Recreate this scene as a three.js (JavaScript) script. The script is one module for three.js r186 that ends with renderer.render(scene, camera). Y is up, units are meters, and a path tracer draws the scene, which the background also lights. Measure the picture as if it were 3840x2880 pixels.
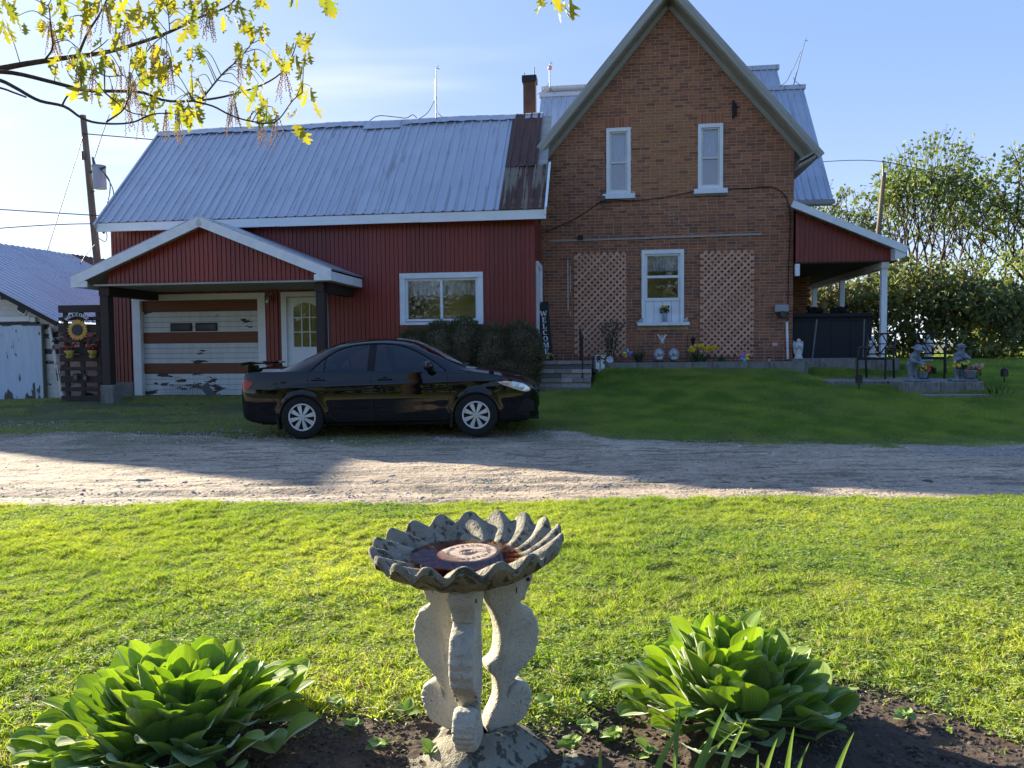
import * as THREE from 'three';
import { mergeGeometries, toCreasedNormals } from 'three/addons/utils/BufferGeometryUtils.js';
import { RoundedBoxGeometry } from 'three/addons/geometries/RoundedBoxGeometry.js';
import { FontLoader } from 'three/addons/loaders/FontLoader.js';
import { TextGeometry } from 'three/addons/geometries/TextGeometry.js';
import { MarchingCubes } from 'three/addons/objects/MarchingCubes.js';

// ---------- camera, sky, sun, exposure ----------
const scene = new THREE.Scene();
const camera = new THREE.PerspectiveCamera(53.07, 4 / 3, 0.1, 1500);
camera.rotation.order = 'YXZ';
camera.position.set(0, 1.45, 0);
camera.rotation.set(THREE.MathUtils.degToRad(-2.74), 0, THREE.MathUtils.degToRad(-0.5));
scene.add(camera);
const renderer = new THREE.WebGLRenderer({ antialias: true });
renderer.toneMapping = THREE.LinearToneMapping;
renderer.toneMappingExposure = 3.95;
renderer.shadowMap.enabled = true;
const SUN = new THREE.Vector3(-2.25, 1.0, -2.0).normalize();
const sun = new THREE.DirectionalLight(new THREE.Color(1, 0.88, 0.68), 5);
sun.position.copy(SUN).multiplyScalar(60).add(new THREE.Vector3(0, 0, -10));
sun.target.position.set(0, 0, -10);
sun.castShadow = true;
Object.assign(sun.shadow.camera, { left: -40, right: 40, top: 40, bottom: -40, near: 1, far: 160 });
sun.shadow.mapSize.set(4096, 4096);
scene.add(sun, sun.target);

// ---------- small helpers ----------
function rng(a) { return () => { a |= 0; a = a + 0x6D2B79F5 | 0; let t = Math.imul(a ^ a >>> 15, 1 | a); t = t + Math.imul(t ^ t >>> 7, 61 | t) ^ t; return ((t ^ t >>> 14) >>> 0) / 4294967296; }; }
const { sin, cos, abs, min, max, sqrt, PI, floor, exp, pow, hypot, atan2 } = Math;
const clamp = (x, a = 0, b = 1) => x < a ? a : x > b ? b : x;
const lerp = (a, b, t) => a + (b - a) * t;
const smooth = (a, b, x) => { const t = clamp((x - a) / (b - a)); return t * t * (3 - 2 * t); };
function hash(i, j) { let h = Math.imul(i, 374761393) + Math.imul(j, 668265263) | 0; h = Math.imul(h ^ h >>> 13, 1274126177); return ((h ^ h >>> 16) >>> 0) / 4294967296; }
function vnoise(x, y) {
  const i = floor(x), j = floor(y), a = x - i, b = y - j, s = a * a * (3 - 2 * a), t = b * b * (3 - 2 * b);
  return lerp(lerp(hash(i, j), hash(i + 1, j), s), lerp(hash(i, j + 1), hash(i + 1, j + 1), s), t);
}
function fbm(x, y, n = 4) { let s = 0, a = 0.5, t = 0; for (let k = 0; k < n; k++) { s += a * vnoise(x, y); t += a; a *= 0.5; x = x * 2.03 + 17.1; y = y * 2.03 + 5.7; } return s / t; }
function interp(tab, x) {   // tab: [[x, y], ...]
  if (x <= tab[0][0]) return tab[0][1];
  for (let k = 1; k < tab.length; k++) if (x <= tab[k][0]) { const [a, b] = tab[k - 1], [c, d] = tab[k]; return lerp(b, d, (x - a) / (c - a)); }
  return tab[tab.length - 1][1];
}
function interpS(tab, x) {  // smooth version (Catmull-Rom)
  const n = tab.length;
  if (x <= tab[0][0]) return tab[0][1];
  if (x >= tab[n - 1][0]) return tab[n - 1][1];
  let k = 1; while (x > tab[k][0]) k++;
  const p1 = tab[k - 1], p2 = tab[k], p0 = tab[max(0, k - 2)], p3 = tab[min(n - 1, k + 1)];
  const h = p2[0] - p1[0], t = (x - p1[0]) / h;
  const m1 = k > 1 ? (p2[1] - p0[1]) / (p2[0] - p0[0]) * h : (p2[1] - p1[1]), m2 = k < n - 1 ? (p3[1] - p1[1]) / (p3[0] - p1[0]) * h : (p2[1] - p1[1]);
  const t2 = t * t, t3 = t2 * t;
  return (2 * t3 - 3 * t2 + 1) * p1[1] + (t3 - 2 * t2 + t) * m1 + (-2 * t3 + 3 * t2) * p2[1] + (t3 - t2) * m2;
}
// textures: fn(u, v, px, py) -> [r,g,b] 0..1 (sRGB) or a number
function tex(w, h, fn, sx = 1, sy = sx, srgb = true, wrap = THREE.RepeatWrapping) {
  const d = new Uint8Array(w * h * 4);
  for (let y = 0; y < h; y++) for (let x = 0; x < w; x++) {
    const c = fn((x + 0.5) / w, (y + 0.5) / h), o = (y * w + x) * 4;
    if (typeof c === 'number') d[o] = d[o + 1] = d[o + 2] = clamp(c) * 255;
    else { d[o] = clamp(c[0]) * 255; d[o + 1] = clamp(c[1]) * 255; d[o + 2] = clamp(c[2]) * 255; }
    d[o + 3] = 255;
  }
  const t = new THREE.DataTexture(d, w, h);
  t.magFilter = THREE.LinearFilter; t.minFilter = THREE.LinearMipmapLinearFilter; t.generateMipmaps = true;
  t.wrapS = t.wrapT = wrap; t.repeat.set(1 / sx, 1 / sy);
  if (srgb) t.colorSpace = THREE.SRGBColorSpace;
  t.needsUpdate = true; return t;
}
// tileable fbm by blending
function tfbm(u, v, f, n, seed = 0) {
  const a = fbm(u * f + seed, v * f, n), b = fbm((u - 1) * f + seed, v * f, n), c = fbm(u * f + seed, (v - 1) * f, n), e = fbm((u - 1) * f + seed, (v - 1) * f, n);
  return lerp(lerp(a, b, u), lerp(c, e, u), v);
}
const mix3 = (a, b, t) => [lerp(a[0], b[0], t), lerp(a[1], b[1], t), lerp(a[2], b[2], t)];
const rgb = h => [(h >> 16 & 255) / 255, (h >> 8 & 255) / 255, (h & 255) / 255];
function std(color, rough = 0.8, extra = {}) { return new THREE.MeshStandardMaterial({ color, roughness: rough, side: THREE.DoubleSide, ...extra }); }
function phys(color, rough = 0.5, extra = {}) { return new THREE.MeshPhysicalMaterial({ color, roughness: rough, side: THREE.DoubleSide, ...extra }); }

// geometry helpers -------------------------------------------------------
function metric(g) {  // uv in metres from the dominant axis of each face
  g = g.index ? g.toNonIndexed() : g;
  const p = g.attributes.position, n = g.attributes.normal, uv = new Float32Array(p.count * 2);
  for (let f = 0; f < p.count; f += 3) {
    let x = 0, y = 0, z = 0;
    for (let k = 0; k < 3; k++) { x += abs(n.getX(f + k)); y += abs(n.getY(f + k)); z += abs(n.getZ(f + k)); }
    for (let k = 0; k < 3; k++) {
      const i = f + k, X = p.getX(i), Y = p.getY(i), Z = p.getZ(i);
      const [a, b] = z >= x && z >= y ? [X, Y] : x >= y ? [Z, Y] : [X, Z];
      uv[2 * i] = a; uv[2 * i + 1] = b;
    }
  }
  g.setAttribute('uv', new THREE.BufferAttribute(uv, 2));
  for (const k of Object.keys(g.attributes)) if (!['position', 'normal', 'uv', 'color'].includes(k)) g.deleteAttribute(k);
  return g;
}
function bx(w, h, d, x = 0, y = 0, z = 0, rx = 0, ry = 0, rz = 0) {  // box centred at x,y,z
  const turned = rx || ry || rz, g = metric(new THREE.BoxGeometry(w, h, d).translate(turned ? 0 : x, turned ? 0 : y, turned ? 0 : z));
  if (!turned) return g;
  if (rx || ry || rz) g.applyMatrix4(new THREE.Matrix4().makeRotationFromEuler(new THREE.Euler(rx, ry, rz)));
  return g.translate(x, y, z);
}
const bb = (x0, x1, y0, y1, z0, z1) => bx(x1 - x0, y1 - y0, z1 - z0, (x0 + x1) / 2, (y0 + y1) / 2, (z0 + z1) / 2);  // box by bounds
function rbx(w, h, d, r, x = 0, y = 0, z = 0, rx = 0, ry = 0, rz = 0) {
  const turned = rx || ry || rz, g = metric(new RoundedBoxGeometry(w, h, d, 2, r).translate(turned ? 0 : x, turned ? 0 : y, turned ? 0 : z));
  if (!turned) return g;
  if (rx || ry || rz) g.applyMatrix4(new THREE.Matrix4().makeRotationFromEuler(new THREE.Euler(rx, ry, rz)));
  return g.translate(x, y, z);
}
const V = (x, y, z) => new THREE.Vector3(x, y, z);
function bar(a, b, w, d = w) {  // square bar from a to b
  const A = V(...a), B = V(...b), L = A.distanceTo(B), g = metric(new THREE.BoxGeometry(w, L, d));
  const q = new THREE.Quaternion().setFromUnitVectors(V(0, 1, 0), B.clone().sub(A).normalize());
  return g.applyQuaternion(q).translate((a[0] + b[0]) / 2, (a[1] + b[1]) / 2, (a[2] + b[2]) / 2);
}
function cyl(a, b, r0, r1 = r0, seg = 10) {
  const A = V(...a), B = V(...b), L = A.distanceTo(B), g = metric(new THREE.CylinderGeometry(r1, r0, L, seg));
  const q = new THREE.Quaternion().setFromUnitVectors(V(0, 1, 0), B.clone().sub(A).normalize());
  return g.applyQuaternion(q).translate((a[0] + b[0]) / 2, (a[1] + b[1]) / 2, (a[2] + b[2]) / 2);
}
function tube(pts, r, seg = 24, rs = 6) {
  const c = new THREE.CatmullRomCurve3(pts.map(p => V(...p)));
  return metric(new THREE.TubeGeometry(c, seg, r, rs));
}
function taperTube(pts, r0, r1, seg = 16, rs = 7) {   // closed tapered tube along a smooth curve
  const c = new THREE.CatmullRomCurve3(pts.map(p => V(...p))), g = new THREE.TubeGeometry(c, seg, 1, rs);
  const p = g.attributes.position;
  for (let i = 0; i <= seg; i++) {
    const o = c.getPointAt(i / seg), r = lerp(r0, r1, i / seg);
    for (let j = 0; j <= rs; j++) { const k = i * (rs + 1) + j; p.setXYZ(k, o.x + (p.getX(k) - o.x) * r, o.y + (p.getY(k) - o.y) * r, o.z + (p.getZ(k) - o.z) * r); }
  }
  return metric(g);
}
function sph(r, x, y, z, sx = 1, sy = 1, sz = 1, seg = 14) { return metric(new THREE.SphereGeometry(r, seg, max(6, seg * 0.7 | 0)).scale(sx, sy, sz)).translate(x, y, z); }
function lathe(pts, seg = 24, x = 0, y = 0, z = 0) { return metric(new THREE.LatheGeometry(pts.map(p => new THREE.Vector2(p[0], p[1])), seg)).translate(x, y, z); }
function extr(pts, depth, bevel = 0, holes = []) {
  const s = new THREE.Shape(pts.map(p => new THREE.Vector2(p[0], p[1])));
  for (const h of holes) s.holes.push(new THREE.Path(h.map(p => new THREE.Vector2(p[0], p[1]))));
  return metric(new THREE.ExtrudeGeometry(s, { depth, bevelEnabled: bevel > 0, bevelSize: bevel, bevelThickness: bevel, bevelOffset: -bevel, bevelSegments: 2, curveSegments: 8, steps: 1 }));
}
function gridGeo(nu, nv, fn, closeU = false) {  // fn(u,v) -> [x,y,z(,s,t)]
  const pos = [], uv = [], idx = [];
  for (let j = 0; j <= nv; j++) for (let i = 0; i <= nu; i++) { const p = fn(i / nu, j / nv); pos.push(p[0], p[1], p[2]); uv.push(p[3] ?? i / nu, p[4] ?? j / nv); }
  for (let j = 0; j < nv; j++) for (let i = 0; i < nu; i++) { const a = j * (nu + 1) + i, b = a + 1, c = a + nu + 1, d = c + 1; idx.push(a, b, d, a, d, c); }
  const g = new THREE.BufferGeometry();
  g.setAttribute('position', new THREE.Float32BufferAttribute(pos, 3));
  g.setAttribute('uv', new THREE.Float32BufferAttribute(uv, 2));
  g.setIndex(idx); g.computeVertexNormals();
  if (closeU) { const n = g.attributes.normal; for (let j = 0; j <= nv; j++) { const a = j * (nu + 1), b = a + nu; const q = V(n.getX(a) + n.getX(b), n.getY(a) + n.getY(b), n.getZ(a) + n.getZ(b)).normalize(); n.setXYZ(a, q.x, q.y, q.z); n.setXYZ(b, q.x, q.y, q.z); } }
  return g;
}
function join(gs) {
  gs = gs.flat();
  if (gs.length === 1) return gs[0];
  const col = gs.some(g => g.attributes.color);
  gs = gs.map(g => {
    g = g.index ? g.toNonIndexed() : g;
    for (const k of Object.keys(g.attributes)) if (!['position', 'normal', 'uv', ...(col ? ['color'] : [])].includes(k)) g.deleteAttribute(k);
    if (col && !g.attributes.color) g.setAttribute('color', new THREE.Float32BufferAttribute(new Float32Array(g.attributes.position.count * 3).fill(1), 3));
    return g;
  });
  return mergeGeometries(gs);
}
function tint(g, c) { const n = g.attributes.position.count, a = new Float32Array(n * 3); for (let i = 0; i < n; i++) a.set(c, i * 3); g.setAttribute('color', new THREE.BufferAttribute(a, 3)); return g; }
// objects ------------------------------------------------------------------
const used = new Map();
function numbered(name) { const k = used.get(name) || 0; used.set(name, k + 1); return k ? `${name}_${String(k).padStart(3, '0')}` : name; }
function thing(name, label, category, pos = [0, 0, 0], turn = 0, group) {
  const o = new THREE.Group(); o.name = numbered(name); o.position.set(...pos); o.rotation.y = turn;
  o.userData = { label, category }; if (group) o.userData.group = group;
  scene.add(o); return o;
}
function part(name, geos, m, parent, label) {
  const o = new THREE.Mesh(Array.isArray(geos) ? join(geos) : geos, m); o.name = name;
  if (label) o.userData.label = label;
  parent.add(o); return o;
}
function solo(name, label, category, geos, m, pos = [0, 0, 0], turn = 0, group) {
  const o = new THREE.Mesh(Array.isArray(geos) ? join(geos) : geos, m); o.name = numbered(name); o.position.set(...pos); o.rotation.y = turn;
  o.userData = { label, category }; if (group) o.userData.group = group; scene.add(o); return o;
}
function structure(name, geos, m, label, category) { const o = solo(name, label, category, geos, m); o.userData.kind = 'structure'; return o; }
function stuff(name, label, category, o) { o.name = numbered(name); o.userData = { label, category, kind: 'stuff' }; scene.add(o); return o; }
// house frame: u along the facade, w out of it; the facade is turned 7.5 degrees
const HO = [3.687, 0, -18], HT = -0.1309, HC = cos(HT), HS = sin(HT);
const hw = (u, y, w) => [HO[0] + u * HC + w * HS, y, HO[2] - u * HS + w * HC];
const hthing = (name, label, cat, u, y, w, turn = 0, group) => thing(name, label, cat, hw(u, y, w), HT + turn, group);

// ---------- sky ----------
{
  const w = 2048, h = 1024, d = new Float32Array(w * h * 4), EX = 1 / 2.9;
  for (let j = 0; j < h; j++) for (let i = 0; i < w; i++) {
    const th = ((i + 0.5) / w - 0.5) * 2 * PI, ph = ((j + 0.5) / h - 0.5) * PI, y = sin(ph), x = cos(th) * cos(ph), z = sin(th) * cos(ph);
    const c = clamp(x * SUN.x + y * SUN.y + z * SUN.z, -1, 1), ang = Math.acos(c), el = max(0, y);
    const k = 1 - exp(-el * 3.8);
    const col = mix3([0.43, 0.60, 0.86], [0.11, 0.265, 0.67], k);
    const glow = 0.62 * exp(-ang / 0.34) + 0.16 * exp(-ang / 0.9);
    const hz = exp(-el * 10); let r = col[0] + glow * 1.0 + hz * 0.46, g = col[1] + glow * 0.93 + hz * 0.40, b = col[2] + glow * 0.66 + hz * 0.26;
    // thin cirrus on a plane high overhead
    if (y > 0.015) {
      const s = 1 / (y + 0.12), X = x * s, Z = z * s;
      const n = fbm(X * 0.75 + 3.1 + fbm(X * 0.8, Z * 0.8, 2) * 0.8, Z * 2.6 + 1.7, 5), m = smooth(0.54, 0.84, n) * smooth(0.015, 0.12, y) * smooth(1.1, 0.5, ang) * 0.5;
      const lum = 0.86 + glow * 0.8;
      r = lerp(r, lum, m); g = lerp(g, lum * 1.0, m); b = lerp(b, lum * 1.04, m);
    }
    if (y < 0) { const q = smooth(0, -0.08, y); r = lerp(r, 0.16, q); g = lerp(g, 0.2, q); b = lerp(b, 0.1, q); }
    const o = (j * w + i) * 4; d[o] = r * EX; d[o + 1] = g * EX; d[o + 2] = b * EX; d[o + 3] = 1;
  }
  const t = new THREE.DataTexture(d, w, h, THREE.RGBAFormat, THREE.FloatType);
  t.mapping = THREE.EquirectangularReflectionMapping; t.magFilter = t.minFilter = THREE.LinearFilter; t.needsUpdate = true;
  scene.background = t; scene.environment = t;
}

// ---------- terrain ----------
const BEDT = [[-3, 1.2], [-1.6, 2.2], [-1.1, 2.9], [-0.75, 2.98], [-0.4, 2.90], [0.1, 2.84], [0.3, 2.96], [0.6, 3.12], [1.2, 3.22], [1.42, 3.18], [1.6, 3.0], [1.76, 2.82], [1.95, 2.55], [2.4, 1.6]];
const BED = x => interp(BEDT, x) + 0.10 * (vnoise(x * 5, 3) - 0.5) + 0.07 * (vnoise(x * 17, 9) - 0.5);
const ROADN = x => 7.05 + 0.10 * (vnoise(x * 0.9, 1) - 0.5) + 0.07 * (vnoise(x * 6, 4) - 0.5);          // near edge (distance from the camera)
const ROADF = x => interp([[-14, 13.4], [-8.5, 12.9], [-6.5, 12.3], [-4.2, 11.6], [-1, 11.9], [0.8, 11.9], [1.6, 11.2], [2.6, 10.85], [5, 10.6], [8, 10.3], [14, 10.0]], x) + 0.16 * (vnoise(x * 1.7, 8) - 0.5) + 0.14 * (vnoise(x * 6, 12) - 0.5);
function ground(x, D) {
  const H = lerp(lerp(0.40, 0.58, smooth(-2.2, 0.4, x)), 0.94, lerp(smooth(0.2, 4.4, x), smooth(1.62, 2.1, x), smooth(15.6, 16.7, D))) - 0.10 * smooth(-8, -14, x);
  let y = 0.02 * clamp(D - 7, 0, 4) + (H - 0.08) * (0.45 * smooth(11, 17.2, D) + 0.55 * smooth(9.6, 10.8, D) * clamp((D - 10.8) / 6.4));
  if (D > 6.5 && D < 13) {
    const m = smooth(6.9, 7.3, D) * smooth(ROADF(x) + 0.3, ROADF(x) - 0.4, D);
    if (m > 0) {
      y += m * (0.03 * (fbm(x * 0.6, D * 1.6, 3) - 0.5) + 0.030 * (fbm(x * 4, D * 10, 3) - 0.5));
      y -= m * 0.042 * exp(-pow((D - 7.75 - 0.12 * sin(x * 0.5)) / 0.16, 2)) * smooth(0.25, 0.6, vnoise(x * 0.7, 2));   // wheel tracks
      y -= m * 0.032 * exp(-pow((D - 8.05 - 0.1 * sin(x * 0.4 + 1)) / 0.10, 2)) * smooth(0.3, 0.6, vnoise(x * 0.5, 7));
      y -= m * 0.022 * exp(-pow((D - 9.6) / 0.3, 2));
    }
  }
  if (D < 7.2) y += 0.05 * (fbm(x * 0.9 + 4, D * 0.9, 3) - 0.5) + 0.012 * (fbm(x * 4, D * 4, 2) - 0.5);
  if (D < 3.6) y -= 0.02 * smooth(0.1, -0.1, D - BED(x));
  if (D > 11) y += 0.05 * (fbm(x * 0.5, D * 0.5, 3) - 0.5) * smooth(11, 13, D);
  { const m = smooth(6.0, 6.4, x) * smooth(9.1, 8.7, x) * smooth(13.9, 14.2, D) * smooth(17.2, 16.5, D); if (m > 0) y = lerp(y, min(y, 0.715), m); }   // level ground for the patio
  return y;
}
function axis(segs) { const a = []; for (const [from, to, n] of segs) for (let i = 0; i < n; i++) a.push(from + (to - from) * i / n); a.push(segs[segs.length - 1][1]); return a; }
function sheet(xs, ds, fn, clip) {  // fn(x, D) -> y
  const pos = [], uv = [], idx = [], nx = xs.length;
  for (const D of ds) for (const x of xs) { pos.push(x, fn(x, D), -D); uv.push(x, -D); }
  for (let j = 0; j < ds.length - 1; j++) for (let i = 0; i < nx - 1; i++) {
    const a = j * nx + i; if (clip && !clip((xs[i] + xs[i + 1]) / 2, (ds[j] + ds[j + 1]) / 2)) continue;
    idx.push(a, a + 1, a + nx + 1, a, a + nx + 1, a + nx);
  }
  const g = new THREE.BufferGeometry();
  g.setAttribute('position', new THREE.Float32BufferAttribute(pos, 3)); g.setAttribute('uv', new THREE.Float32BufferAttribute(uv, 2));
  g.setIndex(idx); g.computeVertexNormals(); return g;
}
const TURF = std(0xffffff, 1, { map: tex(512, 512, (u, v) => { const n = tfbm(u, v, 9, 4), m = tfbm(u, v, 60, 2, 9); return mix3(mix3(rgb(0x33351a), rgb(0x565f26), n), rgb(0x6f6b3a), smooth(0.55, 0.8, m) * 0.7); }, 3) });
structure('ground', sheet(axis([[-500, -60, 6], [-60, -14, 12], [-14, 13, 150], [13, 60, 16], [60, 500, 6]]), axis([[-160, -20, 5], [-20, 1.5, 20], [1.5, 22, 150], [22, 60, 20], [60, 700, 8]]), ground), TURF, 'wide grassy ground sloping up to the house', 'ground');
// gravel lane: one texture over the whole lane in view, no repeats
const gravelColor = (x, D) => {
  const f = fbm(x * 38, D * 38, 2), s = fbm(x * 90 + 7, D * 90, 1), c = fbm(x * 0.8, D * 2.2 + 30, 4), t = fbm(x * 0.35 + 9, D * 7, 3), fine = fbm(x * 9, D * 16, 3);
  let k = 0.60 + 0.34 * (f - 0.5) + 0.28 * (s - 0.5) + 0.42 * (c - 0.5) + 0.36 * (t - 0.5) + 0.3 * (fine - 0.5);
  let col = mix3([0.40, 0.355, 0.30], [0.78, 0.70, 0.595], clamp(k));
  col = mix3(col, [0.30, 0.275, 0.24], 0.7 * smooth(0.66, 0.82, fbm(x * 22, D * 30, 2)));
  col = mix3(col, [0.33, 0.30, 0.26], 0.55 * smooth(0.56, 0.72, fbm(x * 2.2, D * 11 + 4, 4)));           // raked gravel ridges
  const far = smooth(9.6, 11.3, D) * smooth(0.42, 0.62, fbm(x * 1.1, D * 1.4 + 50, 4));
  col = mix3(col, [0.37, 0.36, 0.25], 0.6 * far);
  col = mix3(col, [0.42, 0.44, 0.47], 0.5 * smooth(1.6, 0, hypot(x - 6.2, (D - 10) * 2.2)));               // blue-grey crushed stone heap
  return col;
};
const GRAVEL = std(0xffffff, 0.95, { map: tex(2048, 1024, (u, v) => gravelColor(-14 + u * 28, 14 - v * 7.5), 1, 1, true, THREE.ClampToEdgeWrapping), bumpMap: tex(1024, 1024, (u, v) => tfbm(u, v, 70, 3, 2) * 0.7 + tfbm(u, v, 240, 1, 5) * 0.3, 3, 3, false), bumpScale: 0.02 });
GRAVEL.map.repeat.set(1 / 28, 1 / 7.5); GRAVEL.map.offset.set(0.5, 14 / 7.5);
{
  const xs = axis([[-40, -12, 30], [-12, 10, 330], [10, 40, 30]]), g = sheet(xs, axis([[0, 1, 90]]), (x, t) => 0);
  const p = g.attributes.position, uv = g.attributes.uv;
  for (let i = 0; i < p.count; i++) { const x = p.getX(i), t = -p.getZ(i), D = lerp(ROADN(x), ROADF(x), t); p.setXYZ(i, x, ground(x, D) + 0.005 + 0.006 * sin(PI * t), -D); uv.setXY(i, clamp(x, -13.9, 13.9), -D); }
  g.computeVertexNormals();
  structure('gravel_lane', g, GRAVEL, 'pale gravel lane with tyre tracks in front of the house', 'gravel lane');
}
// soil of the flower bed
const SOIL = std(0xffffff, 1, { map: tex(512, 512, (u, v) => mix3(rgb(0x2a2019), rgb(0x5b4a3a), tfbm(u, v, 24, 5)), 1.2), bumpMap: tex(512, 512, (u, v) => tfbm(u, v, 30, 4, 3), 1.2, 1.2, false), bumpScale: 0.03 });
{
  const g = sheet(axis([[-2.6, 2.6, 130]]), axis([[0, 1, 36]]), () => 0), p = g.attributes.position, uv = g.attributes.uv;
  for (let i = 0; i < p.count; i++) { const x = p.getX(i), t = -p.getZ(i), D = lerp(1.2, max(1.5, BED(x)), t); p.setXYZ(i, x, ground(x, D) + 0.006 + 0.025 * (fbm(x * 14, D * 14, 3) - 0.5) * smooth(1, 0.85, t) + 0.006, -D); uv.setXY(i, x, D); }
  g.computeVertexNormals();
  structure('flower_bed_soil', g, SOIL, 'bare dark crumbly soil of the flower bed around the bird bath', 'soil');
}

// ---------- grass, clover, pebbles ----------
function blades(n, spread, h0, h1, w, bend, seed) {
  const r = rng(seed), pos = [], idx = [], nor = [];
  for (let k = 0; k < n; k++) {
    const a = r() * 2 * PI, d = spread * sqrt(r()), x = d * cos(a), z = d * sin(a), h = lerp(h0, h1, r()), t = r() * 2 * PI, b = h * bend * (0.4 + r()), f = r() * PI, ww = w * (0.7 + 0.6 * r());
    const fx = cos(f) * ww / 2, fz = sin(f) * ww / 2, bx_ = cos(t) * b, bz = sin(t) * b, o = pos.length / 3;
    pos.push(x - fx, 0, z - fz, x + fx, 0, z + fz, x - fx * 0.85 + bx_ * 0.3, h * 0.6, z - fz * 0.85 + bz * 0.3, x + fx * 0.85 + bx_ * 0.3, h * 0.6, z + fz * 0.85 + bz * 0.3, x + bx_, h, z + bz);
    idx.push(o, o + 1, o + 3, o, o + 3, o + 2, o + 2, o + 3, o + 4);
  }
  const g = new THREE.BufferGeometry(); g.setAttribute('position', new THREE.Float32BufferAttribute(pos, 3)); g.setIndex(idx); g.computeVertexNormals(); return g;
}
const GRASS = phys(0xffffff, 0.92, { transmission: 0.58, thickness: 0, ior: 1.3 });
const M4 = new THREE.Matrix4(), Q = new THREE.Quaternion(), E3 = new THREE.Euler(), C3 = new THREE.Color();
function scatter(name, label, category, geo, m, list) {  // list of [x,y,z,turn,sx,sy,tiltX,tiltZ,r,g,b]
  const o = new THREE.InstancedMesh(geo, m, list.length);
  list.forEach((s, i) => { Q.setFromEuler(E3.set(s[6] || 0, s[3], s[7] || 0)); M4.compose(V(s[0], s[1], s[2]), Q, V(s[4], s[5], s[4])); o.setMatrixAt(i, M4); o.setColorAt(i, C3.setRGB(s[8], s[9], s[10])); });
  return stuff(name, label, category, o);
}
function grassTone(r, x, D) {
  const n = fbm(x * 0.8 + 20, D * 0.8, 3), k = r();
  let c = mix3([0.21, 0.325, 0.02], [0.50, 0.545, 0.045], clamp(n * 1.5 - 0.35 + (k - 0.5) * 0.5));
  if (r() < 0.06) c = [0.34, 0.29, 0.14];
  return c;
}
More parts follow.
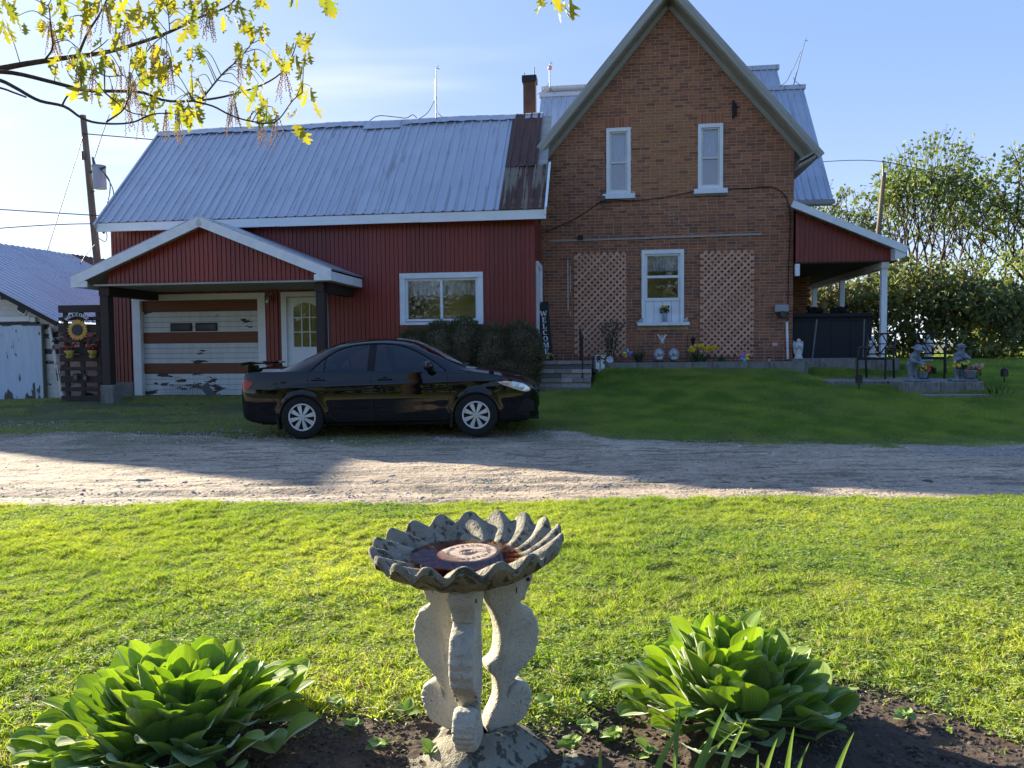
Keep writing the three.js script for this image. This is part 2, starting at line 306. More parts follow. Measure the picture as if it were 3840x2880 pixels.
{
  const r = rng(11), near = [[], [], []], clover = [];
  for (let k = 0; k < 205000; k++) {
    const D = 2.3 + 4.95 * sqrt(r()), x = (r() * 2 - 1) * (0.69 * D + 2.3);
    const edge = D - BED(x);
    if (edge < 0 && !(r() < 0.22 * exp(edge * 7))) continue;
    if (D > ROADN(x) + 0.06 * r()) continue;
    const hN = fbm(x * 1.3, D * 1.3 + 9, 3), cl = smooth(0.42, 0.6, fbm(x * 0.7 + 11, D * 0.9, 3) + 0.25 * smooth(-0.4, -2.2, x) * smooth(5.6, 3.2, D));
    const c = grassTone(r, x, D), y = ground(x, D) - 0.003;
    if (cl > 0.3 && r() < cl * 0.42) { for (let q = 0; q < 2; q++) { const X = x + (r() - 0.5) * 0.07, DD = D + (r() - 0.5) * 0.07; clover.push([X, y + 0.008 + 0.03 * r(), -DD, r() * 6.3, 0.45 + 0.55 * r(), 0.45 + 0.55 * r(), (r() - 0.5) * 0.9, (r() - 0.5) * 0.9, c[0] * 0.85, c[1] * 1.0, c[2]]); } if (r() < 0.6) continue; }
    const s = (0.6 + 0.55 * smooth(0.3, 0.7, vnoise(x * 15, D * 15))) * (0.55 + 0.75 * hN) * (D > 6.8 ? 1.1 : 1) * (edge < 0.1 ? 0.75 : 1) * (0.75 + 0.5 * r());
    near[k % 3].push([x, y, -D, r() * 6.3, 0.9 + 0.4 * r(), s, 0, 0, ...c]);
  }
  near.forEach((l, i) => scatter('grass', ['sunlit green lawn grass between the lane and the flower bed', 'short fine blades mixed through the sunlit lawn', 'taller curved blades mixed through the sunlit lawn'][i], 'grass', blades(8, 0.026, 0.020, 0.050, 0.0054, [0.8, 1.2, 0.6][i], 5 + i), GRASS, l));
  // clover: three round leaflets
  const lf = []; for (let q = 0; q < 3; q++) { const c = new THREE.CircleGeometry(0.0075, 7).rotateX(-PI / 2); const p = c.attributes.position; for (let i = 0; i < p.count; i++) p.setY(i, abs(p.getZ(i)) * 0.35); lf.push(metric(c.translate(0.0078, 0.0, 0).rotateY(q * 2.094))); }
  const cg = join(lf); cg.computeVertexNormals();
  scatter('clover', 'clover leaves spread through the sunlit lawn behind the hosta', 'clover', cg, GRASS, clover);
  // shaded lawn in front of the house and yard weeds by the garage
  const far = [[], []];
  for (let k = 0; k < 150000; k++) {
    const back = k % 5 === 0, D = back ? 16.5 + 26 * r() : 10 + 8 * r(), x = back ? 6.5 + 26 * r() : -0.9 + 13.1 * r();
    if (!back && D < ROADF(x) + 1.1 * (fbm(x * 1.6, D * 2.5 + 4, 3) - 0.52) + 0.5 * (r() - 0.5) * r()) continue;
    const hu = (x - HO[0]) * HC - (-D - HO[2]) * -HS * -1;
    const w = (x - HO[0]) * HS + (-D - HO[2]) * HC, u = (x - HO[0]) * HC - (-D - HO[2]) * HS;
    if (w < 1.02 && u < 2.9 && w > -8) continue; if (w < 0.46 && u < 5.1 && w > -10) continue;
    if (u < -1.7 && w > 0 && w < 2.7) continue;
    if (u < -1.6 && r() < 0.8 * smooth(-1.6, -3.4, u)) continue;
    if (x > 7.3 && x < 8.75 && D > 14.2 && D < 16.38) continue; if (x > 6.2 && x < 7.3 && D > 14.85 && D < 15.95) continue;
    const worn = smooth(0.9, 0, D - ROADF(x));
    const dry = smooth(0.55, 0.7, fbm(x * 0.9 + 7, D * 1.4, 4)) * 0.5 + worn * 0.5 + 0.45 * smooth(2.6, 0.8, x), c = mix3(mix3([0.16, 0.29, 0.03], [0.38, 0.46, 0.06], clamp((fbm(x * 2.6, D * 2.6, 4) - 0.5) * 2.2 + 0.45 + (r() - 0.5) * 0.5)), [0.36, 0.33, 0.12], 0.8 * dry * r());  // tone set darker than the near lawn: shade put into the grass colour
    if (r() < 0.3 * dry) continue;
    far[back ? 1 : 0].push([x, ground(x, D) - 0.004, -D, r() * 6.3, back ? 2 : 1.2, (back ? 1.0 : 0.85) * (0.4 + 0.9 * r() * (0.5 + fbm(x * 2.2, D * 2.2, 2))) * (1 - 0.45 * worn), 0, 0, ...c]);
  }
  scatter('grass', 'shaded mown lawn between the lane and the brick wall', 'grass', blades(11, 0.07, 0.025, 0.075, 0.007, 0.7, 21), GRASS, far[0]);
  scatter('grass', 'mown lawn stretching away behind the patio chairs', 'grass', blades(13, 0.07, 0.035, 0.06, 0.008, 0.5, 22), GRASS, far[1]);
  const yard = [];
  for (let k = 0; k < 60000; k++) {
    const D = 10.6 + 7 * r(), x = -15 + 16.2 * r(), w = (x - HO[0]) * HS + (-D - HO[2]) * HC, u = (x - HO[0]) * HC - (-D - HO[2]) * HS;
    if (w < 1.75 || (u < -6.5 && w < 2.2 && u > -12.4)) continue;
    if (x < -10.0 && D > 17.2) continue;
    const n = fbm(x * 0.45 + 2, D * 1.5 + 8, 4) + 0.10 * smooth(14.5, 16.5, D) - 0.12 * smooth(12.4, 11.4, D) + (D - ROADF(x) < 0 ? -0.05 : 0.05);
    if (n < 0.5 + 0.12 * r()) continue;
    const c = mix3(mix3([0.16, 0.28, 0.03], [0.34, 0.40, 0.06], r()), [0.36, 0.33, 0.14], r() * 0.8);
    yard.push([x, ground(x, D) - 0.004, -D, r() * 6.3, 1.1, 0.3 + 0.5 * r() * (D > 15.5 ? 1.5 : 0.8), 0, 0, ...c]);
  }
  scatter('grass', 'thin worn weeds on the yard in front of the garage', 'grass', blades(11, 0.06, 0.03, 0.07, 0.007, 0.8, 23), GRASS, yard);
  // loose gravel
  const peb = new THREE.IcosahedronGeometry(1, 1); { const p = peb.attributes.position; for (let i = 0; i < p.count; i++) { const q = V(p.getX(i), p.getY(i), p.getZ(i)); q.multiplyScalar(0.8 + 0.4 * vnoise(q.x * 3 + 9, q.y * 3 + q.z * 2)); p.setXYZ(i, q.x, q.y * 0.62, q.z); } peb.computeVertexNormals(); }
  const stones = [];
  for (let k = 0; k < 90000; k++) {
    const x = -12 + 22 * r(), D = lerp(ROADN(x) - 0.03, ROADF(x) + 0.8, r());
    const heap = smooth(0.45, 0.7, fbm(x * 0.9, D * 2.5 + 60, 3)) + smooth(1.5, 0, hypot(x - 6.2, (D - 10) * 2.2)) * 1.6;
    if (r() > 0.35 + heap) continue;
    const s = 0.0035 + 0.009 * pow(r(), 3) + (r() < 0.008 ? 0.016 * r() : 0), g = 0.24 + 0.26 * r();
    stones.push([x, ground(x, D) + 0.004 + s * 0.2, -D, r() * 6.3, s, s, r() - 0.5, r() - 0.5, g * 1.05, g * 0.96, g * 0.84]);
  }
  scatter('pebbles', 'loose pebbles scattered over the gravel lane', 'gravel', peb, std(0xffffff, 0.9), stones);
  const clods = [];
  for (let k = 0; k < 26000; k++) {
    const x = -2 + 4.4 * r(), D = 2.0 + (BED(x) - 2.0 + 0.08) * r(); if (D > BED(x) + 0.1 * r()) continue;
    const s = 0.002 + 0.011 * pow(r(), 4), g = 0.03 + 0.05 * r();
    clods.push([x, ground(x, D) + 0.01, -D, r() * 6.3, s, s, r() * 3, r() * 3, g * 1.15, g * 0.92, g * 0.72]);
  }
  scatter('soil_clods', 'dark crumbs of soil scattered over the flower bed', 'soil', peb, std(0xffffff, 1), clods);
  const sm = std(0x8f8b84, 0.9);
  [[-4.05, 8.35, 0.10, 'wide flat grey stone half buried in the lane, nearest the garage side'], [-3.55, 8.25, 0.05, 'small grey stone in the lane just past the widest flat one'], [-2.0, 7.62, 0.07, 'pale rounded stone lying by the wheel track below the shadow tip'], [-1.35, 8.5, 0.06, 'flat light stone in the sunlit lane below the car rear wheel'], [-0.55, 8.35, 0.05, 'small flat stone in the sunlit lane below the car middle'], [-3.35, 7.2, 0.035, 'dark small stone at the lawn edge of the lane'], [4.35, 8.0, 0.07, 'dark rough clod of stone in the shaded lane toward the patio side']].forEach(([x, D, s, l], i) => {
    const g = peb.clone().scale(s, s * 0.45, s * 0.7); solo('stone', l, 'stone', g, i === 6 || i === 5 ? std(0x4a453e, 0.95) : sm, [x, ground(x, D) + s * 0.12, -D], i * 1.3);
  });
}

// ---------- shared building materials ----------
const noiseBump = tex(512, 512, (u, v) => tfbm(u, v, 40, 4, 1), 1, 1, false);
const WHITE = std(0xffffff, 0.45, { map: tex(256, 256, (u, v) => { const n = tfbm(u, v, 8, 4, 2); return mix3([0.80, 0.83, 0.85], [0.90, 0.92, 0.93], n); }, 1) });
const WHITED = std(0xffffff, 0.6, { map: tex(512, 512, (u, v) => { const n = tfbm(u, v, 6, 5, 5), s = tfbm(u, v, 30, 2, 8); return mix3(mix3([0.74, 0.75, 0.74], [0.88, 0.89, 0.88], n), [0.45, 0.42, 0.36], smooth(0.68, 0.8, s) * 0.35); }, 1.5) });
const REDM = [0, 1, 2, 3, 4].map(i => std(0xffffff, 0.38, { map: tex(64, 512, (u, v) => { const n = tfbm(u, v, 14, 4, 3 + i * 7), d = tfbm(u, v, 5, 3, 11 + i); return mix3(mix3([0.435 + 0.018 * i, 0.165 + 0.006 * i, 0.145 + 0.004 * i], [0.505 + 0.02 * i, 0.205 + 0.008 * i, 0.18 + 0.006 * i], n), [0.53, 0.29, 0.25], smooth(0.55, 0.85, d) * 0.22); }, 0.4, 3) }));
const MORTAR = std(0xffffff, 0.95, { map: tex(512, 512, (u, v) => mix3([0.60, 0.52, 0.43], [0.80, 0.71, 0.60], tfbm(u, v, 30, 4, 4)), 2) });
const STEEL = std(0xffffff, 0.34, { metalness: 0.35, map: tex(1024, 1024, (u, v) => { const n = tfbm(u, v, 7, 5, 6), s = tfbm(u, v, 3, 2, 40) * 0.3 + fbm(u * 90, v * 4, 3) * 0.7, st = smooth(0.66, 0.82, fbm(u * 60 + 7, v * 3, 3)); return mix3(mix3([0.58, 0.60, 0.635], [0.75, 0.765, 0.79], n * 0.6 + s * 0.4), [0.36, 0.34, 0.32], st * 0.35); }, 4, 4) });
const RUST = std(0xffffff, 0.75, { metalness: 0.1, map: tex(512, 1024, (u, v) => {
  const st = fbm(u * 26, v * 2.2, 4), n = tfbm(u, v, 20, 4, 3), bare = smooth(0.50, 0.60, fbm(u * 14 + 3, v * 1.7, 3) + 0.24 * smooth(0.75, 0.05, v) - 0.1);
  return mix3(mix3([0.24, 0.155, 0.12], [0.40, 0.27, 0.205], n * 0.6 + st * 0.4), mix3([0.46, 0.46, 0.42], [0.55, 0.48, 0.38], st), bare * 0.85);
}, 1.1, 2.7) });
const RUSTD = std(0xffffff, 0.75, { metalness: 0.1, map: tex(256, 512, (u, v) => mix3([0.25, 0.165, 0.14], [0.42, 0.30, 0.25], tfbm(u, v, 12, 4, 3) * 0.5 + fbm(u * 26, v * 3, 3) * 0.5), 1.1, 2) });
const DARKWOOD = std(0xffffff, 0.7, { map: tex(256, 512, (u, v) => mix3([0.13, 0.10, 0.09], [0.235, 0.185, 0.165], fbm(u * 60, v * 5, 4)), 0.5, 2) });
const GREYWOOD = std(0xffffff, 0.85, { map: tex(512, 512, (u, v) => { const n = fbm(u * 4, v * 50, 4); return mix3(mix3([0.52, 0.525, 0.50], [0.67, 0.67, 0.635], n), [0.58, 0.57, 0.51], smooth(0.6, 0.8, fbm(u * 9 + 3, v * 9, 4)) * 0.7); }, 2) });
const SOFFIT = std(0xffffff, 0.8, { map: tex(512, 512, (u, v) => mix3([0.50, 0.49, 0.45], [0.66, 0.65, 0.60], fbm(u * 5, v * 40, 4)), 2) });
const CONC = std(0xffffff, 0.95, { bumpMap: noiseBump, bumpScale: 0.01, map: tex(512, 512, (u, v) => { const n = tfbm(u, v, 10, 5, 7), st = fbm(u * 40, v * 3, 3); return mix3(mix3([0.38, 0.37, 0.35], [0.58, 0.57, 0.54], n), [0.26, 0.25, 0.23], smooth(0.6, 0.75, st) * 0.5); }, 1.2) });
const GLASS = phys(0xffffff, 0.03, { transmission: 1, thickness: 0, ior: 2.0, bumpMap: tex(256, 256, (u, v) => tfbm(u, v, 7, 3, 2), 0.7, 0.7, false), bumpScale: 0.006 });
const DARKROOM = std(0x8d8578, 1);
const BLACK = std(0x111111, 0.6);
const LACE = std(0xffffff, 0.9, { map: tex(256, 256, (u, v) => { const f = 0.5 + 0.5 * sin(u * 2 * PI * 9 + 2 * sin(v * 3)); const p = smooth(0.45, 0.6, tfbm(u, v, 34, 2, 3)); return mix3([0.34, 0.38, 0.44], [0.56, 0.60, 0.65], 0.5 * f + 0.5 * p); }, 0.8) });
const peel = (amt, seed, base, under, low = 0.2, fu = 11, fv = 5) => (u, v) => {
  const n = fbm(u * fu + seed, v * fv, 5) + 0.22 * fbm(u * fu * 4 + seed, v * fv * 4, 3) - 0.11, big = fbm(u * 3 + seed, v * 2.5 + 4, 3);
  const th = amt + low * smooth(0.4, 0.0, v) + 0.16 * (big - 0.5);
  const p = smooth(th + 0.012, th - 0.012, 1 - n) ;
  const c = mix3(base, [base[0] * 0.88, base[1] * 0.9, base[2] * 0.92], fbm(u * 40 + seed, v * 6, 4));
  return mix3(c, mix3(under, [under[0] * 0.6, under[1] * 0.6, under[2] * 0.62], fbm(u * 90, v * 9, 3)), p);
};

// ---------- brick house ----------
const WALLTOP = u => 9.32 - 1.18 * abs(u + 0.03);
const OPEN = [[-1.45, -0.89, 5.0, 6.52], [0.64, 1.20, 5.05, 6.52], [-0.64, 0.33, 2.0, 3.68]];
{
  const H = hthing('brick_house', 'steep gabled brick house with two narrow upper windows beside the red wing', 'house', 0, 0, 0);
  const shape = new THREE.Shape([[-3, 0.3], [2.77, 0.3], [2.77, WALLTOP(2.77)], [-0.03, 9.32], [-3, WALLTOP(-3)]].map(p => new THREE.Vector2(...p)));
  for (const [a, b, c, d] of OPEN) shape.holes.push(new THREE.Path([[a, c], [b, c], [b, d], [a, d]].map(p => new THREE.Vector2(...p))));
  const front = metric(new THREE.ExtrudeGeometry(shape, { depth: 0.25, bevelEnabled: false })).translate(0, 0, -0.2535);
  part('wall', [front, bb(-3, -2.75, 0.3, 5.8, -7.0, -0.266), bb(2.5, 2.762, 0.3, 6.0, -7.0, -0.266), bb(-3, 2.77, 0.3, 9.0, -7.25, -7)], MORTAR, H);
  // bricks in running bond, each a block of its own, joints recessed 15 mm
  const r = rng(5), pitch = 0.215, course = 0.0716, list = [];
  const tones = [[0.3036, 0.1164, 0.0613], [0.2521, 0.1027, 0.0591], [0.3433, 0.1405, 0.0719], [0.2087, 0.0889, 0.0557], [0.3234, 0.1543, 0.069], [0.2759, 0.1232, 0.069], [0.1729, 0.0752, 0.0488]];
  const toneAt = (u, y) => {
    const tan = smooth(1.5, 0.3, abs(u + 0.1)) * smooth(4.7, 5.1, y) * smooth(8.2, 6.6, y), k = r();
    if (r() < tan * 0.75) return k < 0.75 ? 4 : 2;
    const low = smooth(5.0, 3.6, y), q = fbm(u * 0.9 + 3, y * 0.9, 3);
    if (k < 0.22 + 0.3 * (q - 0.5)) return 3; if (k < 0.30 + 0.14 * low) return 6; if (k < 0.55) return 1; if (k < 0.78) return low > 0.5 ? 0 : 5; return low > 0.5 ? 1 : 2;
  };
  for (let row = 0; ; row++) {
    const y0 = 0.62 + row * course, y1 = y0 + course - 0.0105; if (y0 > 9.2) break;
    const umin = max(-3, -0.03 - (9.32 - y1) / 1.18), umax = min(2.77, -0.03 + (9.32 - y1) / 1.18);
    let u = -3 - (row % 2 ? pitch / 2 : 0) - 0.02 * r();
    while (u < umax) {
      const len = (r() < 0.05 ? 0.5 : 1) * pitch; let segs = [[max(u, umin), min(u + len - 0.011, umax)]]; u += len;
      for (const [a, b, c, d] of OPEN) { const c0 = c - 0.12, d0 = d + (d > 5 ? 0.19 : 0.0); if (y1 > c0 && y0 < d0) segs = segs.flatMap(([p, q]) => { const aa = y0 < c ? a - 0.1 : a, bbb = y0 < c ? b + 0.1 : b; return p >= aa && q <= bbb ? [] : p < aa && q > aa && q <= bbb ? [[p, aa - 0.002]] : p >= aa && p < bbb && q > bbb ? [[bbb + 0.002, q]] : p < aa && q > bbb ? [[p, aa], [bbb, q]] : [[p, q]]; }); }
      for (const [p, q] of segs) if (q - p > 0.03) list.push({ u: (p + q) / 2, y: (y0 + y1) / 2, l: q - p, h: y1 - y0, t: toneAt((p + q) / 2, y0), full: abs(q - p - (pitch - 0.011)) < 0.003 });
    }
  }
  for (const [a, b, , d] of OPEN.slice(0, 2)) for (let k = 0; k < 8; k++) list.push({ u: lerp(a - 0.02, b + 0.02, (k + 0.5) / 8), y: d + 0.128, l: (b - a + 0.04) / 8 - 0.008, h: 0.236, t: k % 3 ? 0 : 2, full: false });
  const brickMat = std(0xffffff, 0.9, { vertexColors: true, bumpMap: noiseBump, bumpScale: 0.006 });
  const jig = () => 0.88 + 0.24 * r();
  const variant = tones.map(t => [0, 1, 2].map(() => { const j = jig(); return tint(bx(pitch - 0.011, course - 0.0105, 0.03), t.map(x => x * j)); }));
  let single = 0; const field = [];
  list.sort((p, q) => abs(p.y - 2.2) - abs(q.y - 2.2));
  for (const b of list) {
    const dz = -0.0135 + 0.0035 * (r() - 0.5);
    if (b.full && single < 300) { single++; const m = part('brick', variant[b.t][floor(r() * 3)], brickMat, H); m.position.set(b.u, b.y, dz); m.rotation.z = 0.006 * (r() - 0.5); }
    else { const j = jig(); field.push(tint(bx(b.l, b.h, 0.03, b.u, b.y, dz, 0, 0, 0.006 * (r() - 0.5)), tones[b.t].map(x => x * j))); }
  }
  // right flank of the wall, seen dark under the lean-to
  for (let row = 0; row < 44; row++) for (let k = 0; k < 12; k++) { const j = jig(); field.push(tint(bx(0.03, course - 0.0105, pitch - 0.011, 2.756, 0.66 + row * course, -0.13 - k * pitch - (row % 2) * 0.1), tones[toneAt(2, 2)].map(x => x * j))); }
  for (let row = 0; row < 32; row++) for (let k = 0; k < 5; k++) { const j = jig(); field.push(tint(bx(pitch - 0.011, course - 0.0105, 0.03, 2.88 + k * pitch + (row % 2) * 0.1, 1.1 + row * course, -3.198), tones[toneAt(2, 2)].map(x => x * j))); }
  part('bricks', field, brickMat, H).userData.kind = 'stuff';
  // pale mortar of the stepped crack repair below the upper windows
  const crack = []; { let u = -0.55, y = 4.905; for (let k = 0; k < 13; k++) { crack.push(bx(0.115, 0.014, 0.006, u + 0.05, y, 0.003)); crack.push(bx(0.012, course, 0.006, u + 0.108, y - course / 2, 0.0035)); u += 0.108 * (k % 4 === 2 ? 0.0 : 1) ; y -= course; } }
  part('mortar_repair', crack, std(0xa89d8d, 0.95), H, 'pale stepped mortar repair below the upper windows');
  // roof: two slabs with weathered rake boards, soffits and steel sheets
  const s = 1.18, ang = Math.atan(s), top = 9.45;
  for (const side of [-1, 1]) {
    const len = side < 0 ? 3.22 : 3.26, L = len / cos(ang), mk = (t0, t1, w0, w1, thick, off) => {  // box in the slope plane
      const g = bx((t1 - t0) * L, thick, w1 - w0, (t0 + t1) / 2 * L, off, (w0 + w1) / 2);
      g.rotateZ(-ang); if (side < 0) { g.scale(-1, 1, 1); const p = g.attributes.position, n = g.attributes.normal; for (let i = 0; i < p.count; i += 3) for (const at of [p, n]) { const a = [at.getX(i), at.getY(i), at.getZ(i)], b = [at.getX(i + 1), at.getY(i + 1), at.getZ(i + 1)]; at.setXYZ(i, ...b); at.setXYZ(i + 1, ...a); } }
      return g.translate(-0.03, top, 0);
    };
    const R = part('roof', mk(0, 1, -7.2, 0.44, 0.05, 0.08), STEEL, H);
    part('rake_board', mk(-0.01, 1.005, 0.441, 0.475, 0.155, 0.01), GREYWOOD, R);
    part('soffit', mk(0, 0.99, -7.1, 0.44, 0.03, -0.075), SOFFIT, R);
    part('frieze_moulding', mk(0.01, 0.985, 0.0, 0.05, 0.10, -0.145), GREYWOOD, R);
  }
  part('ridge_cap', bb(-0.12, 0.06, 9.5, 9.56, -7.2, 0.46), GREYWOOD, H);
  // boxed eave return at the right
  part('eave_return', [bx(0.42, 0.05, 0.48, 2.98, 5.62, 0.24, 0, 0, 0.5), bx(0.40, 0.05, 0.46, 2.95, 5.50, 0.23, 0, 0, 0.5)], SOFFIT, H);
  // upper windows
  for (const [a, b, c, d] of OPEN.slice(0, 2)) {
    const W = part('window', [bb(a, a + 0.075, c, d, -0.08, 0.035), bb(b - 0.075, b, c, d, -0.08, 0.035), bb(a + 0.075, b - 0.075, d - 0.085, d, -0.08, 0.035), bb(a + 0.075, b - 0.075, c, c + 0.06, -0.08, 0.035)], WHITE, H);
    const x0 = a + 0.077, x1 = b - 0.077, y0 = c + 0.062, y1 = d - 0.087, ym = (y0 + y1) / 2 - 0.02, fw = 0.035;
    part('sash', [bb(x0, x0 + fw, y0, y1, -0.075, -0.005), bb(x1 - fw, x1, y0, y1, -0.075, -0.005), bb(x0 + fw, x1 - fw, y1 - fw, y1, -0.075, -0.005), bb(x0 + fw, x1 - fw, y0, y0 + fw, -0.075, -0.005), bb(x0 + fw, x1 - fw, ym - 0.02, ym + 0.02, -0.075, -0.003)], WHITED, W);
    part('pane', bb(x0 + fw, x1 - fw, ym + 0.02, y1 - fw, -0.045, -0.041), GLASS, W); part('pane', bb(x0 + fw, x1 - fw, y0 + fw, ym - 0.02, -0.045, -0.041), GLASS, W);
    part('curtain', gridGeo(26, 8, (u, v) => [lerp(x0, x1, u), lerp(ym + 0.02 + 0.02 * abs(sin(u * 18)), y1, v), -0.12 + 0.012 * sin(u * 34)]), LACE, W);
    part('screen', bb(x0 - 0.03, x1 + 0.03, y0, ym, -0.125, -0.12), std(0x39414d, 0.9), W);
    part('sill', [bb(a - 0.09, b + 0.1, c - 0.115, c - 0.005, -0.05, 0.085)], WHITE, W);
    part('stone_sill', [bb(a - 0.11, b + 0.11, c - 0.165, c - 0.118, -0.02, 0.05)], CONC, W);
    part('room', [bb(a - 0.2, b + 0.2, c - 0.2, d + 0.2, -1.2, -1.1), bb(a - 0.22, a - 0.2, c - 0.2, d + 0.2, -1.2, -0.27), bb(b + 0.2, b + 0.22, c - 0.2, d + 0.2, -1.2, -0.27), bb(a - 0.22, b + 0.22, d + 0.2, d + 0.22, -1.2, -0.27), bb(a - 0.22, b + 0.22, c - 0.22, c - 0.2, -1.2, -0.27)], DARKROOM, W);
  }
  { // lower window with white panel under it
    const [a, b, c, d] = OPEN[2], W = part('window', [bb(a, a + 0.085, c, d, -0.1, 0.04), bb(b - 0.085, b, c, d, -0.1, 0.04), bb(a + 0.085, b - 0.085, d - 0.09, d, -0.1, 0.04)], WHITE, H);
    const x0 = a + 0.087, x1 = b - 0.087, y1 = d - 0.092, y0 = 2.5, ym = 3.06, fw = 0.045;
    part('sash', [bb(x0, x0 + fw, y0, y1, -0.09, 0.0), bb(x1 - fw, x1, y0, y1, -0.09, 0.0), bb(x0 + fw, x1 - fw, y1 - fw, y1, -0.09, 0), bb(x0 + fw, x1 - fw, y0, y0 + 0.07, -0.09, 0), bb(x0 + fw, x1 - fw, ym - 0.028, ym + 0.028, -0.09, 0.005)], WHITE, W);
    part('pane', bb(x0 + fw, x1 - fw, ym + 0.028, y1 - fw, -0.05, -0.046), GLASS, W); part('pane', bb(x0 + fw, x1 - fw, y0 + 0.07, ym - 0.028, -0.05, -0.046), GLASS, W);
    for (let k = 0; k < 4; k++) part('panel_board', bb(x0 + (x1 - x0) * k / 4 + 0.004, x0 + (x1 - x0) * (k + 1) / 4 - 0.004, c + 0.005, y0 - 0.004, -0.06, -0.015), WHITE, W);
    part('sill', [bb(a - 0.1, b + 0.12, c - 0.075, c, -0.06, 0.14)], WHITE, W);
    part('curtain', gridGeo(30, 8, (u, v) => [lerp(x0, x1, u), lerp(ym + 0.14, y1, v), -0.16 + 0.015 * sin(u * 30)]), LACE, W);
    part('room', [bb(a - 0.2, b + 0.2, c, d + 0.2, -1.2, -1.1), bb(a - 0.22, a - 0.2, c, d + 0.2, -1.2, -0.27), bb(b + 0.2, b + 0.22, c, d + 0.2, -1.2, -0.27), bb(a - 0.22, b + 0.22, d + 0.2, d + 0.22, -1.2, -0.27), bb(a - 0.22, b + 0.22, c - 0.02, c, -1.2, -0.27)], DARKROOM, W);
  }
  // ledger board, old plaster stain strips, iron bracket, cable, meter
  part('ledger_board', [bx(2.35, 0.04, 0.03, -1.62, 3.955, 0.016, 0, 0, 0.004), bx(2.5, 0.045, 0.03, 0.82, 3.975, 0.016, 0, 0, 0.006)], GREYWOOD, H);
  part('iron_bracket', [bb(1.40, 1.45, 6.62, 7.02, 0.0, 0.04), bb(1.46, 1.50, 6.66, 6.95, 0.0, 0.03), bx(0.16, 0.02, 0.04, 1.47, 6.86, 0.02)], std(0x2e2622, 0.9), H);
  part('vent_block', bb(-2.12, -2.0, 3.96, 4.06, 0, 0.07), std(0x2a2624, 0.9), H);
  part('cable', [tube([[-2.95, 4.15, 0.03], [-2.2, 4.45, 0.03], [-1.55, 4.84, 0.04], [-1.45, 4.86, 0.09], [-0.8, 4.83, 0.05], [0.0, 4.9, 0.04], [0.55, 5.0, 0.03]], 0.011, 50), tube([[1.3, 5.03, 0.03], [1.8, 5.03, 0.02], [2.3, 5.03, 0.03], [2.55, 4.86, 0.03], [2.66, 4.6, 0.03], [2.66, 3.0, 0.03], [2.66, 2.0, 0.03]], 0.011, 50)], std(0x30201c, 0.8), H);
  part('insulator_bracket', [bb(-1.60, -1.48, 4.84, 4.95, 0.0, 0.12), bb(-1.55, -1.5, 4.7, 5.12, 0.02, 0.05)], std(0x55504a, 0.7), H);
  part('paint_drip', [bb(-2.37, -2.352, 2.3, 3.5, 0, 0.006), bb(-2.31, -2.298, 2.75, 3.36, 0, 0.006), bb(-2.31, -2.30, 2.15, 2.3, 0, 0.006)], std(0xc9c4bb, 0.9), H, 'white paint drips on the brick');
  const mb = part('meter_box', rbx(0.3, 0.17, 0.14, 0.02, 2.5, 2.28, 0.08), std(0x8d9499, 0.4, { metalness: 0.3 }), H); part('meter_dial', [cyl([2.52, 2.15, 0.05], [2.52, 2.15, 0.16], 0.07), bb(2.42, 2.66, 2.06, 2.16, 0.0, 0.06)], std(0x3b3c3c, 0.5), mb);
  part('conduit', cyl([2.66, 1.12, 0.05], [2.63, 1.97, 0.05], 0.028), WHITE, H);
  // rear block of the house: steep steel roofs showing over the gable
  const slope = (u0, u1, yE, wE, yR, wR, name) => { const n = floor((u1 - u0) / 0.7), L = hypot(yR - yE, wE - wR), a = atan2(yR - yE, wE - wR); for (let k = 0; k < n; k++) { const a0 = lerp(u0, u1, k / n), a1 = lerp(u0, u1, (k + 1) / n); const g = ribPanel(a1 - a0, L); g.rotateX(-(PI / 2 - a)).translate((a0 + a1) / 2, yE, wE); part('roof_panel', g, STEEL, H); } };
  slope(2.9, 4.44, 5.26, -3, 9.25, -6.4); slope(-0.1, 3.88, 6.3, -4.1, 10.25, -7.5); slope(-3.65, -0.1, 6.3, -4.5, 9.75, -7.5);
  part('rear_wall', [bb(2.765, 3.9, 0.4, 5.3, -8.6, -3.2), bb(-3.5, 3.7, 0.4, 6.2, -10.2, -7.6)], MORTAR, H);
  part('rear_eave', bb(2.77, 4.46, 5.14, 5.26, -3.3, -2.97), GREYWOOD, H);
  part('rear_roof', [bx(7.5, 0.06, 4.9, 0.1, 8.05, -8.95, -0.98), bx(1.6, 0.06, 4.4, 3.64, 7.4, -7.6, -1.0)], STEEL, H);
  part('rear_gable', [extr([[-6.4, 9.2], [-8.6, 5.6], [-3.05, 5.3]], 0.1).rotateY(-PI / 2).translate(4.36, 0, 0), extr([[-7.5, 10.2], [-10.2, 6.1], [-4.1, 6.3]], 0.1).rotateY(-PI / 2).translate(3.8, 0, 0)], GREYWOOD, H);
  part('ridge_cap', [bb(-0.2, 3.95, 10.2, 10.34, -7.6, -7.42), bb(-3.7, -0.2, 9.7, 9.83, -7.6, -7.42), bb(2.9, 4.5, 9.2, 9.33, -6.5, -6.32)], STEEL, H);
}
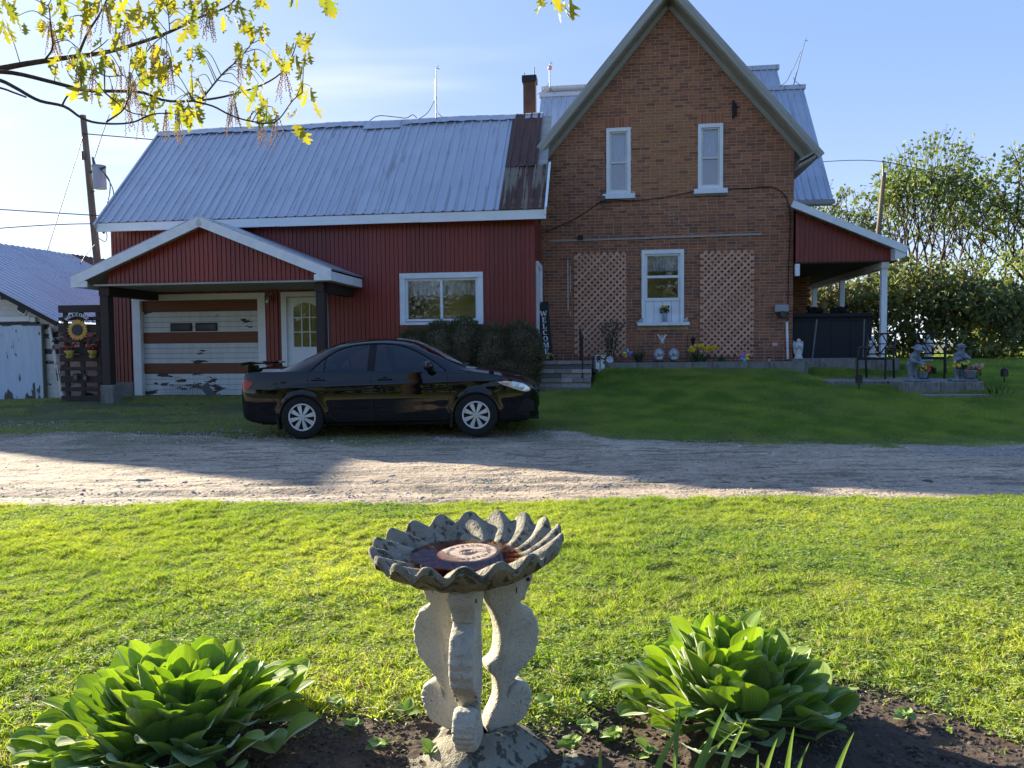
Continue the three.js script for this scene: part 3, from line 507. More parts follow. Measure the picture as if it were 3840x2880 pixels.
function ribPanel(w, L, rib = 0.207, hgt = 0.024) {   // ribbed steel sheet, bottom edge at y=0, rising along +y, facing +z
  const n = max(1, Math.round(w / rib)), p = w / n, pts = [[-w / 2, 0]];
  for (let k = 0; k < n; k++) { const c = -w / 2 + (k + 0.5) * p; pts.push([c - 0.032, 0], [c - 0.016, hgt], [c + 0.016, hgt], [c + 0.032, 0]); pts.push([c + p / 2 - 0.02, 0], [c + p / 2 - 0.012, 0.005], [c + p / 2 - 0.004, 0]); }
  pts.push([w / 2, 0]);
  const sh = [...pts, ...pts.slice().reverse().map(q => [q[0], q[1] - 0.006])], s = new THREE.Shape(sh.map(q => new THREE.Vector2(q[0], q[1])));
  const g = metric(new THREE.ExtrudeGeometry(s, { depth: L, bevelEnabled: false }));   // profile in xy, length along z
  return g.rotateX(PI / 2).translate(0, L, 0);
}

// ---------- red wing with garage ----------
const stripGeo = new Map();
function strips(parent, u0, u1, w, yLow, yHigh, openings = [], pitch = 0.0975, seed = 3) {  // vertical steel siding, one mesh per strip piece
  const r = rng(seed), n = Math.round((u1 - u0) / pitch), p = (u1 - u0) / n;
  for (let k = 0; k < n; k++) {
    const c = u0 + (k + 0.5) * p; let iv = [[yLow(c), yHigh(c)]];
    for (const [a, b, y0, y1] of openings) if (c + p / 2 > a + 0.005 && c - p / 2 < b - 0.005) iv = iv.flatMap(([s, e]) => [[s, min(e, y0)], [max(s, y1), e]]).filter(([s, e]) => e - s > 0.03);
    for (const [s, e] of iv) {
      const wide = false, q = p / 2, pts = wide ? [[-q, 0], [-q + 0.005, 0.006], [q - 0.013, 0.006], [q - 0.009, 0.0], [q, 0]] : [[-q, 0], [-q + 0.005, 0.006], [q - 0.026, 0.006], [q - 0.020, 0.024], [q - 0.002, 0.024], [q, 0]];
      const sh = new THREE.Shape([...pts, [q, -0.01], [-q, -0.01]].map(t => new THREE.Vector2(...t)));
      const g = metric(new THREE.ExtrudeGeometry(sh, { depth: e - s, bevelEnabled: false })).rotateX(PI / 2).translate(0, e - s, 0);
      const uvs = g.attributes.uv, du = r(), dv = r() * 3; for (let i = 0; i < uvs.count; i++) uvs.setXY(i, uvs.getX(i) + du, uvs.getY(i) + dv);
      part('siding_strip', g, REDM[(floor(k / 9) * 7 + (r() < 0.12 ? 1 : 0)) % 5], parent).position.set(c, s, w);
    }
  }
}
{
  const B = hthing('red_wing', 'long red steel-sided wing with blue-grey steel roof, garage door and small front gable', 'building', 0, 0, 0);
  const u0 = -12.85, u1 = -2.99, wf = 1.65, G = [-12.40, -9.14, 0.3, 2.735], Dr = [-8.76, -7.66, 0.3, 2.74], Wn = [-5.99, -4.12, 2.02, 3.10];
  strips(B, u0, u1, wf, () => 0.72, () => 4.3, [G, Dr, Wn]);
  // core walls behind the siding
  const sh = new THREE.Shape([[u0 + 0.01, 0.3], [u1 - 0.01, 0.3], [u1 - 0.01, 4.28], [u0 + 0.01, 4.28]].map(p => new THREE.Vector2(...p)));
  for (const [a, b, c, d] of [[G[0] + 0.08, G[1] - 0.08, 0.35, 2.65], [Dr[0] + 0.05, Dr[1] - 0.05, 0.35, 2.68], [Wn[0] + 0.06, Wn[1] - 0.06, Wn[2] + 0.06, Wn[3] - 0.06]]) sh.holes.push(new THREE.Path([[a, c], [b, c], [b, d], [a, d]].map(p => new THREE.Vector2(...p))));
  part('wall', [metric(new THREE.ExtrudeGeometry(sh, { depth: 0.14, bevelEnabled: false })).translate(0, 0, wf - 0.152), bb(u0, u0 + 0.14, 0.3, 4.3, -2.85, wf - 0.16), bb(u1 - 0.16, u1, 0.3, 4.3, 0.02, wf - 0.012), bb(u0, -3.01, 0.3, 4.3, -3.0, -2.86), extr([[-2.86, 4.3], [1.65, 4.3], [-0.6, 6.95]], 0.12).rotateY(-PI / 2).translate(u0 + 0.13, 0, 0)], REDM[0], B);
  part('foundation', [bb(u0 + 0.01, G[0] - 0.02, 0.25, 0.715, wf - 0.15, wf + 0.06), bb(G[1] + 0.02, Dr[0] - 0.02, 0.25, 0.715, wf - 0.15, wf + 0.03), bb(Dr[1] + 0.02, u1, 0.25, 0.715, wf - 0.15, wf + 0.03)], CONC, B);
  part('corner_trim', [bb(u0 - 0.03, u0 + 0.02, 0.72, 4.28, wf - 0.03, wf + 0.016), bb(u1 - 0.03, u1 + 0.012, 0.72, 4.28, wf - 0.03, wf + 0.016)], REDM[1], B);
  // side strips on the return that faces the landing
  { const S = new THREE.Group(); const r = rng(8); for (let k = 0; k < 24; k++) { const c = wf - 0.06 - k * 0.0655; const lo = c > 0.25 && c < 1.4 ? 3.35 : 1.15; part('siding_strip', bx(0.012, 4.28 - lo, 0.052, u1 + 0.006, (4.28 + lo) / 2, c), REDM[k % 3], B); } }
  part('side_door', [bb(u1 - 0.02, u1 + 0.05, 1.12, 3.33, 1.28, 1.40), bb(u1 - 0.02, u1 + 0.05, 1.12, 3.33, 0.26, 0.38), bb(u1 - 0.02, u1 + 0.05, 3.23, 3.35, 0.38, 1.28), bb(u1 + 0.002, u1 + 0.02, 1.12, 3.23, 0.38, 1.28)], WHITE, B, 'white side door at the top of the steps');
  // roof
  const yE = 4.36, wE = 2.04, yR = 7.1, wR = -0.6, L = hypot(yR - yE, wE - wR), a = atan2(yR - yE, wE - wR), r = rng(31);
  const N = 14, a0 = -12.96, a1 = -3.70;
  for (let k = 0; k < N; k++) {
    const p0 = lerp(a0, a1, k / N), p1 = lerp(a0, a1, (k + 1) / N), g = ribPanel(p1 - p0 + 0.004, L + 0.02 * r(), 0.22);
    const uvs = g.attributes.uv, du = r() * 4, dv = r() * 4; for (let i = 0; i < uvs.count; i++) uvs.setXY(i, uvs.getX(i) + du, uvs.getY(i) + dv);
    g.rotateX(-(PI / 2 - a)).translate((p0 + p1) / 2, yE + 0.006 * (r() - 0.5), wE + 0.012 * (r() - 0.5));
    part('roof_panel', g, STEEL, B);
  }
  { // rusty end panels by the brick gable
    const cut = 1.62, g = ribPanel(0.98, cut, 0.2); const uvs = g.attributes.uv; 
    part('roof_panel', g.rotateX(-(PI / 2 - a)).translate(-3.21, yE, wE + 0.012), RUST, B, 'rusty lower roof panel with bare metal streaks');
    const g2 = ribPanel(0.72, L - cut + 0.05, 0.2); part('roof_panel', g2.translate(0, cut - 0.05, 0.02).rotateX(-(PI / 2 - a)).translate(-3.34, yE, wE + 0.012), RUSTD, B, 'dark rusty upper roof panel beside the gable');
    part('flashing', [bx(0.05, 1.68, 0.02, 0, 0.84, 0.02).rotateX(-(PI / 2 - a)).translate(-2.70, yE, wE + 0.015), bb(-2.73, -2.69, yE - 0.12, yE + 0.03, wE - 0.02, wE + 0.03)], WHITE, B);
  }
  part('roof_patch', [bx(0.95, 0.34, 0.012, 0, L - 0.18, 0.034).rotateX(-(PI / 2 - a)).translate(-6.95, yE, wE)], STEEL, B);
  { const pts = []; for (let k = 0; k <= 60; k++) pts.push(k); part('ridge_cap', gridGeo(120, 4, (u, v) => { const x = lerp(-12.98, -2.98, u), t = (v - 0.5) * 2, d = 0.01 * sin(x * 13) + 0.008 * sin(x * 31 + 1); return [x, yR + 0.05 - abs(t) * 0.17 + d * abs(t) + 0.012 * sin(x * 2.1), wR + t * 0.17]; }), STEEL, B); }
  part('ridge_wire', tube([[-7.3, 7.12, -0.5], [-7.1, 7.22, -0.5], [-6.6, 7.17, -0.5], [-6.35, 7.14, -0.5], [-6.2, 7.21, -0.5], [-6.1, 7.13, -0.5]], 0.01, 40), std(0x3c4046, 0.5), B);
  part('rear_roof', bx(9.95, 0.04, L, -7.97, (yE + yR) / 2, -1.95, -a), STEEL, B);
  part('roof_deck', [bx(10.2, 0.03, L - 0.03, -7.86, (yE + yR) / 2 - 0.04, (wE + wR) / 2 - 0.02, a)], GREYWOOD, B);
  part('fascia', [bb(-12.97, -8.6, 4.16, 4.345, 1.985, 2.03), bb(-8.598, -5.4, 4.155, 4.345, 1.985, 2.032), bb(-5.398, -2.70, 4.15, 4.345, 1.985, 2.03)], WHITE, B);
  part('eave_soffit', bb(-12.97, -2.72, 4.285, 4.305, 1.64, 1.985), WHITED, B);
  part('rake_trim', bx(0.05, 0.14, L + 0.1, -12.98, (yE + yR) / 2 - 0.06, (wE + wR) / 2, a), STEEL, B);
  // garage door: sections of boards in a white frame
  const F = part('garage_frame', [bb(G[0], G[0] + 0.20, 0.33, G[3] - 0.14, wf - 0.10, wf + 0.035), bb(G[1] - 0.18, G[1], 0.33, G[3] - 0.14, wf - 0.10, wf + 0.035), bb(G[0], G[1], G[3] - 0.138, G[3], wf - 0.10, wf + 0.04)], WHITE, B);
  const PEEL = std(0xffffff, 0.75, { map: tex(1024, 1024, peel(0.285, 3.3, [0.84, 0.85, 0.84], [0.34, 0.30, 0.27], 0.14, 7, 24), 2.9, 2.5) }), BROWN = std(0xffffff, 0.7, { map: tex(512, 256, (u, v) => mix3([0.38, 0.225, 0.145], [0.52, 0.33, 0.225], fbm(u * 6, v * 50, 4)), 2.8, 0.25) });
  const gd = part('garage_door', bb(G[0] + 0.2, G[1] - 0.18, 0.38, 2.6, wf - 0.13, wf - 0.095), std(0x4d443c, 0.9), F);
  const secs = [[2.6, 2.345, 1, 1], [2.34, 1.86, 4, 0], [1.855, 1.615, 1, 1], [1.61, 1.14, 4, 0], [1.135, 0.905, 1, 1], [0.90, 0.40, 4, 0]], rr = rng(2);
  for (const [t, b, n, br] of secs) for (let k = 0; k < n; k++) {
    const y1 = lerp(t, b, k / n) - 0.004, y0 = lerp(t, b, (k + 1) / n) + 0.004;
    const g = bb(G[0] + 0.203, G[1] - 0.183, y0, y1, wf - 0.094, wf - 0.074 + (br ? 0.004 : 0) + 0.002 * rr());
    const uvs = g.attributes.uv; if (!br) for (let i = 0; i < uvs.count; i++) uvs.setXY(i, uvs.getX(i) + 12.4, uvs.getY(i) - 0.35);
    part('door_board', g, br ? BROWN : PEEL, F, br ? 'brown board panel' : undefined);
  }
  for (const x of [-11.24, -10.62]) { const w = part('door_window', rbx(0.54, 0.19, 0.03, 0.012, x, 1.98, wf - 0.066), BLACK, F); part('pane', rbx(0.47, 0.13, 0.012, 0.003, x, 1.98, wf - 0.048), phys(0x2b3138, 0.3), w); }
  // front door with nine panes
  const E = part('front_door_frame', [bb(Dr[0], Dr[0] + 0.12, 0.4, Dr[3] - 0.11, wf - 0.09, wf + 0.035), bb(Dr[1] - 0.12, Dr[1], 0.4, Dr[3] - 0.11, wf - 0.09, wf + 0.035), bb(Dr[0], Dr[1], Dr[3] - 0.108, Dr[3], wf - 0.09, wf + 0.04)], WHITE, B);
  const dl = Dr[0] + 0.122, dr = Dr[1] - 0.122, dm = (dl + dr) / 2;
  const leaf = part('front_door', [bb(dl, dl + 0.14, 0.45, 2.62, wf - 0.08, wf - 0.03), bb(dr - 0.14, dr, 0.45, 2.62, wf - 0.08, wf - 0.03), bb(dl + 0.14, dr - 0.14, 0.45, 1.50, wf - 0.08, wf - 0.03), bb(dl + 0.14, dr - 0.14, 2.5, 2.62, wf - 0.08, wf - 0.03), bb(dl + 0.16, dm - 0.03, 0.75, 1.38, wf - 0.03, wf - 0.02), bb(dm + 0.03, dr - 0.16, 0.75, 1.38, wf - 0.03, wf - 0.02)], WHITE, E);
  for (let i = 0; i < 3; i++) for (let j = 0; j < 3; j++) { const x0 = lerp(dl + 0.14, dr - 0.14, i / 3), x1 = lerp(dl + 0.14, dr - 0.14, (i + 1) / 3), y0 = lerp(1.5, 2.5, j / 3), y1 = lerp(1.5, 2.5, (j + 1) / 3); part('pane', bb(x0 + 0.009, x1 - 0.009, y0 + 0.009, y1 - 0.009, wf - 0.058, wf - 0.054), GLASS, leaf); }
  part('muntin', [1, 2].flatMap(k => [bb(lerp(dl + 0.14, dr - 0.14, k / 3) - 0.009, lerp(dl + 0.14, dr - 0.14, k / 3) + 0.009, 1.5, 2.5, wf - 0.07, wf - 0.034), bb(dl + 0.14, dr - 0.14, lerp(1.5, 2.5, k / 3) - 0.009, lerp(1.5, 2.5, k / 3) + 0.009, wf - 0.069, wf - 0.035)]), WHITE, leaf);
  part('arch_trim', extr([[dl + 0.14, 2.5], ...Array.from({ length: 13 }, (_, i) => [lerp(dl + 0.14, dr - 0.14, i / 12), 2.36 + 0.14 * sin(PI * i / 12) ** 0.7]), [dr - 0.14, 2.5]], 0.02).translate(0, 0, wf - 0.048), WHITE, leaf);
  part('door_room', [bb(dl - 0.2, dr + 0.2, 0.4, 2.75, -0.4, -0.35), bb(dl - 0.22, dl - 0.2, 0.4, 2.75, -0.4, wf - 0.16), bb(dr + 0.2, dr + 0.22, 0.4, 2.75, -0.4, wf - 0.16), bb(dl - 0.22, dr + 0.22, 2.75, 2.77, -0.4, wf - 0.16)], std(0x8d8578, 1), E);
  // sliding window behind the bushes
  const [a_, b_, c_, d_] = Wn, Wd = part('sliding_window', [bb(a_, a_ + 0.12, c_, d_ - 0.12, wf - 0.08, wf + 0.035), bb(b_ - 0.12, b_, c_, d_ - 0.12, wf - 0.08, wf + 0.035), bb(a_, b_, d_ - 0.118, d_, wf - 0.08, wf + 0.04), bb(a_, b_, c_ - 0.06, c_, wf - 0.08, wf + 0.045)], WHITE, B);
  const x0 = a_ + 0.122, x1 = b_ - 0.122, xm = (x0 + x1) / 2, y0 = c_ + 0.02, y1 = d_ - 0.12, f = 0.05;
  part('sash', [bb(x0, x0 + f, y0, y1, wf - 0.08, wf - 0.01), bb(x1 - f, x1, y0, y1, wf - 0.08, wf - 0.01), bb(x0 + f, x1 - f, y1 - f, y1, wf - 0.08, wf - 0.01), bb(x0 + f, x1 - f, y0, y0 + f, wf - 0.08, wf - 0.01), bb(xm - 0.025, xm + 0.025, y0 + f, y1 - f, wf - 0.075, wf - 0.005)], WHITE, Wd);
  part('pane', bb(x0 + f, xm - 0.025, y0 + f, y1 - f, wf - 0.045, wf - 0.041), GLASS, Wd); part('pane', bb(xm + 0.025, x1 - f, y0 + f, y1 - f, wf - 0.055, wf - 0.051), GLASS, Wd);
  part('curtain', gridGeo(60, 8, (u, v) => [lerp(x0, x1, u), lerp(2.62 + 0.02 * sin(u * 40), y1, v), wf - 0.17 + 0.02 * sin(u * 75)]), LACE, Wd);
  part('room', [bb(x0 - 0.2, x1 + 0.2, 1.8, 3.2, -0.3, -0.25), bb(x0 - 0.22, x0 - 0.2, 1.8, 3.2, -0.3, wf - 0.16), bb(x1 + 0.2, x1 + 0.22, 1.8, 3.2, -0.3, wf - 0.16), bb(x0 - 0.22, x1 + 0.22, 3.2, 3.22, -0.3, wf - 0.16), bb(x0 - 0.22, x1 + 0.22, 1.78, 1.8, -0.3, wf - 0.16)], DARKROOM, Wd);
  // front gable over the garage
  const ax = -9.59, ay = 4.15, pw = 3.6, s = 0.405, an = Math.atan(s);
  const P = part('porch_gable', [extr([[-11.80, 2.83], [-7.10, 2.83], [-7.10, ay - 0.16 - s * 2.49], [ax, ay - 0.16], [-11.80, ay - 0.16 - s * 2.21]], 0.05).translate(0, 0, pw - 0.30)], REDM[0], B);
  strips(B, -11.80, -7.10, pw - 0.24, () => 2.84, c => ay - 0.15 - s * abs(c - ax), [], 0.0975, 77);
  const slab = (side, t0, t1, w0, w1, th, off) => { const g = bx((t1 - t0) / cos(an), th, w1 - w0, (t0 + t1) / 2 / cos(an), off, (w0 + w1) / 2).rotateZ(-an); if (side < 0) g.rotateY(PI).translate(0, 0, w0 + w1); return g.translate(ax, ay, 0); };
  for (const side of [-1, 1]) {
    const len = side < 0 ? 2.86 : 2.76;
    part('porch_roof', slab(side, 0.0, len, 1.67, pw + 0.02, 0.03, 0.0), STEEL, B);
    part('porch_fascia', slab(side, 0.0, len + 0.01, pw - 0.005, pw + 0.03, 0.185, -0.105), WHITE, B);
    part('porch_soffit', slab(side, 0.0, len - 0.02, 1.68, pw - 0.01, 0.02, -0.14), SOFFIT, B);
    const ex = ax + side * (len - 0.16), ey = ay - s * (len - 0.16);
    part('porch_eave_box', [extr(side < 0 ? [[-0.16, -0.19], [0.2, -0.19], [0.2, -0.07], [-0.16, 0.0 - 0.02]] : [[-0.2, -0.19], [0.16, -0.19], [0.16, -0.02], [-0.2, -0.07]], 0.035).translate(ex, ey - 0.10, pw - 0.01), bb(ex + side * 0.125 - 0.02, ex + side * 0.125 + 0.02, ey - 0.29, ey - 0.11, 1.68, pw - 0.01)], WHITE, B);
  }
  part('porch_ceiling', bb(-12.0, -6.9, 2.79, 2.825, 1.67, pw - 0.05), SOFFIT, B);
  part('porch_beam', [bb(-11.95, -11.72, 2.6, 2.785, 1.67, pw - 0.14), bb(-7.25, -7.06, 2.6, 2.785, 1.67, pw - 0.14)], DARKWOOD, B);
  part('porch_post', rbx(0.19, 2.06, 0.19, 0.01, -11.86, 1.74, 3.34), DARKWOOD, B); part('porch_post', rbx(0.18, 2.4, 0.18, 0.01, -7.15, 1.60, 3.34), DARKWOOD, B);
  part('post_footing', rbx(0.3, 0.46, 0.3, 0.03, -11.83, 0.50, 3.34), CONC, B); part('post_footing', rbx(0.3, 0.3, 0.3, 0.03, -7.15, 0.28, 3.34), CONC, B);
  part('garage_apron', bb(-12.3, -9.2, 0.2, 0.385, wf - 0.1, wf + 0.25), CONC, B);
  const lamp = part('wall_lamp', [cyl([-8.98, 2.66, wf], [-8.98, 2.66, wf + 0.05], 0.05), cyl([-8.98, 2.66, wf + 0.05], [-9.02, 2.6, wf + 0.13], 0.035, 0.045)], std(0x9a8f82, 0.4, { metalness: 0.5 }), B); part('bulb', sph(0.04, -9.03, 2.53, wf + 0.15), phys(0xe8e8e4, 0.15), lamp);
  // chimney pipe
  const ch = part('chimney', [bb(-3.50, -3.2, 6.6, 8.02, -1.25, -0.95)], RUSTD, B); part('chimney_cap', [bb(-3.53, -3.17, 8.02, 8.17, -1.28, -0.92), cyl([-3.48, 8.17, -1.0], [-3.48, 8.26, -1.0], 0.012), cyl([-3.22, 8.1, -1.0], [-3.23, 8.38, -1.0], 0.012)], BLACK, ch);
}
// lightning rods
const ROD = std(0x6d7378, 0.5, { metalness: 0.6 });
function rod(label, pos, h, lean, ball) {
  const t = thing('lightning_rod', label, 'lightning rod', pos, HT, 'lightning rods on the roofs');
  part('mast', [cyl([0, 0, 0], [lean, h, 0], 0.016, 0.010), cyl([-0.03, h * 0.35, 0.02], [lean * 0.8 - 0.035, h * 0.78, 0.02], 0.008), cyl([lean, h, 0], [lean + 0.09, h - 0.02, 0], 0.008), cyl([lean, h, 0], [lean + 0.06, h + 0.07, 0], 0.006)], ROD, t);
  part('tripod_leg', [tube([[-0.42, -0.02, 0.1], [-0.2, h * 0.12, 0.05], [-0.04, h * 0.36, 0]], 0.009)], ROD, t); part('tripod_leg', [tube([[0.2, -0.02, 0.1], [0.06, h * 0.1, 0.05], [0, h * 0.2, 0]], 0.009)], ROD, t);
  if (ball) part('glass_ball', sph(0.075, lean, h * 0.86, 0), phys(0xc98f86, 0.2), t);
}
rod('thin lightning rod with side branch on the red wing ridge', hw(-5.62, 7.1, -0.55), 1.22, 0.02, false);
rod('lightning rod with a pink glass ball behind the chimney', hw(-3.35, 9.8, -7.5), 1.0, 0.0, true);
rod('leaning lightning rod on the steel roof right of the gable', hw(4.15, 9.3, -6.4), 1.35, 0.33, false);

// ---------- lean-to porch ----------
{
  const P = hthing('lean_to_porch', 'lean-to porch with red siding and white posts on the right of the house', 'porch', 0, 0, 0);
  strips(P, 2.78, 4.86, 0.21, () => 3.30, u => 4.49 - 0.443 * (u - 2.65), [], 0.0975, 91);
  part('gable_board', extr([[2.775, 3.31], [4.87, 3.31], [4.87, 3.49], [2.775, 4.42]], 0.03).translate(0, 0, 0.165), REDM[0], P);
  const an = Math.atan(0.443), L = 2.42 / cos(an);
  const sl = (t0, t1, w0, w1, th, off) => bx((t1 - t0) * L, th, w1 - w0, (t0 + t1) / 2 * L, off, (w0 + w1) / 2).rotateZ(-an).translate(2.65, 4.62, 0);
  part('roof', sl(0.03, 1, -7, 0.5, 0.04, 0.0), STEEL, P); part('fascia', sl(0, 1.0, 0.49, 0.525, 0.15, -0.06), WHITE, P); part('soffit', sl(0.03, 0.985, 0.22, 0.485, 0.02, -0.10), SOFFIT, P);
  part('eave_fascia', bb(5.0, 5.035, 3.36, 3.52, -7, 0.48), WHITE, P);
  part('eave_box', extr([[4.80, 3.28], [5.03, 3.36], [5.03, 3.5], [4.80, 3.6]], 0.28).translate(0, 0, 0.215), WHITE, P);
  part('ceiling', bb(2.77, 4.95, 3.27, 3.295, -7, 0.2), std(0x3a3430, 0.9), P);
  part('beam', bb(4.62, 4.78, 3.13, 3.268, -7, 0.2), WHITED, P);
  for (const w of [0.1, -3.1, -5.9]) part('post', rbx(0.125, 2.02, 0.125, 0.012, 4.70, 2.14, w), WHITE, P);
  part('wall_bracket', bb(2.775, 2.87, 3.0, 3.268, 0.12, 0.2), WHITE, P);
  part('deck', bb(2.68, 4.95, 0.5, 1.135, -7.0, 0.42), CONC, P);
}
// ---------- garden kerb, landing and steps ----------
{
  const K = hthing('garden_kerb', 'low concrete kerb holding the flower bed along the brick wall', 'kerb', 0, 0, 0);
  part('kerb_block', bb(-1.72, 0.55, 0.75, 1.085, 0.86, 1.0), CONC, K); part('kerb_block', bb(0.553, 2.88, 0.75, 1.09, 0.86, 1.0), CONC, K); part('kerb_end', bb(2.74, 2.88, 0.75, 1.088, 0.45, 0.858), CONC, K);
  part('bed_soil', gridGeo(60, 10, (u, v) => { const x = lerp(-1.72, 2.75, u), w = lerp(0.01, 0.86, v); return [x, 1.05 + 0.05 * fbm(x * 5, w * 5, 3), w, x, w]; }), SOIL, K);
  const S = hthing('front_steps', 'grey block steps rising to the side door landing', 'steps', 0, 0, 0), r = rng(14);
  const BL = [0, 1, 2, 3].map(k => std(0xffffff, 0.95, { bumpMap: noiseBump, bumpScale: 0.01, map: tex(128, 128, (u, v) => mix3([0.44 + 0.05 * k, 0.42 + 0.045 * k, 0.39 + 0.04 * k], [0.60 + 0.05 * k, 0.575 + 0.045 * k, 0.54 + 0.04 * k], tfbm(u, v, 12, 4, k)), 0.4) }));
  const DK = std(0x6b6b68, 0.95);
  part('landing', bb(-2.98, -1.80, 0.5, 1.075, 0.02, 1.40), CONC, S);
  for (let k = 0; k < 3; k++) {
    const top = 1.14 - k * 0.185, w1 = 1.42 + 0.3 * (k + 0), wB = w1 - 0.3;
    for (let q = 0, u = -3.0 - (k % 2) * 0.1; u < -1.8; q++) { const l = [0.24, 0.24, 0.3, 0.24, 0.36, 0.24][(q + k * 2) % 6], e = min(u + l, -1.77); if (e - u > 0.04) part('tread_block', rbx(e - max(u, -2.99) - 0.007, 0.075, 0.33, 0.006, (e + max(u, -2.99)) / 2, top - 0.038, w1 - 0.135), BL[floor(r() * 4)], S); u += l; }
    const cuts = k === 1 ? [-2.99, -2.42, -1.77] : k === 2 ? [-2.99, -2.41, -1.77] : [-2.99, -2.1, -1.77];
    for (let q = 0; q < cuts.length - 1; q++) part('riser_block', rbx(cuts[q + 1] - cuts[q] - 0.006, 0.105, 0.3, 0.006, (cuts[q] + cuts[q + 1]) / 2, top - 0.13, w1 - 0.165), k === 0 || (k === 1 && q === 0) ? DK : BL[(q + k) % 4], S);
  }
  part('footing_block', rbx(1.24, 0.1, 0.5, 0.01, -2.38, 0.535, 1.95), CONC, S);
  const T = hthing('stair_railing', 'dark rusty iron stair railing beside the lattice', 'railing', -1.99, 1.1, 1.45);
  const RI = std(0x33231e, 0.75);
  part('post', rbx(0.035, 0.85, 0.035, 0.004, 0.03, 0.10, 0.25), RI, T); part('post', rbx(0.035, 0.72, 0.035, 0.004, -0.06, 0.37, -0.75), RI, T);
  part('handrail', bar([-0.07, 0.75, -0.8], [0.04, 0.53, 0.3], 0.04, 0.025), RI, T);
  for (let k = 0; k < 5; k++) { const t = (k + 1) / 6; part('baluster', bar([lerp(-0.06, 0.03, t), lerp(0.02, 0.0, t) - 0.05, lerp(-0.75, 0.25, t)], [lerp(-0.06, 0.03, t), lerp(0.74, 0.54, t), lerp(-0.75, 0.25, t)], 0.014), RI, T); }
}
// ---------- lattice trellises ----------
function lattice(u, y0, wid, hgt, label) {
  const T = hthing('lattice_trellis', label, 'trellis', u, y0, 0, 0, 'brown lattice panels on the brick wall'), W = 0.05, step = 0.151 * 0.98;
  const m = [std(0xc0937a, 0.75), std(0xb5886e, 0.75), std(0xc89d85, 0.75)], r = rng(Math.round(u * 100));
  for (const dir of [-1, 1]) for (let c = -hgt; c < wid + hgt; c += step) {
    // line x = c + t (dir=1) or x = c + hgt - t
    let t0 = dir > 0 ? max(0, -c) : max(0, c + hgt - wid), t1 = dir > 0 ? min(hgt, wid - c) : min(hgt, c + hgt);
    if (t1 - t0 < 0.04) continue;
    const X = t => dir > 0 ? c + t : c + hgt - t, z = dir > 0 ? 0.036 : 0.0265;
    part('slat', bar([X(t0), t0, z], [X(t1), t1, z], W, 0.009), m[floor(r() * 3)], T);
  }
}
lattice(-2.21, 1.22, 1.21, 2.43, 'brown diagonal lattice panel on brick beside the steps');
lattice(0.70, 1.19, 1.20, 2.43, 'brown diagonal lattice panel on brick above the daffodils');

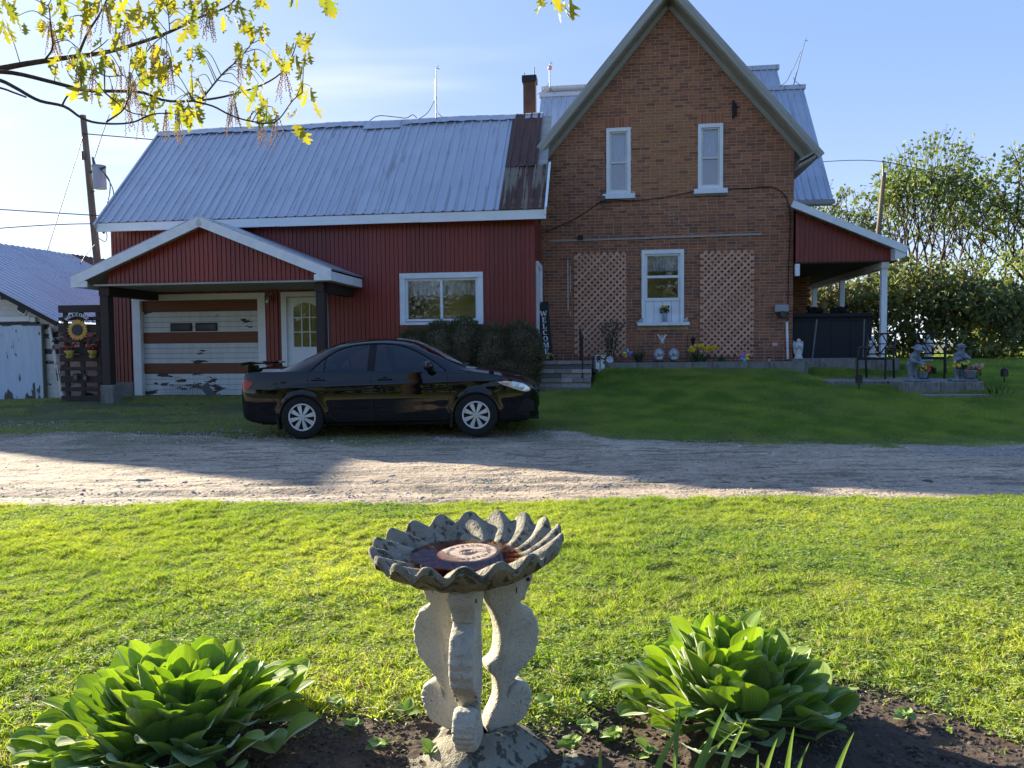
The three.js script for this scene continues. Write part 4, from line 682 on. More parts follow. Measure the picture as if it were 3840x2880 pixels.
// ---------- weathered shed at the edge ----------
{
  const yaw = -13 * PI / 180, S = thing('shed', 'low old shed with peeling white boards and grey ribbed steel roof', 'shed', [-10.3, 0, -17.5], yaw);
  // local: x along the front (left is -x), z forward, corner of the front right eave at origin
  const PW = std(0xffffff, 0.85, { map: tex(1024, 512, peel(0.37, 8.1, [0.80, 0.79, 0.75], [0.36, 0.32, 0.28], 0.08, 9, 16), 4, 2.2) });
  const DOORM = std(0xffffff, 0.8, { map: tex(1024, 1024, peel(0.325, 1.7, [0.74, 0.79, 0.84], [0.40, 0.37, 0.32], 0.21, 13, 3.2), 2.4, 1.75) });
  DOORM.map.offset.y = -0.29 / 1.75;
  const shift = g => { const t = g.attributes.uv, a = r() * 4, b = r() * 2; for (let i = 0; i < t.count; i++) t.setXY(i, t.getX(i) + a, t.getY(i) + b); return g; };
  const wx = -0.25, rise = 0.47, half = 5.0, r = rng(6);
  part('wall', [extr([[-9.8, 0.2], [wx - 0.02, 0.2], [wx - 0.02, 2.1], [-half, 2.14 + rise * half - 0.1], [-9.8, 2.1]], 0.06).translate(0, 0, -0.36), bb(wx - 0.10, wx - 0.03, 0.2, 2.1, -8.5, -0.36), bb(-9.8, wx - 0.03, 0.2, 2.1, -8.56, -8.5)], std(0x3c352e, 1), S);
  for (let k = 0; k < 34; k++) { const y = 0.24 + k * 0.115, xm = y < 2.08 ? wx : min(wx, -(y + 0.1 - 2.12) / rise); part('clapboard', shift(bx(xm + 9.7, 0.112, 0.018, (xm - 9.7) / 2, y + 0.056, -0.288 + 0.004 * (r() - 0.5), 0.06)), PW, S); if (y > 4) break; }
  for (let k = 0; k < 16; k++) { const g = bx(0.018, 0.112, 8.1, wx - 0.02 + 0.004 * r(), 0.30 + k * 0.115, -4.35, 0, 0, -0.06); part('clapboard', shift(g), PW, S); }
  const an = Math.atan(rise), L = half / cos(an);
  for (const side of [1, -1]) for (let k = 0; k < 12; k++) {
    const z = 0.05 - k * 0.74 - 0.37, g = ribPanel(0.745, L + 0.03 * r(), 0.186, 0.022);
    const uvs = g.attributes.uv, du = r() * 4; for (let i = 0; i < uvs.count; i++) uvs.setXY(i, uvs.getX(i) + du, uvs.getY(i) + du);
    g.rotateX(-(PI / 2 - an)).rotateY(side * PI / 2);    // eave edge at 0, climbing inward
    const m = part('roof_panel', g, (k === 8 || k === 9) && side > 0 ? RUSTD : STEEL, S, (k === 8 || k === 9) && side > 0 ? 'rusty roof panel' : undefined);
    m.position.set(side > 0 ? 0.03 : -2 * half - 0.03, 2.13 + 0.02 * (r() - 0.5) - (side > 0 ? 0.0 : 0), z);
  }
  part('rake_board', [bar([0.02, 2.06, 0.03], [-half, 2.06 + rise * half, 0.03], 0.10, 0.03)], std(0x2b2a29, 0.9), S);
  const D = part('sliding_door', rbx(2.4, 1.78, 0.05, 0.008, -1.82, 1.18, -0.20), DOORM, S, 'big white door with peeling paint'); part('door_edge', bb(-0.62, -0.595, 0.3, 2.06, -0.235, -0.165), std(0x6d6a58, 0.9), D);
  part('door_track', [bb(-3.2, -0.75, 2.09, 2.13, -0.26, -0.17)], BLACK, S); part('track_cover', [bb(-3.2, -0.95, 2.15, 2.26, -0.27, -0.18), bb(-0.95, -0.8, 2.12, 2.24, -0.27, -0.19)], WHITED, S);
  part('loose_board', bar([-0.42, 2.0, -0.2], [-0.02, 0.25, -0.1], 0.16, 0.02), PW, S);
  part('small_vent', bx(0.2, 0.27, 0.05, -1.18, 2.5, -0.25, 0, 0, -0.5), BLACK, S); part('vent_frame', bx(0.27, 0.34, 0.03, -1.18, 2.5, -0.262, 0, 0, -0.5), WHITED, S);
}
// building added out of view to throw the pointed shadow on the lane
{
  const B = thing('shadow_building', 'plank building added out of view beyond the shed to shade the lane', 'shadow_building', [-19.95, 0, -23.9], 0.589);
  part('wall', [extr([[-3.6, 0.2], [2.6, 0.2], [2.6, 6.9], [0, 7.9], [-3.6, 4.2]], 0.2).translate(0, 0, -0.5), bb(2.4, 2.6, 0.2, 6.9, -6, -0.51)], GREYWOOD, B);
  part('roof', [bar([-0.02, 8.03, -3], [2.9, 6.95, -3], 0.06, 6), bar([0, 8.03, -3], [-3.8, 3.96, -3], 0.06, 6)], STEEL, B);
}

// ---------- black sedan ----------
{
  const C = thing('sedan_car', 'black four-door sedan parked side-on on the gravel in front of the garage', 'car', [-4.10, 0, -12.33], -0.036);
  const topT = [[0, 0.66], [0.03, 0.84], [0.075, 1.01], [0.14, 1.055], [0.4, 1.08], [0.72, 1.095], [1.0, 1.225], [1.37, 1.405], [1.7, 1.472], [2.0, 1.495], [2.3, 1.49], [2.6, 1.44], [3.0, 1.265], [3.38, 1.075], [3.55, 1.035], [3.9, 0.985], [4.2, 0.92], [4.36, 0.86], [4.47, 0.765], [4.54, 0.62]];
  const wbT = [[0, 0.60], [0.03, 0.68], [0.1, 0.755], [0.28, 0.815], [0.7, 0.86], [1.2, 0.872], [3.4, 0.872], [3.85, 0.85], [4.12, 0.815], [4.32, 0.745], [4.44, 0.655], [4.51, 0.55], [4.54, 0.46]];
  const wrT = [[0, 0.52], [0.1, 0.64], [0.3, 0.67], [0.74, 0.655], [1.05, 0.60], [1.4, 0.55], [1.9, 0.55], [2.5, 0.545], [2.75, 0.57], [3.1, 0.64], [3.4, 0.70], [3.8, 0.71], [4.15, 0.66], [4.4, 0.54], [4.54, 0.36]];
  const ybT = [[0, 0.50], [0.03, 0.38], [0.09, 0.30], [0.25, 0.245], [0.6, 0.21], [3.9, 0.20], [4.3, 0.215], [4.45, 0.27], [4.51, 0.36], [4.54, 0.44]];
  const top = x => interpS(topT, x), wb = x => interpS(wbT, x), wr = x => interpS(wrT, x), yb = x => interpS(ybT, x);
  const belt = x => min(lerp(1.0, 0.955, clamp((x - 1) / 2.3)), top(x) - 0.075), rail = x => { const k = smooth(0.7, 1.3, x) * smooth(3.42, 2.7, x); return top(x) - lerp(0.035, 0.075, k); };
  const prof = y => interpS([[0.18, 0.915], [0.24, 0.955], [0.35, 0.972], [0.48, 0.985], [0.60, 1.0], [0.72, 0.998], [0.8, 0.985], [0.88, 0.972], [1.0, 0.945]], y);
  const crease = (x, y) => 0.010 * exp(-pow((y - 0.79 - 0.02 * (x - 2)) / 0.035, 2)) * smooth(0.5, 1.2, x) * smooth(3.9, 3.3, x);
  const flare = (x, y) => { let f = 0; for (const xw of [1.0, 3.6]) { const d = hypot(x - xw, y - 0.315) - 0.345; f += 0.016 * exp(-pow(d / 0.05, 2)); } return f; };
  const zSide = (x, y) => { const b = belt(x); if (y <= b) return wb(x) * prof(y) + crease(x, y) + flare(x, y); const r = max(rail(x), b + 0.01), t = clamp((y - b) / (r - b)); return lerp(wb(x) * prof(b), wr(x), t) + 0.028 * sin(PI * t) * smooth(0.7, 1.3, x) * smooth(3.5, 2.8, x); };
  const arch = x => { let y = 0; for (const xw of [1.0, 3.6]) { const d = abs(x - xw); if (d < 0.345) y = 0.315 + sqrt(0.345 * 0.345 - d * d); } return y; };
  const xs = []; for (let k = 0; k <= 230; k++) xs.push(4.54 * k / 230);
  for (const xw of [1.0, 3.6]) for (const s of [-1, 1]) for (const d of [0.3455, 0.3445, 0.343, 0.34, 0.335, 0.325]) xs.push(xw + s * d);
  for (const d of [0.004, 0.01, 0.018]) xs.push(d, 4.54 - d);
  xs.sort((p, q) => p - q);
  const NL = 22, NU = 22, NT = 14, sec = x => {
    const y0 = max(yb(x), arch(x)), b = belt(x), r = rail(x), T = top(x), out = [];
    out.push([y0, zSide(x, y0) - (arch(x) > 0 ? 0.05 : 0.12)]);
    for (let k = 0; k <= NL; k++) { const y = lerp(y0, max(b, y0), k / NL); out.push([y, zSide(x, y)]); }
    for (let k = 1; k <= NU; k++) { const y = lerp(b, r, k / NU); out.push([y, zSide(x, y)]); }
    for (let k = 1; k <= NT; k++) { const z = wr(x) * (1 - k / NT); out.push([r + (T - r) * (1 - pow(z / wr(x), 2.2)), z]); }
    return out;
  };
  const lineY = (...p) => x => interpS(p, x);
  const arcTop = lineY([1.12, 1.0], [1.2, 1.08], [1.32, 1.19], [1.5, 1.305], [1.7, 1.365], [2.0, 1.397], [2.3, 1.39], [2.5, 1.355], [2.75, 1.25], [3.0, 1.105], [3.15, 0.99]);
  const hole = (x, y, isTop, z) => {   // openings for the glass
    if (!isTop) { if (x < 1.17 || x > 3.08 || abs(x - 1.34) < 0.02 || abs(x - 2.043) < 0.062) return false; const lo = x < 2.04 ? 1.015 : interpS([[2.0, 1.0], [3.2, 0.98]], x), t = arcTop(x) - (x > 2.04 ? 0.03 : 0.018); return y > lo && y < t; }
    return (x > 2.63 && x < 3.33 && abs(z) < wr(x) * 0.92) || (x > 0.84 && x < 1.36 && abs(z) < wr(x) * 0.88);
  };
  const half = side => {
    const pos = [], idx = [], S = xs.map(sec), m = S[0].length;
    xs.forEach((x, i) => S[i].forEach(([y, z]) => pos.push(x, y, z * side)));
    for (let i = 0; i < xs.length - 1; i++) for (let j = 0; j < m - 1; j++) { const a = i * m + j, b = a + 1, c = a + m, d = c + 1, cx = (xs[i] + xs[i + 1]) / 2, cy = (S[i][j][0] + S[i + 1][j + 1][0]) / 2, cz = (S[i][j][1] + S[i + 1][j + 1][1]) / 2; if (hole(cx, cy, j > NL + NU, cz)) continue; side > 0 ? idx.push(a, c, d, a, d, b) : idx.push(a, d, c, a, b, d); }
    const c0 = pos.length / 3; // end caps
    for (const [i, f] of [[0, 1], [xs.length - 1, -1]]) { const o = pos.length / 3; S[i].forEach(([y, z]) => pos.push(xs[i], y, z * side)); S[i].forEach(([y]) => pos.push(xs[i], y, 0)); for (let j = 0; j < m - 1; j++) idx.push(o + j, o + j + 1, o + m + j + 1, o + j, o + m + j + 1, o + m + j); }
    const g = new THREE.BufferGeometry(); g.setAttribute('position', new THREE.Float32BufferAttribute(pos, 3)); g.setAttribute('uv', new THREE.Float32BufferAttribute(new Float32Array(pos.length / 3 * 2), 2)); g.setIndex(idx); g.computeVertexNormals(); return g;
  };
  const PAINT = phys(0x07080a, 0.4, { clearcoat: 1, clearcoatRoughness: 0.03, specularIntensity: 0 });
  const TINT = phys(0xb9c3c4, 0.02, { transmission: 1, thickness: 0, ior: 1.55 }), RUB = std(0x060606, 0.8), SILVER = std(0xb9bcbe, 0.3, { metalness: 0.55 });
  part('body', [half(1), half(-1)], PAINT, C);
  const patch = (x0, x1, lo, hi, off, nx = 40, ny = 10, side = 1) => gridGeo(nx, ny, (u, v) => { const x = lerp(x0, x1, u), a = lo(x), b = hi(x), y = lerp(a, max(a, b), v); return [x, y, side * (zSide(x, y) + off)]; });
  const rearLo = () => 1.005, frontLo = lineY([2.0, 0.99], [3.2, 0.968]);
  for (const side of [1, -1]) {
    part('side_window', patch(1.13, 1.325, rearLo, x => arcTop(x), 0.006, 24, 10, side), TINT, C); part('side_window', patch(1.355, 1.985, rearLo, x => arcTop(x), 0.006, 40, 12, side), TINT, C); part('side_window', patch(2.10, 3.13, frontLo, x => arcTop(x) - 0.012, 0.006, 50, 12, side), TINT, C);
    part('window_pillar', [patch(1.325, 1.355, rearLo, arcTop, 0.007, 4, 10, side), patch(1.985, 2.1, rearLo, arcTop, 0.0065, 6, 10, side)], RUB, C);
    const trim = []; for (let k = 0; k <= 50; k++) { const x = lerp(1.13, 3.15, k / 50), y = arcTop(x); trim.push([x, y + 0.004, side * (zSide(x, y) + 0.006)]); }
    part('window_visor', tube(trim, 0.012, 90, 6), RUB, C);
    const seam = pts => tube(pts.map(([x, y]) => [x, y, side * (zSide(x, y) + 0.0005)]), 0.0042, 60, 5);
    part('door_seam', seam([[2.04, 0.99], [2.045, 0.85], [2.05, 0.7], [2.05, 0.5], [2.05, 0.27]]), BLACK, C); part('door_seam', seam([[3.17, 0.95], [3.2, 0.8], [3.2, 0.6], [3.18, 0.4], [3.16, 0.27]]), BLACK, C);
    part('door_seam', seam([[1.12, 0.995], [1.09, 0.9], [1.13, 0.78], [1.25, 0.66], [1.36, 0.5], [1.42, 0.35], [1.5, 0.275], [2.0, 0.265], [2.6, 0.262], [3.15, 0.265]]), BLACK, C); part('bumper_seam', seam([[0.06, 0.66], [0.3, 0.655], [0.5, 0.62], [0.62, 0.56]]), BLACK, C); part('bumper_seam', seam([[3.86, 0.58], [4.0, 0.66], [4.1, 0.7], [4.3, 0.72]]), BLACK, C);
    part('hood_seam', seam([[3.33, 0.99], [3.6, 0.955], [3.9, 0.905], [4.1, 0.855], [4.28, 0.79]]), BLACK, C);
    for (const x of [1.23, 2.23]) { const y = 0.875, z = zSide(x, y); const h = part('door_handle', rbx(0.21, 0.026, 0.024, 0.01, x + 0.02, y, side * (z + 0.022)), PAINT, C); part('handle_cup', sph(0.05, x + 0.02, y - 0.002, side * (z - 0.006), 1.1, 0.75, 0.2), RUB, h); }
    const m = part('mirror', sph(0.115, 2.93, 1.06, side * 1.0, 0.62, 0.72, 0.95, 20), PAINT, C); part('mirror_arm', bar([2.97, 0.985, side * 0.80], [2.95, 1.02, side * 0.97], 0.05, 0.05), RUB, m);
    part('headlight', patch(3.93, 4.40, lineY([3.93, 0.80], [4.05, 0.745], [4.2, 0.69], [4.32, 0.655], [4.40, 0.66]), lineY([3.93, 0.805], [4.05, 0.815], [4.2, 0.80], [4.32, 0.765], [4.40, 0.70]), 0.006, 30, 10, side), phys(0xb8c2c8, 0.12, { clearcoat: 1, metalness: 0.5 }), C);
    part('indicator', patch(3.97, 4.09, lineY([3.97, 0.79], [4.09, 0.735]), lineY([3.97, 0.803], [4.09, 0.79]), 0.010, 10, 4, side), phys(0xd9720c, 0.2, { clearcoat: 1 }), C);
    part('headlight_lens', sph(0.055, 4.27, 0.725, side * (zSide(4.27, 0.725) - 0.025), 1, 1, 1), phys(0xdfe6ea, 0.08, { clearcoat: 1, metalness: 0.4 }), C);
    part('tail_light', patch(0.035, 0.25, lineY([0.035, 0.74], [0.16, 0.745], [0.25, 0.82]), lineY([0.035, 0.885], [0.14, 0.885], [0.25, 0.845]), 0.008, 20, 8, side), phys(0x8f0105, 0.3), C);
    part('fog_recess', patch(4.22, 4.46, () => 0.36, lineY([4.22, 0.40], [4.34, 0.55], [4.46, 0.5]), 0.004, 16, 8, side), RUB, C);
    part('mud_flap', [rbx(0.03, 0.2, 0.16, 0.01, 3.235, 0.24, side * 0.79, 0, 0, -0.12), rbx(0.03, 0.2, 0.16, 0.01, 0.63, 0.23, side * 0.78, 0, 0, 0.1)], std(0x1c1b1a, 0.9), C);
    const lip = xw => tube(Array.from({ length: 25 }, (_, k) => { const a = PI * k / 24, x = xw + 0.345 * cos(a), y = 0.315 + 0.345 * sin(a); return [x, y, side * (zSide(x, y) - 0.004)]; }), 0.009, 50, 6);
    part('wheel_arch_lip', lip(1.0), PAINT, C); part('wheel_arch_lip', lip(3.6), PAINT, C);
  }
  const topPatch = (x0, x1, f0, f1, off) => gridGeo(30, 30, (u, v) => { const x = lerp(x0, x1, u), k = lerp(f0, f1, u), z = wr(x) * k * (v * 2 - 1), r = rail(x), T = top(x); return [x + (x > 2 ? off : -off) * 0.6, r + (T - r) * (1 - pow(abs(z) / wr(x), 2.2)) + off, z]; });
  part('windshield', topPatch(2.60, 3.36, 0.95, 0.97, 0.006), TINT, C); part('rear_window', topPatch(0.80, 1.40, 0.93, 0.9, 0.006), TINT, C);
  part('wiper', [bar([3.34, 1.075, 0.1], [3.18, 1.15, 0.55], 0.012), bar([3.34, 1.075, -0.35], [3.2, 1.16, 0.0], 0.012)], BLACK, C);
  part('cowl', gridGeo(4, 20, (u, v) => { const x = lerp(3.36, 3.44, u), z = wr(x) * 0.95 * (v * 2 - 1); return [x, rail(x) + (top(x) - rail(x)) * (1 - pow(abs(z) / wr(x), 2.2)) + 0.004, z]; }), RUB, C);
  part('spoiler', [extr([[0.0, 1.115], [0.03, 1.09], [0.27, 1.12], [0.30, 1.14], [0.15, 1.16], [0.02, 1.145]], 1.22, 0).translate(0, 0, -0.61), bb(0.10, 0.24, 1.02, 1.105, 0.5, 0.58), bb(0.10, 0.24, 1.02, 1.105, -0.58, -0.5)], PAINT, C);
  part('grille', [rbx(0.05, 0.13, 0.7, 0.02, 4.515, 0.60, 0), rbx(0.06, 0.14, 0.9, 0.02, 4.49, 0.35, 0)], RUB, C);
  part('front_plate_lip', [rbx(0.22, 0.03, 1.2, 0.01, 4.42, 0.245, 0)], RUB, C);
  part('underbody', [bb(0.3, 4.25, 0.19, 0.5, -0.6, 0.6), bb(1.36, 3.24, 0.19, 0.24, -0.79, 0.79)], BLACK, C);
  part('wheel_well', [1.0, 3.6].flatMap(xw => [1, -1].map(s => metric(new THREE.CylinderGeometry(0.35, 0.35, 0.26, 24, 1, true, 0, PI).rotateZ(PI / 2).rotateY(PI / 2)).translate(xw, 0.315, s * 0.7))), std(0x0a0a0a, 1), C);
  // cabin
  const SEAT = std(0x4a4744, 0.95), DASH = std(0x2b2b2c, 0.8);
  for (const [x, z] of [[2.25, 0.36], [2.25, -0.36]]) { const q = part('seat', [rbx(0.5, 0.16, 0.48, 0.05, x + 0.1, 0.55, z), rbx(0.14, 0.58, 0.46, 0.05, x - 0.2, 0.85, z, 0, 0, 0.22)], SEAT, C); part('headrest', rbx(0.1, 0.17, 0.25, 0.04, x - 0.29, 1.2, z, 0, 0, 0.15), SEAT, q); }
  const bench = part('rear_seat', [rbx(0.5, 0.16, 1.2, 0.05, 1.45, 0.57, 0), rbx(0.14, 0.5, 1.2, 0.05, 1.17, 0.84, 0, 0, 0, 0.3)], SEAT, C); part('headrest', [rbx(0.1, 0.14, 0.24, 0.04, 1.08, 1.13, 0.36), rbx(0.1, 0.14, 0.24, 0.04, 1.08, 1.13, -0.36)], SEAT, bench);
  part('dashboard', [rbx(0.45, 0.25, 1.36, 0.07, 3.12, 0.88, 0), rbx(1.2, 0.06, 1.3, 0.02, 2.2, 0.47, 0), rbx(0.5, 0.03, 1.2, 0.01, 0.92, 1.0, 0)], DASH, C); part('steering_wheel', [metric(new THREE.TorusGeometry(0.18, 0.016, 8, 28).rotateY(PI / 2).rotateZ(0.35)).translate(2.78, 0.98, -0.36)], DASH, C);
  // wheels
  const tyreG = metric(new THREE.LatheGeometry([[0.205, -0.095], [0.25, -0.105], [0.30, -0.10], [0.317, -0.085], [0.320, -0.04], [0.320, 0.04], [0.317, 0.085], [0.30, 0.10], [0.25, 0.105], [0.205, 0.095]].map(p => new THREE.Vector2(...p)), 48)).rotateX(PI / 2);
  const tread = []; for (let k = 0; k < 60; k++) { const a = k / 60 * 2 * PI; tread.push(bx(0.018, 0.012, 0.05, 0.3185 * cos(a), 0.3185 * sin(a), 0.07, 0, 0, a + PI / 2)); }
  const spoke = extr([[-0.017, 0.045], [0.017, 0.045], [0.035, 0.178], [0.028, 0.188], [-0.028, 0.188], [-0.035, 0.178]], 0.012, 0.004);
  const TYRE = std(0x1a1a19, 0.92, { bumpMap: noiseBump, bumpScale: 0.004 }), HUB = std(0xc4c6c6, 0.38, { metalness: 0.35 });
  const wheel0 = new THREE.Group(); wheel0.name = 'wheel';
  part('tyre', [tyreG, ...tread], TYRE, wheel0);
  part('hub_cap', [metric(new THREE.TorusGeometry(0.195, 0.013, 8, 48)).translate(0, 0, 0.097), cyl([0, 0, 0.07], [0, 0, 0.112], 0.05, 0.042, 24), ...Array.from({ length: 8 }, (_, k) => spoke.clone().rotateX(-0.10).translate(0, 0, 0.092).rotateZ(k * PI / 4 + 0.2))], HUB, wheel0);
  part('rim', [cyl([0, 0, 0.0], [0, 0, 0.065], 0.2, 0.2, 32)], std(0x121212, 0.8), wheel0);
  part('hub_emblem', [metric(new THREE.TorusGeometry(0.02, 0.003, 6, 24).scale(1.25, 0.85, 1)).translate(0, 0, 0.114), metric(new THREE.TorusGeometry(0.01, 0.0025, 6, 20).scale(0.7, 1.5, 1)).translate(0, 0, 0.114)], SILVER, wheel0);
  for (const [x, z, s] of [[1.0, 0.765, 1], [3.6, 0.765, 1], [1.0, -0.765, -1], [3.6, -0.765, -1]]) { const w = wheel0.clone(); w.position.set(x, 0.32, z); if (s < 0) w.rotation.y = PI; w.rotation.z = x > 2 ? 0.2 : 0.05; C.add(w); }
  const gr = ground(-3.1, 11.5), gf = ground(-0.5, 11.4); C.position.y = gr + 0.006; C.rotation.z = Math.atan((gf - gr + 0.02) / 2.6);
}

// ---------- utility poles and wires ----------
const POLE = std(0xffffff, 0.95, { map: tex(128, 512, (u, v) => mix3([0.36, 0.33, 0.28], [0.53, 0.49, 0.42], fbm(u * 16, v * 5, 4)), 0.5, 2) });
const WIRE = std(0x3c3f44, 0.6);
{
  const P = thing('utility_pole', 'leaning wooden utility pole with grey transformer behind the garage', 'utility pole', [-12.65, 0.3, -24]);
  part('pole', cyl([0.1, -0.3, 0], [-0.46, 8.38, 0], 0.135, 0.085, 14), POLE, P);
  const T = part('transformer', [cyl([0.06, 6.12, 0.12], [0.04, 6.78, 0.12], 0.185, 0.195, 20)], std(0x9aa3ab, 0.45, { metalness: 0.2 }), P);
  part('bushing', [cyl([-0.1, 6.85, 0.12], [-0.14, 7.08, 0.12], 0.05, 0.03), cyl([0.2, 6.7, 0.25], [0.32, 6.74, 0.3], 0.035)], std(0x4b4f54, 0.4), T); part('transformer_lid', cyl([0.04, 6.78, 0.12], [0.04, 6.82, 0.12], 0.205, 0.20, 20), std(0x8a939b, 0.45), T);
  part('bracket', [bar([-0.3, 6.65, 0], [-0.18, 6.65, 0.1], 0.06), bar([-0.27, 6.05, 0], [-0.16, 6.05, 0.1], 0.06)], ROD, P);
  part('insulator', [cyl([-0.42, 7.0, 0.14], [-0.42, 7.25, 0.14], 0.05), cyl([-0.2, 5.05, 0.15], [0.05, 5.0, 0.15], 0.05), sph(0.05, 0.12, 4.98, 0.16), sph(0.04, 0.14, 4.78, 0.16)], std(0x55585c, 0.5), P);
  part('drop_wire', [tube([[0.15, 6.72, 0.3], [0.45, 6.3, 0.3], [0.3, 5.5, 0.3], [-0.02, 5.1, 0.2]], 0.014), tube([[0.2, 6.7, 0.3], [0.55, 6.0, 0.3], [0.4, 5.4, 0.3], [0.0, 4.95, 0.2]], 0.014), tube([[-0.1, 7.05, 0.1], [0.1, 7.6, 0.1], [0.35, 8.4, 0.0]], 0.012), tube([[0.0, 5.0, 0.2], [0.25, 4.75, 0.2], [0.2, 4.5, 0.2], [0.0, 4.6, 0.2]], 0.012)], WIRE, P);
  const wires = [['power line running off to the side at mid height of the pole', [[-30, 6.9, -24], [-20, 6.15, -24], [-12.95, 5.62, -23.85], [-9, 5.4, -24.1], [-6, 5.4, -24.5]]], ['lower cable running off level from the leaning pole', [[-30, 4.45, -24.5], [-20, 5.0, -24.2], [-12.85, 5.35, -23.85], [-9.5, 5.1, -23.9]]], ['thin wire dropping from the pole top over the red roof', [[-13.1, 8.1, -23.9], [-9, 7.75, -24], [-2, 7.3, -24.5]]]];
  for (const [l, p] of wires) solo('overhead_wire', l, 'wire', tube(p, 0.016, 60, 5), WIRE);
  const G = thing('guy_wire', 'guy wire with grey insulator slanting down from the pole top', 'wire', [0, 0, 0]);
  part('strand', tube([[-13.08, 8.0, -23.9], [-14.2, 3.9, -23.4], [-15.2, 0.3, -23]], 0.011, 30, 5), WIRE, G); part('insulator', cyl([-14.17, 4.05, -23.4], [-14.24, 3.75, -23.38], 0.06, 0.06), std(0x8b8f92, 0.4), G);
  solo('overhead_wire', 'thin black cable hanging down beside the leaning pole', 'wire', tube([[-12.78, 4.7, -23.8], [-13.0, 4.3, -23.6], [-13.25, 3.6, -23.4], [-13.5, 2.6, -23]], 0.011, 30, 5), WIRE);
  const F = thing('utility_pole', 'slanting wooden utility pole among the trees beyond the porch', 'utility pole', [13.75, 0.9, -30]);
  part('pole', cyl([0, -1, 0], [0.67, 7.15, 0], 0.12, 0.08, 12), POLE, F); part('pin', [cyl([0.6, 7.0, 0.08], [0.57, 7.55, 0.08], 0.03), sph(0.05, 0.57, 7.55, 0.08)], ROD, F);
  solo('overhead_wire', 'thin line strung to the far slanting pole', 'wire', tube([[7, 8.5, -30], [11, 8.45, -30], [14.32, 8.45, -29.92], [20, 7.3, -31], [28, 6.4, -33]], 0.014, 50, 5), WIRE);
}
